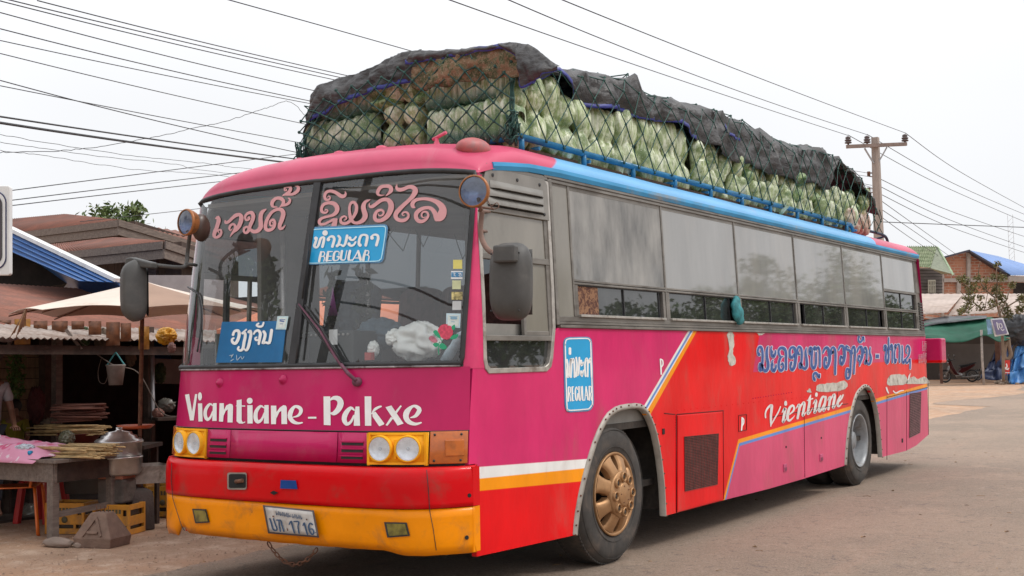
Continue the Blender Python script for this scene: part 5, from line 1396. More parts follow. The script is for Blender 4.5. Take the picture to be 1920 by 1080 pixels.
# raised lettering ring on the front tyre is only a suggestion: short blocks
# ================================================================== THE LOAD: bagged cabbages, tarpaulin, net
def cab_mat(name, cream, green, dark, gl=.25, leafy=None):
    mt, nt = new_mat(name); o = N(nt, 'ShaderNodeOutputMaterial'); b = N(nt, 'ShaderNodeBsdfPrincipled'); L(nt, b.outputs[0], o.inputs[0])
    t = N(nt, 'ShaderNodeTexCoord'); oi = N(nt, 'ShaderNodeObjectInfo')
    mp = N(nt, 'ShaderNodeMapping'); mp.inputs['Scale'].default_value = (1, 1, .22); L(nt, t.outputs['Object'], mp.inputs['Vector'])
    ad = N(nt, 'ShaderNodeVectorMath', operation='ADD'); L(nt, mp.outputs[0], ad.inputs[0])
    cb = N(nt, 'ShaderNodeCombineXYZ'); ml = N(nt, 'ShaderNodeMath', operation='MULTIPLY'); ml.inputs[1].default_value = 37.0
    L(nt, oi.outputs['Random'], ml.inputs[0]); L(nt, ml.outputs[0], cb.inputs[0]); L(nt, ml.outputs[0], cb.inputs[2]); L(nt, cb.outputs[0], ad.inputs[1])
    ribs = noise_n(nt, ad.outputs[0], 30, 5, .7, .8)
    c = mixc(nt, ramp(nt, ribs, .40, .60), green, cream)
    ad2 = N(nt, 'ShaderNodeVectorMath', operation='ADD'); L(nt, t.outputs['Object'], ad2.inputs[0]); L(nt, cb.outputs[0], ad2.inputs[1])
    big = noise_n(nt, ad2.outputs[0], 5.5, 4, .6)
    c = mixc(nt, ramp(nt, big, .46, .62), c, dark)
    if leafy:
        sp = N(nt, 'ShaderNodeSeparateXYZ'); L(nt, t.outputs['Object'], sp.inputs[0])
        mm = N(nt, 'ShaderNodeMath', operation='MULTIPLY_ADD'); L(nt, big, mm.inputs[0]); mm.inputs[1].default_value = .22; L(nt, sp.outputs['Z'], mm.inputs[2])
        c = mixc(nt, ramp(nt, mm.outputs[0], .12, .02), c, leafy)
    film_glint = noise_n(nt, ad2.outputs[0], 70, 3, .7, 2.5)
    c = mixc(nt, ramp(nt, film_glint, .60, .66), c, (.72, .74, .66))  # white streaks paint the plastic film's highlights into the base colour
    L(nt, c, b.inputs['Base Color']); b.inputs['Roughness'].default_value = .42
    b.inputs['Coat Weight'].default_value = gl; b.inputs['Coat Roughness'].default_value = .18
    b.inputs['Subsurface Weight'].default_value = 0
    bp = N(nt, 'ShaderNodeBump'); bp.inputs['Strength'].default_value = .6; bp.inputs['Distance'].default_value = .015
    L(nt, noise_n(nt, ad.outputs[0], 34, 5, .7, 1.0), bp.inputs['Height']); L(nt, bp.outputs[0], b.inputs['Normal'])
    return mt
M_CAB = cab_mat('bagged_cabbage', (.70, .74, .54), (.31, .40, .15), (.13, .20, .06))
M_CABP = cab_mat('bagged_pale_cabbage', (.76, .79, .62), (.40, .48, .23), (.20, .27, .10))
M_CABG = cab_mat('bagged_green_cabbage', (.38, .50, .24), (.10, .21, .04), (.04, .11, .02))
M_CABR = cab_mat('bagged_rosy_cabbage', (.60, .48, .40), (.42, .34, .22), (.35, .16, .12))
def bag_mesh(seed, ln, r, parts, flat=.85, tail=True):
    """cabbages end to end in one clear bag, pinched between them; axis Z, origin at the bottom"""
    rnd = random.Random(seed); nu, nv = 28, 30
    rr_ = []
    cuts = [0]+[ (k+rnd.uniform(-.08, .08))/parts for k in range(1, parts)]+[1]
    ph = rnd.random()*6; bend = rnd.uniform(-.03, .03)
    def rad(v):
        for a, b in zip(cuts, cuts[1:]):
            if v <= b+1e-6:
                t = (v-a)/(b-a); base = math.sin(math.pi*min(1, max(0, t)))**.34
                lo = .58 if (a > 0 and t < .5) or (b < 1 and t >= .5) else .10
                return max(lo, base)*(.92+.16*t)
        return .1
    def fn(u, v):
        th = 2*math.pi*u; k = r*rad(v)
        k *= 1+.06*math.cos(4*th+ph+v*2)+.05*abs(math.cos(7*th-ph+v*2))+.16*fbm(math.cos(th)*1.2+seed, math.sin(th)*1.2, v*4, 1.0)+.05*fbm(math.cos(th)*4+seed, math.sin(th)*4, v*5, 1.3)
        return (math.cos(th)*k, math.sin(th)*k*flat+bend*math.sin(v*3.1), v*ln)
    mb = MB(); mb.grid(fn, nu, nv)
    if tail:
        mb.lathe([(.010, -.002), (.022, -.03), (.030, -.06), (.012, -.065)], 8, (0, 0, .01))
    return mb
BAGS = {}
for i in range(6): BAGS[('two', i)] = bag_mesh(10+i, .46, .078, 2).mesh('cabbage_bag', M_CAB if i % 2 else M_CABP)
for i in range(4): BAGS[('one', i)] = bag_mesh(30+i, .36, .080, 1).mesh('cabbage_bag', M_CABP if i % 2 else M_CAB)
for i in range(3): BAGS[('big', i)] = bag_mesh(50+i, .66, .125, 2).mesh('cabbage_bag', M_CAB)
for i in range(2): BAGS[('green', i)] = bag_mesh(60+i, .42, .105, 2).mesh('cabbage_bag', M_CABG)
for i in range(2): BAGS[('rosy', i)] = bag_mesh(70+i, .34, .105, 1).mesh('cabbage_bag', M_CABR)
GRP = 'clear bags of cabbages stacked on the roof rack'
ORDN = 'first second third fourth fifth sixth seventh eighth ninth tenth eleventh twelfth thirteenth fourteenth fifteenth sixteenth seventeenth eighteenth nineteenth'.split()
def ordinal(n):
    if n < 20: return ORDN[n-1]
    t, u = divmod(n, 10); T_ = {2: 'twent', 3: 'thirt', 4: 'fort', 5: 'fift'}[t]
    return T_+'ieth' if u == 0 else T_+'y-'+ORDN[u-1]
CNT = {}
def put_bag(key, loc, rot, label, sc=1.0, szv=None):
    if '#' in label:
        CNT[label] = CNT.get(label, 0)+1; label = label.replace('#', ordinal(CNT[label]))
    o = bpy.data.objects.new('cabbage_bag', BAGS[key]); COL.objects.link(o)
    o.location = loc; o.rotation_euler = rot; o.scale = (sc, sc, szv or sc)
    tag(o, label, 'bag of cabbages', GRP); return o
rnd = random.Random(21)
TOPL = [(1.3, 3.42), (1.62, 3.52), (1.88, 3.63), (2.06, 3.45), (2.97, 3.50), (4.1, 3.55), (4.45, 3.45), (5.45, 3.38), (6.6, 3.38), (8.04, 3.42), (8.30, 3.75), (8.8, 3.72), (9.0, 3.62), (9.74, 3.50), (10, 3.4)]   # tarpaulin hem, right side
TOPS = [(1.25, 3.62), (1.52, 3.78), (2.0, 3.74), (2.4, 3.77), (2.76, 3.84), (3.4, 3.82), (4.5, 3.87), (5.8, 3.84), (7.3, 3.87), (8.45, 3.90), (9.0, 3.84), (9.3, 3.72), (9.75, 3.52), (10.0, 3.35)]
y = 1.46
while y < 9.45:
    top = min(lerp_tab(TOPL, y)+.06, lerp_tab(TOPS, y)-.12)
    z0 = 3.0
    if y < 2.15:
        key = ('big', rnd.randrange(3)); h = (top-z0)/.66
        put_bag(key, (.88, y, z0-.02), (rnd.uniform(-.08, .05), rnd.uniform(-.06, .04), rnd.random()*6), 'tall bag of green cabbages, # from the front corner along the rail side', 1.0, h*1.02); y += .205; continue
    if y < 4.35:
        put_bag(('two', rnd.randrange(6)), (.895+rnd.uniform(-.015, .02), y, z0-.03+rnd.uniform(-.02, .02)), (rnd.uniform(-.09, .09), rnd.uniform(-.08, .02), rnd.random()*6), 'pale cabbage bag, # from the front in the upright row along the rail', 1.0, (top-z0)/.46*1.0)
        y += .132
    else:
        lab = 'cabbage bag, # from the front in the jumbled lower course along the rail'
        red = y > 8.6 and rnd.random() < .55
        put_bag(('rosy', rnd.randrange(2)) if red else ('one', rnd.randrange(4)), (.90+rnd.uniform(-.03, .03), y, z0+rnd.uniform(-.03, .03)), (rnd.uniform(-.45, .45), rnd.uniform(-.12, .08), rnd.random()*6),
                'rosy cabbage bag, # of those low at the rail near the tail' if red else lab, 1.0, .85)
        put_bag(('one', rnd.randrange(4)) if rnd.random() < .8 else ('green', 0), (.88+rnd.uniform(-.04, .03), y+.08, z0+.20+rnd.uniform(-.03, .05)), (rnd.uniform(-.5, .5), rnd.uniform(-.2, .1), rnd.random()*6),
                'cabbage bag, # from the front in the leaning course under the tarpaulin hem', 1.0, .8)
        y += .148
# inner and far rows, tail
y = 1.6
while y < 9.4:
    put_bag(('two', rnd.randrange(6)), (.70, y, 3.04), (0, 0, rnd.random()*6), 'cabbage bag, # from the front in the inner row behind the rail row', 1.0, 1.15); y += .30
y = 1.5
while y < 9.4:
    put_bag(('two', rnd.randrange(6)), (-.85, y, 3.0), (rnd.uniform(-.08, .08), 0, rnd.random()*6), 'cabbage bag, # from the front in the row along the far side', 1.0, 1.2); y += .21
for x in (-.75, -.5, -.25, 0, .25, .5, .75, .9):
    for z in (3.0, 3.26):
        k = ('rosy', 0) if z < 3.1 and x > .6 else ('one', rnd.randrange(4))
        put_bag(k, (x, 9.62+rnd.uniform(-.06, .06), z), (rnd.uniform(-.3, .3), rnd.uniform(-.3, .3), rnd.random()*6), 'rosy cabbage bag, # across the tail end of the load' if k[0] == 'rosy' else 'cabbage bag, # counted across the end stack over the rear')
# front face: wrapped bundles (several heads in one sheet of film) and upright bags between them
def bundle_mesh(seed, n, pitch, h, r, squash=1.0):
    rnd2 = random.Random(seed); W_ = n*pitch
    def fn(u, v):
        # closed tube around X: u runs round, v along X
        x = (v-.5)*W_
        rib = abs(math.sin(math.pi*v*n+.5*math.sin(v*23+seed)))**.6
        e = min(1, v*n*1.2+.25, (1-v)*n*1.2+.25)**.6
        th = 2*math.pi*u
        cy = math.copysign(abs(math.cos(th))**.75, math.cos(th)); cz = math.copysign(abs(math.sin(th))**.42, math.sin(th))
        k = e*(.70+.30*rib)*(1+.06*fbm(v*9+seed, math.cos(th)*1.5, math.sin(th)*1.5))
        kz = e*(.90+.10*rib)*(1+.06*math.sin(v*n*5.1+seed))
        return (x, cy*r*k, cz*h/2*kz+.012*math.sin(v*7+seed))
    mb = MB(); mb.grid(fn, 36, n*9)
    return mb
def front_pt(px, py, Y): P = atY(px, py, Y); return P
def put_bundle(px0, px1, py0, py1, n, Y, seed, mat, label, r=.13):
    a = front_pt(px0, (py0+py1)/2, Y); b = front_pt(px1, (py0+py1)/2, Y); c0 = front_pt((px0+px1)/2, py0, Y); c1 = front_pt((px0+px1)/2, py1, Y)
    W_ = b[0]-a[0]; h = c0[2]-c1[2]
    o = bundle_mesh(seed, n, W_/n, h, r).build('cabbage_bundle', mat)
    o.location = ((a[0]+b[0])/2, Y, (c0[2]+c1[2])/2)
    tag(o, label, 'bag of cabbages', GRP); return o
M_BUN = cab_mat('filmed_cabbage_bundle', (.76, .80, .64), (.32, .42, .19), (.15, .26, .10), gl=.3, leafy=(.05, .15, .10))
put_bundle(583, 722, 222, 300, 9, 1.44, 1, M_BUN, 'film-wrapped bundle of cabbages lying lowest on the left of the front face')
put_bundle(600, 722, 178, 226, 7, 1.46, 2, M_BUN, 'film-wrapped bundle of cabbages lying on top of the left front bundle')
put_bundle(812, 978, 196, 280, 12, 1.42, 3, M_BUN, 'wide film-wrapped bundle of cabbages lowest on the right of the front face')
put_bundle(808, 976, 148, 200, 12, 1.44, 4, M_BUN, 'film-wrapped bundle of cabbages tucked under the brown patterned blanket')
for i, (x0, y0, y1, k) in enumerate(((742, 285, 190, ('two', 0)), (782, 285, 188, ('two', 3)), (742, 196, 145, ('one', 1)), (776, 194, 140, ('one', 2)), (804, 200, 150, ('green', 1)), (728, 210, 160, ('green', 0)))):
    a = front_pt(x0, y0, 1.40); b = front_pt(x0, y1, 1.40)
    put_bag(k, tuple(a), (rnd.uniform(-.05, .05), rnd.uniform(-.06, .06), rnd.random()*6), ['upright bag of cabbages left of centre on the front face', 'upright bag of cabbages right of centre on the front face', 'short bag of cabbages on top of the left upright bag',
        'short bag of cabbages on top of the right upright bag', 'dark green cabbage bag wedged beside the wide bundle', 'dark green cabbage bag wedged beside the left bundles'][i], 1.18, (b[2]-a[2])/(.46 if k[0] == 'two' else .36 if k[0] == 'one' else .42))
for x in (-.8, -.55, -.3, .1, .35, .6, .85):
    put_bag(('two', rnd.randrange(6)), (x, 1.68, 3.02), (0, 0, rnd.random()*6), 'cabbage bag, # from the far side in the row behind the front bundles', 1.25, 1.35)

# tarpaulin
def tarp_top(x, y):
    zc = lerp_tab(TOPS, y)
    lft = -.07*max(0, -x)-.10*max(0, (-x-.5)) if y < 3 else 0
    if y < 2.2: lft -= .12*max(0, -x)*(2.2-y)/.95*.6
    e = (abs(x)/1.02)**6
    return zc+lft-.10*e+.055*fbm(x*1.6, y*1.7, 2)+.10*max(0, fbm(x*3.1, y*3.4, 7))+.02*abs(fbm(x*9, y*8, 4))-.02
M_TARP = M('charcoal_tarpaulin', (.048, .046, .047), rough=.5, var=.3, scale=6, bump=.6, bscale=7, bdist=.05, stretch=(.7, 1, 1.6), dirt=(.10, .092, .085), dscale=5, damt=(.5, .8))
M_HEM = M('blue_hem_tape', (.035, .045, .24), rough=.5, var=.15, scale=9)
def tarp_sheet(y0, y1, side_hem, ny, seed):
    mb = MB(); nxT, nS = 26, 12
    rows = []
    for j in range(ny+1):
        y = y0+(y1-y0)*j/ny
        row = []
        # far side drop
        zt = tarp_top(-1.0, y)
        for k in range(5): row.append((-.955-.01*k, y, zt-.38*(1-k/5)))
        for k in range(nxT+1):
            x = -.94+1.94*k/nxT; row.append((x, y, tarp_top(x, y)))
        zt = tarp_top(1.0, y); zl = side_hem(y)
        for k in range(1, nS+1):
            t = k/nS; z = zt-.03+(zl-zt+.03)*t
            fold = .030*math.sin(y*9+seed+2*fbm(y*2, t, 3))*t+.07*fbm(y*3.6, z*3.0, seed)+.045*abs(fbm(y*7, z*6, seed))
            row.append((.985+fold+.02*math.sin(t*3), y, z))
        rows.append(row)
    n = len(rows[0]); vs = [p for r in rows for p in r]
    fs = [(j*n+i, j*n+i+1, (j+1)*n+i+1, (j+1)*n+i) for j in range(ny) for i in range(n-1)]
    mb.add(vs, fs, True); mb.rows = rows
    return mb
t1 = tarp_sheet(1.30, 9.95, lambda y: lerp_tab(TOPL, y)+.018*math.sin(y*7), 190, 3)
TARP = t1.build('tarpaulin', M_TARP, solid=.004)
tag(TARP, 'creased charcoal tarpaulin with a blue hem draped over the cabbages', 'tarpaulin')
def ribbon(pts, w, name, mat, parent, n=(0, 0, 1), off=(0, 0, 0)):
    mb = MB(); vs = []
    for p in pts: vs += [Vector(p)+Vector(off)+Vector(n)*w/2, Vector(p)+Vector(off)-Vector(n)*w/2]
    mb.add(vs, [(2*i, 2*i+1, 2*i+3, 2*i+2) for i in range(len(pts)-1)], True)
    return mb.build(name, mat, parent, solid=.003)
hem = [r[-1] for r in t1.rows if r[-1][1] < 4.35]
ribbon(hem, .032, 'hem', M_HEM, TARP, off=(.008, 0, .012))
hem = [(p[0], p[1], p[2]+.20) for p in (r[-1] for r in t1.rows) if 4.75 < p[1] < 5.3]
ribbon(hem, .028, 'hem', M_HEM, TARP, off=(.05, 0, .012))
# front drop of the tarpaulin, following the photograph's scalloped edge
def front_edge(name, up, lo, Y0, seed, mat, n=70, m=22, parent=None, bulge=.03):
    U_ = cr_spline([tuple(atY(x, y, Y0)) for x, y in up], 8); D_ = cr_spline([tuple(atY(x, y, Y0)) for x, y in lo], 8)
    def samp(P, t):
        f = t*(len(P)-1); i = min(len(P)-2, int(f)); f -= i
        return Vector(P[i]).lerp(Vector(P[i+1]), f)
    rows = []
    mb = MB()
    for j in range(m+1):
        v = j/m; row = []
        for i in range(n+1):
            u = i/n; p = samp(U_, u).lerp(samp(D_, u), v)
            p.y += -.02-bulge*math.sin(v*2.6)-.04*fbm(p.x*5, p.z*5, seed)-.03*abs(fbm(p.x*11, p.z*9, seed+3))-.012*math.sin(p.x*30+seed)*v; p.z += .012*fbm(p.x*9, 1, seed)
            row.append(tuple(p))
        rows.append(row)
    vs = [p for r in rows for p in r]
    mb.add(vs, [(j*(n+1)+i, j*(n+1)+i+1, (j+1)*(n+1)+i+1, (j+1)*(n+1)+i) for j in range(m) for i in range(n)], True)
    o = mb.build(name, mat, parent, solid=.004)
    ribbon(rows[-1], .034, 'hem', M_HEM, o, off=(0, -.006, .012)) if mat is M_TARP else None
    return o
front_edge('tarpaulin_fold', [(582, 205), (592, 172), (625, 150), (690, 133), (735, 108), (795, 94)], [(583, 236), (600, 222), (640, 200), (690, 180), (735, 165), (790, 150)], 1.27, 1, M_TARP, parent=TARP)
front_edge('tarpaulin_fold', [(776, 97), (830, 96), (880, 92), (940, 86), (955, 84)], [(770, 122), (830, 112), (880, 104), (940, 94), (965, 92)], 1.24, 4, M_TARP, parent=TARP)
front_edge('tarpaulin_fold', [(945, 84), (968, 82), (1000, 88), (1030, 110), (1052, 124)], [(950, 92), (984, 118), (984, 166), (1015, 150), (1050, 130)], 1.22, 6, M_TARP, parent=TARP, bulge=.05)
mt, nt_ = new_mat('brown_patterned_blanket'); o_ = N(nt_, 'ShaderNodeOutputMaterial'); b_ = N(nt_, 'ShaderNodeBsdfPrincipled'); L(nt_, b_.outputs[0], o_.inputs[0]); b_.inputs['Roughness'].default_value = .95; b_.inputs['Specular IOR Level'].default_value = .1
c_ = mixc(nt_, ramp(nt_, noise_n(nt_, coords(nt_), 10, 5, .7, .8), .44, .56), (.20, .115, .07), (.075, .085, .045))
c_ = mixc(nt_, ramp(nt_, noise_n(nt_, coords(nt_), 60, 3, .8, 1.5), .5, .6), c_, (.26, .19, .13)); L(nt_, c_, b_.inputs['Base Color'])
bk = front_edge('patterned_blanket', [(778, 112), (830, 104), (880, 98), (940, 90), (976, 88)], [(782, 168), (800, 172), (840, 165), (900, 152), (984, 146)], 1.25, 9, mt, bulge=.035)
tag(bk, 'brown and green patterned blanket hanging over the front of the load', 'blanket')
# net of knotted green cord
M_NET = M('green_cord', (.012, .06, .048), rough=.6, var=.3, scale=30)
NETM = MB()
def cross(y, s):
    """outline of the load across the bus; s is metres from the right rail, up, over and down"""
    zt = tarp_top(1.0, y)+.02; hr = zt-3.05; wd = 1.99
    if s < hr: return (1.035+.012*math.sin(y*5)+.03*math.sin(math.pi*s/hr), 3.05+s)
    s -= hr
    if s < wd:
        x = 1.03-s; return (x, tarp_top(max(-1, min(1, x)), y)+.012-.03*max(0, abs(x)-.95)/.1)
    s -= wd
    return (-.965, zt-s)
def cord(a, b, n=3, r=.0055, off=0):
    return [tuple(Vector(a).lerp(Vector(b), t/n)) for t in range(n+1)]
DY, DS = .150, .150
ny_ = int((9.9-1.3)/DY); ns_ = 26
rnd = random.Random(5)
def npt(i, k):
    y = 1.30+i*DY+.018*math.sin(k*1.7+i*.9); s = k*DS+.02*math.sin(i*1.3+k)
    x, z = cross(y, max(0, s)); return (x, y, z)
for k in range(ns_):
    for i in range(ny_+1):
        if (i+k) % 2: continue
        p = npt(i, k)
        for di in (-1, 1):
            if 0 <= i+di <= ny_:
                q = npt(i+di, k+1)
                NETM.tube([p, ((p[0]+q[0])/2, (p[1]+q[1])/2, (p[2]+q[2])/2-.004), q], .0052, 4, caps=False)
        if k < 14: NETM.sphere(p, .0125, 6, 4)
# front panel of the net
def fnet(i, k):
    x = -.925+i*.0753; zt = tarp_top(max(-1, min(1, x)), 1.3)+.01
    z = 3.03+(zt-3.03)*k/9.0
    return (x+.012*math.sin(k*2+i), 1.215-.025*math.sin(math.pi*k/8)-.04*math.sin(math.pi*(x+1.05)/2.1), z)
for k in range(10):
    for i in range(27):
        if (i+k) % 2: continue
        p = fnet(i, k); NETM.sphere(p, .0135, 6, 4)
        if k < 9:
            for di in (-1, 1):
                if 0 <= i+di <= 26:
                    q = fnet(i+di, k+1); NETM.tube([p, q], .0056, 4, caps=False)
# bunched cord at the corners
for (x, ph) in ((1.03, 0), (-.925, 2)):
    for k in range(7):
        NETM.tube(cr_spline([(x+.03*math.sin(ph+k), 1.22+.03*math.cos(k*2), 2.98), (x+.035*math.sin(k*3), 1.22+.04*math.cos(k), 3.15), (x+.02*math.sin(k*5)-x*.03, 1.25, 3.30), (x*.93+.05*math.cos(k), 1.32, 3.42 if x < 0 else 3.6)], 4), .006, 4)
    for k in range(14): NETM.tube(cr_spline([(x+rnd.uniform(-.05, .05), 1.2+rnd.uniform(-.05, .03), 3.0+rnd.uniform(-.02, .22)) for _ in range(4)], 3), .006, 4)
# rear end of the net
for i in range(0, 23, 1):
    x = -1.04+i*.094; a = (x, 9.9, tarp_top(max(-1, min(1, x)), 9.9)+.03); b = (x+.09*(1 if i % 2 else -1), 10.02, 3.05)
    NETM.tube([a, (x, 9.99, 3.25), b], .0055, 4, caps=False)
o = NETM.build('cargo_net', M_NET); tag(o, 'dark green knotted cord net stretched over the whole roof load', 'cargo net')
# ================================================================== GROUND
def ground_mat():
    mt, nt = new_mat('dry_red_dirt'); o = N(nt, 'ShaderNodeOutputMaterial'); b = N(nt, 'ShaderNodeBsdfPrincipled'); L(nt, b.outputs[0], o.inputs[0])
    v = coords(nt)
    c = mixc(nt, ramp(nt, noise_n(nt, v, .35, 8, .65), .35, .65), (.50, .30, .19), (.38, .26, .185))
    c = mixc(nt, ramp(nt, noise_n(nt, v, 3.1, 8, .7), .45, .7), c, (.56, .42, .32))
    c = mixc(nt, ramp(nt, noise_n(nt, v, 38, 4, .7), .55, .72), c, (.12, .08, .055))
    L(nt, c, b.inputs['Base Color']); b.inputs['Roughness'].default_value = .95; b.inputs['Specular IOR Level'].default_value = .15
    bp = N(nt, 'ShaderNodeBump'); bp.inputs['Strength'].default_value = .7; bp.inputs['Distance'].default_value = .03
    L(nt, noise_n(nt, v, 14, 8, .75), bp.inputs['Height']); L(nt, bp.outputs[0], b.inputs['Normal'])
    return mt
def road_mat():
    mt, nt = new_mat('dusty_asphalt'); o = N(nt, 'ShaderNodeOutputMaterial'); b = N(nt, 'ShaderNodeBsdfPrincipled'); L(nt, b.outputs[0], o.inputs[0])
    v = coords(nt)
    c = mixc(nt, ramp(nt, noise_n(nt, v, .22, 6, .6), .4, .62), (.27, .205, .155), (.35, .255, .19))
    c = mixc(nt, ramp(nt, noise_n(nt, v, 1.3, 8, .7, .5), .5, .75), c, (.42, .30, .22))
    c = mixc(nt, ramp(nt, noise_n(nt, v, 2.2, 6, .7, .8), .60, .72), c, (.15, .12, .105))
    c = mixc(nt, ramp(nt, noise_n(nt, coords(nt, (1.6, .18, 1)), 1.2, 5, .6), .52, .72), c, (.36, .25, .185))
    c = mixc(nt, ramp(nt, noise_n(nt, v, 7, 8, .8), .52, .66), c, (.19, .145, .115))
    c = mixc(nt, ramp(nt, noise_n(nt, v, 11, 8, .8, .5), .56, .68), c, (.43, .33, .26))
    c = mixc(nt, ramp(nt, noise_n(nt, v, 26, 4, .8), .60, .68), c, (.12, .095, .08))
    vo = N(nt, 'ShaderNodeTexVoronoi', feature='DISTANCE_TO_EDGE'); vo.inputs['Scale'].default_value = .55; L(nt, mixc(nt, .12, coords(nt), (0.0, 0.0, 0.0)), vo.inputs['Vector'])
    ck = N(nt, 'ShaderNodeMath', operation='LESS_THAN'); L(nt, vo.outputs['Distance'], ck.inputs[0]); ck.inputs[1].default_value = .006
    cm_ = N(nt, 'ShaderNodeMath', operation='MULTIPLY'); L(nt, ck.outputs[0], cm_.inputs[0]); L(nt, ramp(nt, noise_n(nt, v, .5, 3), .5, .55), cm_.inputs[1])
    g = noise_n(nt, v, 75, 3, .85)
    c = mixc(nt, ramp(nt, g, .52, .68), c, (.40, .33, .28)); c = mixc(nt, ramp(nt, g, .46, .30), c, (.12, .098, .085))
    L(nt, c, b.inputs['Base Color']); b.inputs['Roughness'].default_value = .8; b.inputs['Specular IOR Level'].default_value = .25
    bp = N(nt, 'ShaderNodeBump'); bp.inputs['Strength'].default_value = .9; bp.inputs['Distance'].default_value = .015
    L(nt, noise_n(nt, v, 45, 6, .85), bp.inputs['Height']); L(nt, bp.outputs[0], b.inputs['Normal'])
    return mt
M_DIRT = ground_mat(); M_ROAD = road_mat()
mb = MB()
def gy(i): return -30+i*1.0 if i < 120 else 90+(i-120)**2*.35
xsG = [-260, -120, -60, -40]+[-30+i*1.0 for i in range(40)]+[12, 20, 60, 160]
ysG = [-60, -30, -15]+[-8+i*.8 for i in range(100)]+[75, 80, 90, 110, 150, 220, 400]
def gz(x, y):
    if x > -1.3 and y < 28: return 0.0
    return .018*fbm(x, y, 0, .9)*min(1, max(0, (-1.4-x)/.8)) if -20 < x < -1.4 and y < 29 else 0.0
vs = [(x, y, gz(x, y)) for y in ysG for x in xsG]; n = len(xsG)
fs = [(j*n+i, j*n+i+1, (j+1)*n+i+1, (j+1)*n+i) for j in range(len(ysG)-1) for i in range(n-1)]
mb.add(vs, fs, True); struct(mb.build('ground', M_DIRT))
# asphalt, its edge frayed into the dirt
rnd = random.Random(2)
edge = []
k = 0
yy_ = -20.0
while yy_ < 29.5:
    edge.append((-1.62+.16*fbm(yy_, 3, 0, .9)+rnd.uniform(-.03, .03), yy_)); yy_ += .11
far = []
xx_ = -1.6
f0 = gnd(1700, 762); f1 = gnd(1742, 757); f2 = gnd(1830, 748); f3 = gnd(1920, 737)
fp = cr_spline([(-1.6, 29.0), (f1[0], f1[1]), (f2[0], f2[1]), (f3[0], f3[1]), (-4.5, 50), (-5.2, 80), (-7, 120)], 40)
far = [(x+rnd.uniform(-.05, .05)+.25*fbm(x, y, 1, .5), y) for x, y in fp]
poly = edge+far+[(14, 120), (14, -20)]
mb = MB(); mb.add([(x, y, .006) for x, y in poly], [tuple(range(len(poly)))])
struct(mb.build('road', M_ROAD))
# loose stones on the verge
mb = MB(); rnd = random.Random(11)
for i in range(3600):
    if i < 1800: x = -1.4-abs(rnd.gauss(0, 1.5)); y = rnd.uniform(-1.5, 5)
    else: x = rnd.uniform(-3, 7); y = rnd.uniform(-.5, 26)
    s_ = rnd.uniform(.003, .012)*(1 if i < 1800 else .7)
    a = rnd.random()*6.28
    vs = [(x+s_*math.cos(a+k*1.57)*rnd.uniform(.7, 1.3), y+s_*math.sin(a+k*1.57)*rnd.uniform(.7, 1.3), .003) for k in range(4)]+[(x+rnd.uniform(-.3, .3)*s_, y, s_*rnd.uniform(.6, 1.1)+.006)]
    mb.add(vs, [(0, 1, 4), (1, 2, 4), (2, 3, 4), (3, 0, 4)])
o = mb.build('gravel', M('pebble_stone', (.40, .28, .205), rough=.95, var=.4, scale=3)); o['kind'] = 'stuff'
mb = MB(); rnd = random.Random(31)
for i in range(150):
    x = rnd.uniform(-4.5, 7); y = rnd.uniform(-.3, 16); a = rnd.random()*6.28; l_ = rnd.uniform(.02, .09)
    if i % 2: mb.tube([(x, y, .014), (x+math.cos(a)*l_*.5, y+math.sin(a)*l_*.5, .018), (x+math.cos(a+.4)*l_, y+math.sin(a+.4)*l_, .013)], .0022, 4)
    else: mb.add([(x, y, .012), (x+l_*.4*math.cos(a), y+l_*.4*math.sin(a), .026), (x+l_*.6*math.cos(a+.7), y+l_*.6*math.sin(a+.7), .013), (x+l_*.3*math.cos(a+1.5), y+l_*.3*math.sin(a+1.5), .020)], [(0, 1, 2, 3)])
o = mb.build('litter', M('dry_leaf_litter', (.30, .19, .10), rough=.9, var=.5, scale=2)); o['kind'] = 'stuff'
# ================================================================== LEFT: market stall and houses
M_WOOD = M('weathered_grey_wood', (.17, .135, .115), rough=.85, var=.25, scale=6, stretch=(6, 1, 6), bump=.3, bscale=30, dirt=(.09, .06, .05), dscale=3, damt=(.5, .8))
M_WOODD = M('dark_brown_wood', (.055, .036, .028), rough=.9, var=.35, scale=6, bump=.3, bscale=30)
M_PLANK = M('pale_plank_wood', (.17, .125, .075), rough=.85, var=.3, scale=5, stretch=(1, 6, 1), bump=.3, bscale=20)
M_NEARBLK = M('near_black_surface', (.018, .014, .012), rough=.95, var=.4, scale=5)  # near-black tone for back walls, openings and board joints
def corrugated_mat(name, a, b, amt=(.4, .62)):
    return M(name, a, rough=.75, var=.18, scale=5, dirt=b, dscale=1.6, damt=amt, metal=.1)
M_RTIN = corrugated_mat('rusty_corrugated_iron', (.26, .10, .065), (.19, .085, .06))
M_GTIN = corrugated_mat('pale_corrugated_iron', (.34, .28, .245), (.18, .11, .08), (.45, .65))
M_BTIN = M('blue_sheet_metal', (.015, .085, .27), rough=.4, var=.15, scale=4, dirt=(.06, .10, .18), dscale=4, damt=(.5, .8))
def corrugated(mb, A, B_, C_, D_, pitch, amp, nl=1):
    """sheet A-B (eave) to D-C (ridge), waves run from eave to ridge"""
    A, B_, C_, D_ = map(Vector, (A, B_, C_, D_)); n = max(4, int((B_-A).length/pitch*4))
    nr = (B_-A).cross(D_-A).normalized()
    if nr.z < 0: nr = -nr
    vs = []
    for j in range(nl+1):
        for i in range(n+1):
            u = i/n; p = A.lerp(B_, u).lerp(D_.lerp(C_, u), j/nl); vs.append(p+nr*amp*math.sin(2*math.pi*i/4))
    mb.add(vs, [(j*(n+1)+i, j*(n+1)+i+1, (j+1)*(n+1)+i+1, (j+1)*(n+1)+i) for j in range(nl) for i in range(n)], True)
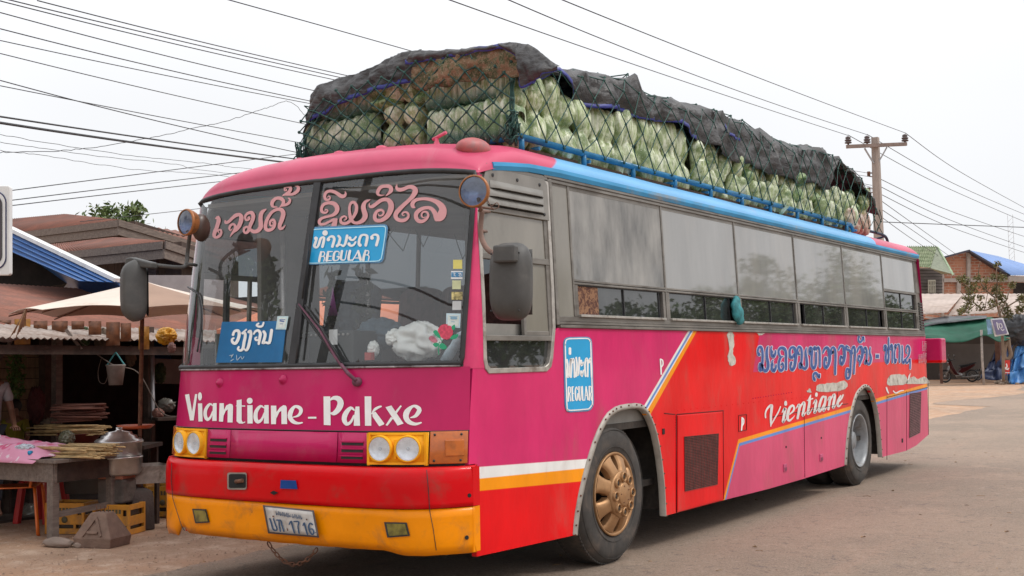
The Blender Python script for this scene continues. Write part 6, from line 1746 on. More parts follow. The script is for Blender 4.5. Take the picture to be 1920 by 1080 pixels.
STL = thing('market_stall', 'open-fronted wooden market stall under a low rusty corrugated roof', 'market stall')
EX = -5.0
def eave_z(y): return 1.80-.012*(y-1)
for i, (ya, yb) in enumerate(((-3.0, -1.1), (-1.15, .8), (.75, 2.7), (2.65, 4.6), (4.55, 6.5), (6.45, 8.4))):
    mb = MB(); sl = .20
    corrugated(mb, (EX+.15, ya, eave_z(ya)+.004*i), (EX+.15, yb, eave_z(yb)+.004*i), (EX-.75, yb, eave_z(yb)+.90*sl), (EX-.75, ya, eave_z(ya)+.90*sl), .076, .012)
    mb.build('eave_sheet', M_GTIN, STL, solid=.003)
    mb = MB(); corrugated(mb, (EX-.62, ya, eave_z(ya)+.62*sl+.03), (EX-.62, yb, eave_z(yb)+.62*sl+.03), (EX-4.2, yb, eave_z(yb)+4.2*sl+.05), (EX-4.2, ya, eave_z(ya)+4.2*sl+.05), .076, .012)
    mb.build('roof_sheet', M_RTIN, STL, solid=.003)
mb = MB(); mb.bar((EX+.02, -3, 1.74), (EX+.02, 8.4, 1.62), .07, .09); mb.build('eave_beam', M_WOODD, STL)
mb = MB(); mb.bar((EX-2, -3, 2.05), (EX-2, 8.4, 1.95), .06, .09); mb.build('roof_beam', M_WOODD, STL)
def post(px, D, r, z1, mat, nm, lean=0, sq=False, parent=STL):
    P = atD(px, 900, D); mb = MB(); a = Vector((P[0], P[1], 0)); b = Vector((P[0]+lean, P[1], z1))
    if sq: mb.bar(a, b, r*2, r*2)
    else: mb.tube([a, a.lerp(b, .5)+Vector((.012, 0, 0)), b], r, 8)
    return mb.build(nm, mat, parent)
post(106, 13.4, .042, 1.95, M_WOOD, 'post', sq=True); post(86, 14.4, .06, 2.0, M_WOODD, 'post', sq=True)
post(279, 13.6, .042, 1.95, M_WOODD, 'post', sq=True); post(286, 13.5, .022, 1.70, M('galvanised_pipe', (.40, .41, .42), rough=.4, metal=.5, var=.2), 'pipe_post')
post(-30, 12.6, .05, 1.9, M_WOODD, 'post', sq=True); post(420, 15.5, .05, 1.9, M_WOODD, 'post', sq=True)
# back and side walls
mb = MB(); mb.bx(-9.3, -9.2, -3, 9, 0, 2.6); mb.build('back_wall', M_NEARBLK, STL)
mb = MB(); mb.bx(-9.2, -5.2, 8.4, 8.5, 0, 2.6); mb.build('side_wall', M_NEARBLK, STL)
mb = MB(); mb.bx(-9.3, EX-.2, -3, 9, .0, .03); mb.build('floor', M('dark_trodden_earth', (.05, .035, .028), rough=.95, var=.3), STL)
# plank partition at the left
mb = MB(); P = atD(0, 740, 14.2); Q = atD(78, 740, 14.5)
d = (Vector((Q[0], Q[1], 0))-Vector((P[0], P[1], 0))); P0 = Vector((P[0], P[1], 0))-d*.5
for k in range(7):
    z = .95+k*.125; mb.bar(P0+Vector((0, 0, z)), P0+d*1.5+Vector((.01*(k % 2), 0, z)), .02, .118)
mb.build('plank_partition', M_PLANK, STL)
mb = MB(); P = atD(262, 660, 14.6); Q = atD(345, 660, 14.9); mb.bar((P[0], P[1], 1.46), (Q[0], Q[1], 1.43), .02, .30); mb.build('tin_panel', M('dull_grey_tin', (.14, .125, .115), rough=.7, var=.2, scale=3), STL)
# straw strings hanging from the umbrella edge
rnd = random.Random(8); mb = MB()
for k in range(9):
    a = atD(50, 577, 10.6); b = atD(20+k*3.4, 636-k*2.2+rnd.uniform(-8, 4), 10.7); m_ = (a+b)/2+np.array([.01*rnd.uniform(-1, 1), 0, .01]); mb.tube([a, m_, b], .005, 4)
o = mb.build('straw_strings', M('dry_straw', (.36, .24, .16), rough=.9, var=.2)); tag(o, 'bunch of dry straw strings hanging at the left corner of the parasol', 'strings')
# big parasol
UM = thing('parasol', 'large faded cream parasol on a rusty pole above the stall front', 'parasol')
ap = Vector(atD(268, 527, 11.3)); R0 = 1.16
cx, cy = ap.x, ap.y
mb = MB(); nseg = 8; ring = []
vd = Vector((-.545, .838, 0)); rt = Vector((.838, .545, 0))
def upt(t, r):
    a = 2*math.pi*t/nseg+.30
    return Vector((cx, cy, 0))+rt*math.cos(a)*r+vd*math.sin(a)*r
vs = []; nv = 6; sub_ = 6
for j in range(nv+1):
    r = R0*j/nv
    for i in range(nseg*sub_):
        t = i/sub_; fr_ = (t % 1); chord = math.cos(math.pi/nseg)/math.cos(math.pi*(2*fr_-1)/nseg)
        p = upt(t, r*chord); sag = .05*math.sin(math.pi*fr_)*(j/nv)
        vs.append((p.x, p.y, ap.z-.30*(j/nv)**.92+sag*.6))
n_ = nseg*sub_
for seg_ in range(nseg):
    mb.cur = 1 if seg_ in (6, 2) else 0
    b0 = len(mb.v); 
    vv = [vs[j*n_+(seg_*sub_+i) % n_] for j in range(nv+1) for i in range(sub_+1)]
    mb.add(vv, [(j*(sub_+1)+i, j*(sub_+1)+i+1, (j+1)*(sub_+1)+i+1, (j+1)*(sub_+1)+i) for j in range(nv) for i in range(sub_)], False)
mb.build('canopy', [M('faded_cream_canvas', (.66, .56, .48), rough=.9, var=.08, scale=2, dirt=(.48, .36, .29), dscale=3, damt=(.5, .8)), M('faded_brown_canvas', (.34, .22, .16), rough=.9, var=.08, scale=2)], UM, solid=.004)
mb = MB()
for i in range(nseg): p = upt(i, R0); mb.tube([(cx, cy, ap.z-.03), (p.x, p.y, ap.z-.32)], .007, 5)
mb.build('ribs', M_RUST, UM)
g0 = gnd(262, 940); bz = Vector((cx, cy, 0))
mb = MB(); pb = Vector(atD(260, 940, 11.25)); mb.tube([(pb.x, pb.y, .05), ((pb.x+cx)/2-.01, (pb.y+cy)/2, 1.0), (cx, cy, ap.z-.02)], .019, 10); mb.build('pole', M_RUST, UM)
mb = MB(); mb.lathe([(.0, 0), (.16, 0), (.15, .30), (.13, .36), (.03, .40), (0, .40)], 4, (pb.x, pb.y, 0), Matrix.Rotation(.5, 3, 'Z')); mb.build('base_block', M('dark_concrete', (.07, .055, .05), rough=.95, var=.25, bump=.4), UM, bevel=.015)
# hanging packets under the eave
M_PKT = M('orange_packet', (.13, .045, .015), rough=.45, var=.35, scale=16); M_PKY = M('yellow_packet', (.30, .13, .015), rough=.45, var=.3, scale=16)
pk = [(42, 598, 646, 30, 1), (76, 602, 622, 26, 0), (112, 602, 626, 30, 0), (146, 602, 618, 24, 0), (178, 602, 628, 24, 0), (212, 604, 648, 26, 0), (236, 606, 640, 20, 0), (270, 612, 655, 20, 1), (10, 600, 612, 22, 0)]
for i, (x, y0, y1, w_, k) in enumerate(pk):
    a = atD(x, y0, 12.6); b = atD(x, y1, 12.6); ww = w_/2275*12.6
    mb = MB(); c_ = (a+b)/2; hh = a[2]-b[2]
    mb.grid(lambda u, v: Vector(c_)+rt*((u-.5)*ww)+Vector((0, 0, (v-.5)*hh))-vd*(.03*math.sin(math.pi*u)*math.sin(math.pi*v)+.01*fbm(u*4+i, v*4)), 6, 8); mb.grid(lambda u, v: Vector(c_)+rt*((u-.5)*ww)+Vector((0, 0, (v-.5)*hh))+vd*(.03*math.sin(math.pi*u)*math.sin(math.pi*v)), 6, 8)
    o = mb.build('hanging_packet', M_PKY if k else M_PKT)
    tag(o, ['bright yellow packet hanging near the left end of the eave', 'small orange packet second along the stall eave', 'orange packet over the thick grey stall post', 'short orange packet third before the parasol pole', 'orange packet hanging above the strung bucket wire', 'long orange packet just left of the parasol pole',
        'orange packet touching the parasol pole', 'yellow packet just right of the parasol pole', 'small orange packet at the very left end of the eave'][i], 'packet', 'packets hanging under the stall eave')
o = crumple(atD(312, 630, 12.6), .15, (1.0, .5, .65), 31, .6).build('yellow_bag', M('yellow_plastic_bag', (.62, .30, .02), rough=.35, var=.3, scale=9)); tag(o, 'bulging yellow plastic bag hanging beside the bus mirror', 'bag')
o = crumple(atD(322, 652, 12.5), .06, (.9, .6, 1), 33, .6).build('pink_bag', M('dusky_pink_plastic', (.22, .12, .11), rough=.5, var=.2)); tag(o, 'small dusky pink bag under the yellow bag', 'bag')
o = crumple(atD(12, 632, 12.2), .12, (1.4, .6, .45), 35, .4).build('sack', M('grey_pink_sack', (.24, .19, .185), rough=.8, var=.15)); tag(o, 'greyish rolled sack hanging at the left end of the stall', 'sack')
# bucket
bk_ = thing('bucket', 'pale plastic bucket with a teal handle hanging inside the stall', 'bucket', tuple(atD(217, 722, 12.7)))
mb = MB(); mb.lathe([(0, 0), (.070, 0), (.095, .19), (.101, .20), (.101, .215), (.093, .215), (.068, .01), (0, .01)], 24); mb.build('body', M('dusty_pale_plastic', (.24, .21, .19), rough=.6, var=.2, scale=9), bk_)
mb = MB(); mb.tube(cr_spline([(.098*rt.x, .098*rt.y, .20), (.05*rt.x, .05*rt.y, .27), (.012, 0, .33), (-.012, 0, .33), (-.05*rt.x, -.05*rt.y, .27), (-.098*rt.x, -.098*rt.y, .20)], 5), .008, 6); mb.build('handle', M('teal_plastic', (.05, .28, .30), rough=.5), bk_)
mb = MB(); P = atD(217, 640, 12.7); mb.tube(cr_spline([tuple(atD(120, 622, 12.8)), tuple(atD(150, 640, 12.8)), tuple(atD(190, 670, 12.7)), tuple(atD(217, 686, 12.7)), tuple(atD(260, 700, 12.8)), tuple(atD(300, 770, 13)), tuple(atD(330, 782, 13))], 6), .006, 5)
mb.tube(cr_spline([tuple(atD(x, y, 12.9)) for x, y in ((190, 672), (184, 695), (186, 715), (196, 719), (202, 706))], 5), .004, 5)
o = mb.build('wire', M('pale_wire', (.16, .13, .11), rough=.7)); tag(o, 'drooping wire strung across the dark stall mouth', 'wire')
mb = MB(); mb.bar(atD(124, 618, 12.4), atD(153, 655, 12.4), .03, .03); o = mb.build('wooden_stick', M_WOOD); tag(o, 'short pale stick hanging aslant under the eave', 'stick')
# greens
mb = MB(); rnd = random.Random(12)
for k in range(11): leaf_cluster(mb, atD(31+4*math.sin(k*2.2), 668+k*7, 13.7), .095, 42, .028, rnd)
o = mb.build('hanging_greens', M('leafy_greens', (.065, .14, .025), rough=.6, var=.45, scale=14)); tag(o, 'long bunch of leafy greens hanging on the plank partition', 'greens')
# front table with a stripy heap
TB = thing('wooden_table', 'weathered wooden trestle table with a pink patterned cloth on top', 'table')
tx1 = -3.55; ty0 = .93; ty1 = 1.62; tx0 = -6.2; tz = .69
mb = MB()
for k in range(5): mb.bx(tx0, tx1+.06, ty0-.04+k*.155, ty0+.105+k*.155, tz, tz+.028)
mb.build('tabletop', M_WOOD, TB)
mb = MB(); mb.bx(tx0, tx1, ty0, ty0+.025, tz-.17, tz-.005); mb.build('apron', M_WOOD, TB); mb = MB(); mb.bx(tx1-.025, tx1, ty0+.03, ty1-.03, tz-.17, tz-.005); mb.build('apron', M_WOODD, TB)
for (x, y) in ((tx1-.05, ty0+.02), (tx1-.04, ty1-.06), (tx0+.1, ty0+.02), (tx0+.1, ty1-.06)): mb = MB(); mb.bx(x-.04, x+.04, y-.035, y+.035, 0, tz-.17 if y > 1.2 else tz-.001); mb.build('leg', M_WOOD, TB, bevel=.004)
mb = MB(); mb.bar((tx1-.05, ty0+.05, .24), (tx1-.05, ty1-.08, .27), .03, .05); mb.build('stretcher', M_WOOD, TB)
M_CANE = M('bamboo_stick', (.46, .32, .15), rough=.6, var=.3, scale=12, stretch=(1, 1, 1)); rnd = random.Random(3)
def sticks(name, c, ang, L0, n, w_, h_, r, label, mat=None, parent=None):
    mb = MB()
    for k in range(n):
        o1 = Vector((rnd.uniform(-1, 1)*w_, 0, 0)); zz = rnd.random()*h_
        a = ang+rnd.uniform(-.07, .07); dv = Vector((math.cos(a), math.sin(a), rnd.uniform(-.03, .03)))
        nn = Vector((-math.sin(ang), math.cos(ang), 0)); s0 = rnd.uniform(-.08, .08)
        m_ = Vector(c)+nn*o1.x+Vector((0, 0, zz)); mb.tube([m_-dv*(L0/2+s0), m_, m_+dv*(L0/2-s0)], r*rnd.uniform(.7, 1.2), 5)
    o = mb.build(name, mat or M_CANE); return tag(o, label, 'sticks')
Pc = Vector((tx1-.38, ty0+.22, tz+.04))
sticks('stick_bundle', (tx1-.02, ty0+.30, tz+.035), .05, .62, 60, .20, .10, .007, 'bundle of thin split bamboo sticks poking from under the pink cloth', parent=None)
sticks('stick_bundle', (tx1-1.25, ty0+.12, tz+.035), .12, .62, 40, .14, .05, .007, 'bundle of thin bamboo sticks at the left end of the table')
# pink patterned cloth over the heap
mt, nt_ = new_mat('pink_patterned_cloth'); o_ = N(nt_, 'ShaderNodeOutputMaterial'); b_ = N(nt_, 'ShaderNodeBsdfPrincipled'); L(nt_, b_.outputs[0], o_.inputs[0]); b_.inputs['Roughness'].default_value = .6
vo = N(nt_, 'ShaderNodeTexVoronoi'); vo.inputs['Scale'].default_value = 5.5; L(nt_, coords(nt_), vo.inputs['Vector'])
c_ = mixc(nt_, ramp(nt_, vo.outputs['Distance'], .30, .36), (.62, .10, .22), (.70, .30, .44)); c_ = mixc(nt_, ramp(nt_, vo.outputs['Distance'], .10, .16), (.75, .55, .60), c_)
c_ = mixc(nt_, ramp(nt_, noise_n(nt_, coords(nt_), 9, 4, .6, .5), .58, .64), c_, (.75, .62, .68)); L(nt_, c_, b_.inputs['Base Color'])
mb = MB()
def cfn(u, v):
    x = tx1-1.75+1.65*u; y = ty0-.07+.62*v
    h = .07+.12*math.sin(math.pi*min(1, v*1.1))*(.6+.4*math.sin(u*5+1))+.03*fbm(u*6, v*5, 3)+.012*abs(fbm(u*17, v*14, 1))
    ed = min(1, v*6)*min(1, (1-v)*5+.1)*min(1, (1-u)*5+.05)
    return (x+.25*(1-v)*0-.22*abs(v-.5), y, tz+.03+h*ed+.012-(.05*max(0, 1-v*9)))
mb.grid(cfn, 60, 26); o = mb.build('pink_cloth', mt, solid=.003); tag(o, 'pink flower-patterned plastic cloth spread over the goods on the table', 'cloth')
o = crumple((tx1-.50, ty0+.06, tz+.115), .075, (1.9, .8, .5), 41, .6).build('plastic_wrap', M('clear_blue_plastic', (.60, .66, .74), rough=.2, var=.15, coat=.5)); tag(o, 'crumpled clear plastic wrap with a bluish tint on the pink cloth', 'plastic wrap')
mb = MB(); mb.lathe([(0, 0), (.018, 0), (.018, .03), (0, .03)], 12, (tx1-.335, ty0-.02, tz+.08), 'Y'); o = mb.build('blue_stopper', M('cyan_plastic', (.02, .35, .65), rough=.4)); tag(o, 'bright blue stopper lying on the pink cloth', 'stopper')
mb = MB(); mb.lathe([(0, 0), (.045, .0), (.05, .12), (.02, .17), (.0, .17)], 14, (tx1-1.22, ty0+.18, tz+.15), Matrix.Rotation(1.3, 3, 'Y')); o = mb.build('plastic_bottle', M('clear_plastic', (.55, .60, .64), rough=.15, coat=.6, var=.1)); tag(o, 'clear plastic bottle lying at the left on the pink cloth', 'bottle')
# steamer pots on a stone and a crate
def crate(name, c, ang, w_, d_, h_, mat, label, rows=True):
    r = thing(name, label, 'crate', c, ang, 'yellow bottle crates beside and under the table')
    t_ = .012
    mb = MB()
    for z0, z1 in ((0, .05), (h_*.30, h_*.62), (h_-.05, h_)):
        for s in (-1, 1): mb.bx(-w_/2, w_/2, s*d_/2-t_/2, s*d_/2+t_/2, z0, z1); mb.bx(s*w_/2-t_/2, s*w_/2+t_/2, -d_/2+t_/2, d_/2-t_/2, z0, z1)
    for s in (-1, 1):
        for s2 in (-1, 1): mb.bx(s*w_/2-.018, s*w_/2+.018*0+.009, s2*d_/2-.018, s2*d_/2+.009, 0, h_)
        for xx in (-.25, .25): mb.bx(xx*w_-.012, xx*w_+.012, s*d_/2-t_/2-.001, s*d_/2+t_/2+.001, .05, h_-.05)
        mb.bx(-w_*.32, w_*.32, s*d_/2-t_/2-.002, s*d_/2+t_/2+.002, h_*.60, h_-.05)
    mb.bx(-w_/2+.01, w_/2-.01, -d_/2+.01, d_/2-.01, .0, .012)
    mb.build('crate_body', mat, r, bevel=.003, seg=1)
    mb = MB(); mb.bx(-w_/2+.02, w_/2-.02, -d_/2+.02, d_/2-.02, .012, h_*.93); mb.build('bottles', M('dark_bottle_glass', (.02, .014, .01), rough=.25, var=.4, scale=20, coat=.4), r)
    # printed block letters, as on the crates of the photograph (illegible at this size)
    mb = MB(); y = -d_/2-t_/2-.004
    for i in range(6): mb.bx(-w_*.27+i*w_*.095, -w_*.27+i*w_*.095+w_*.065, y, y+.002, h_*.70, h_*.84)
    mb.lathe([(0, 0), (.030, 0), (.030, .002), (0, .002)], 16, (-w_*.02, y-.001, h_*.46), 'Y'); mb.build('printing', M('crate_print', (.10, .09, .05), rough=.7), r)
    return r
M_CRA = M('orange_crate_plastic', (.55, .24, .02), rough=.5, var=.15, scale=8, dirt=(.22, .12, .06), dscale=6, damt=(.45, .75)); M_CRY = M('yellow_crate_plastic', (.52, .27, .02), rough=.5, var=.15, scale=8, dirt=(.22, .12, .06), dscale=6, damt=(.45, .75))
g1 = gnd(201, 1003); crate('bottle_crate', (g1[0], g1[1]+.14, 0), .35, .34, .26, .27, M_CRA, 'orange-yellow bottle crate carrying the stone block and steamer pots')
g2 = gnd(120, 1000); crate('bottle_crate', (g2[0], g2[1]+.1, 0), .40, .36, .26, .28, M_CRA, 'orange-yellow bottle crate standing under the wooden table')
g3 = gnd(300, 972); crate('bottle_crate', (g3[0], g3[1]+.12, .02), .40, .34, .26, .30, M_CRY, 'yellow bottle crate next to the bus, behind the umbrella base')
g4 = gnd(268, 965); crate('bottle_crate', (g4[0]-.25, g4[1]+.15, .02), .40, .30, .26, .28, M_CRY, 'half-hidden yellow bottle crate left of the other one near the bus')
base = Vector((g1[0]-.05, g1[1]+.15, .272))
mb = MB(); mb.box(base+Vector((0, 0, .11)), (.26, .24, .22), .35); o = mb.build('stone_block', M('mottled_stone', (.10, .085, .075), rough=.9, var=.3, scale=8, bump=.5, bscale=25), bevel=.02); tag(o, 'mottled stone block standing on the orange crate under the pots', 'stone')
mb = MB(); mb.box(base+Vector((0, 0, .235)), (.25, .22, .03), .30); o = mb.build('brick', M('red_brick', (.32, .13, .08), rough=.9, var=.2)); tag(o, 'flat red brick on the stone block under the steamer pot', 'brick')
PT = thing('steamer_pot', 'stacked aluminium steamer pot with a domed lid behind the table', 'pot', tuple(base+Vector((.0, .02, .25))))
M_POT = M('dull_aluminium', (.55, .53, .52), rough=.28, metal=.85, var=.15, scale=9)
mb = MB(); mb.lathe([(0, 0), (.175, 0), (.195, .025), (.198, .15), (.212, .155), (.212, .168), (.20, .17)], 40); mb.build('lower_pot', M_POT, PT)
mb = MB(); mb.lathe([(.17, .17), (.20, .175), (.203, .29), (.218, .295), (.218, .308), (.205, .31)], 40); mb.build('upper_pot', M_POT, PT)
mb = MB(); mb.lathe([(.215, .31), (.20, .325), (.165, .335), (.16, .355), (.12, .37), (.115, .39), (.04, .40), (.03, .41), (.03, .43), (0, .435)], 40); mb.build('lid', M_POT, PT)
mb = MB(); mb.lathe([(0, 0), (.13, .0), (.17, .03), (.175, .03), (.135, -.005), (0, -.008)], 24, base+Vector((-.05, .25, .66))); o = mb.build('red_dish', M('orange_red_plastic', (.50, .10, .03), rough=.4)); tag(o, 'shallow orange-red dish behind the steamer lid', 'dish')
# plastic chair and stool at the left edge
def plastic_chair(loc, rz, mat, label):
    r = thing('plastic_chair', label, 'chair', loc, rz)
    mb = MB(); mb.grid(lambda u, v: (-.20+.40*u, -.20+.40*v, .43-.012*math.sin(math.pi*u)*math.sin(math.pi*v)), 8, 8); mb.build('seat', mat, r, solid=.012)
    for sx2 in (-1, 1):
        for sy in (-1, 1):
            mb = MB(); mb.grid(lambda u, v: (sx2*(.195+.05*(1-v))-.02*math.cos(u*3.14), sy*(.195+.04*(1-v))+.025*math.sin(u*3.14)*sy, .43*v), 5, 6); mb.build('leg', mat, r, solid=.008)
    mb = MB()
    mb.grid(lambda u, v: (-.20+.40*u, .20+.10*v+.03*math.sin(math.pi*u), .43+.40*v-.05*(abs(2*u-1)**3)*v), 10, 8); mb.build('backrest', mat, r, solid=.012)
    mb = MB()
    for sx2 in (-1, 1): mb.tube(cr_spline([(sx2*.21, -.17, .43), (sx2*.235, -.18, .60), (sx2*.235, -.05, .645), (sx2*.225, .15, .64), (sx2*.205, .26, .66)], 5), .014, 6)
    mb.build('armrests', mat, r); return r
M_OPL = M('orange_plastic', (.62, .13, .015), rough=.4, var=.1, scale=6, coat=.2)
gc = gnd(24, 1004); plastic_chair((gc[0]-.12, gc[1]+.1, 0), 2.35, M_OPL, 'orange plastic garden chair at the left edge by the table')
gs = gnd(38, 985); r = thing('plastic_stool', 'red plastic stool behind the orange chair', 'stool', (gs[0], gs[1]+.25, 0), .3)
M_RPL = M('red_plastic', (.42, .01, .012), rough=.4, var=.1)
mb = MB(); mb.bx(-.15, .15, -.15, .15, .40, .44); mb.build('seat', M_RPL, r, bevel=.012)
for a in (-1, 1):
    for b in (-1, 1): mb = MB(); mb.bar((a*.17, b*.17, 0), (a*.13, b*.13, .41), .06, .06); mb.build('leg', M_RPL, r, bevel=.01)
# second table deeper inside with sticks in a basket
P = atD(155, 842, 12.7); r = thing('inner_table', 'dark table deep in the stall carrying a basket of sticks', 'table', (P[0], P[1], 0), .55)
mb = MB(); mb.bx(-.75, .75, -.3, .3, .66, .70); mb.build('tabletop', M_WOODD, r)
for a in (-1, 1):
    for b in (-1, 1): mb = MB(); mb.bx(a*.68-.03, a*.68+.03, b*.25-.03, b*.25+.03, 0, .66); mb.build('leg', M_WOODD, r)
P2 = atD(150, 822, 12.6)
mb = MB(); mb.lathe([(.12, 0), (.22, .12), (.235, .13), (.215, .125), (.11, .01), (0, .01)], 24, (P2[0], P2[1], .70)); o = mb.build('basket', M('dark_red_plastic', (.16, .03, .02), rough=.5, var=.2)); tag(o, 'dark red round basket on the inner table under the sticks', 'basket')
for k, (px, py, ang, lab, n, L0) in enumerate(((128, 806, .10, 'pale cut canes lying across the basket on the inner table', 26, .78), (150, 780, .75, 'dark reddish sticks heaped above the basket in the stall', 46, .42))):
    Pq = atD(px, py, 12.6); sticks('stick_heap', (Pq[0], Pq[1], Pq[2]-.05), .575+(ang-.1)*.8-.25, L0, n, .11, .10+.07*k, .009, lab, mat=M_CANE if k == 0 else M('reddish_twig', (.13, .05, .035), rough=.8, var=.3))
o = crumple(atD(125, 822, 12.2), .085, (1, 1, 1.0), 55, .4).build('clear_bag', M('smoky_clear_bag', (.16, .16, .10), rough=.3, var=.3, coat=.4)); tag(o, 'smoky clear bag standing in front of the basket', 'bag')
# metal trough on the umbrella pole
TR = thing('metal_trough', 'dented pale metal trough on a trestle beside the bus bumper', 'trough')
a = Vector(atD(236, 876, 11.1)); b = Vector(atD(326, 872, 11.35)); nrm_ = Vector((-(b-a).y, (b-a).x, 0)).normalized()
mb = MB(); h_ = .16
P4 = [a, b, b+nrm_*.42, a+nrm_*.42]
inn = [p.lerp((P4[0]+P4[2])/2, .16)+Vector((0, 0, -h_)) for p in P4]
mb.add(P4+inn, [(0, 1, 5, 4), (1, 2, 6, 5), (2, 3, 7, 6), (3, 0, 4, 7), (4, 5, 6, 7)]); mb.build('basin', M('scuffed_white_metal', (.33, .30, .27), rough=.6, var=.3, scale=9, dirt=(.12, .09, .07), dscale=6, damt=(.4, .7)), TR, solid=.006)
for p in inn: mb = MB(); mb.bar((p.x, p.y, 0), (p.x, p.y, p.z-.01), .035, .035); mb.build('leg', M_WOODD, TR)
# concrete marker block and stones
gb = gnd(166, 1028); r = thing('concrete_block', 'brown tapered concrete block with a recessed A-shaped face by the kerb', 'concrete block', (gb[0], gb[1]+.14, 0), .28)
M_CB = M('dusty_brown_concrete', (.19, .125, .095), rough=.95, var=.15, scale=12, bump=.5, bscale=50)
mb = MB(); w0, w1, hh = .185, .075, .285
vs = [(-w0, -.15, .08), (w0, -.15, .08), (w0, .15, .08), (-w0, .15, .08), (-w1, -.06, hh), (w1, -.06, hh), (w1, .06, hh), (-w1, .06, hh), (-w0*.93, -.14, 0), (w0*.93, -.14, 0), (w0*.93, .14, 0), (-w0*.93, .14, 0)]
mb.add(vs, [(8, 9, 1, 0), (9, 10, 2, 1), (10, 11, 3, 2), (11, 8, 0, 3), (0, 1, 5, 4), (1, 2, 6, 5), (2, 3, 7, 6), (3, 0, 4, 7), (4, 5, 6, 7), (8, 9, 10, 11)]); mb.build('block_body', M_CB, r, bevel=.008)
mb = MB(); mb.bar((-.09, -.148, .10), (.0, -.085, .25), .02, .016, up=(0, -1, .5)); mb.bar((.09, -.148, .10), (.0, -.085, .25), .02, .016, up=(0, -1, .5)); mb.bar((-.05, -.14, .13), (.05, -.14, .13), .02, .016, up=(0, -1, .5)); mb.build('raised_bars', M_CB, r)
mb = MB()
for k in range(4): mb.tube([(-.05+.035*k, .0, .27), (-.055+.04*k, -.01, .34)], .003, 5)
mb.build('rebar_ends', M_RUST, r)
for i, (x, y, rr3, sc, lab) in enumerate(((100, 1026, .09, (2.0, 1, .55), 'flat grey stone lying at the foot of the table leg'), (140, 1028, .05, (1.2, 1, .8), 'small brown stone touching the concrete block'))):
    g = gnd(x, y); o = crumple((g[0], g[1]+.05, rr3*sc[2]*.6), rr3, sc, 60+i, .35, 18, 12).build('stone', M('field_stone', (.26, .20, .165), rough=.95, var=.2, bump=.4)); tag(o, lab, 'stone')
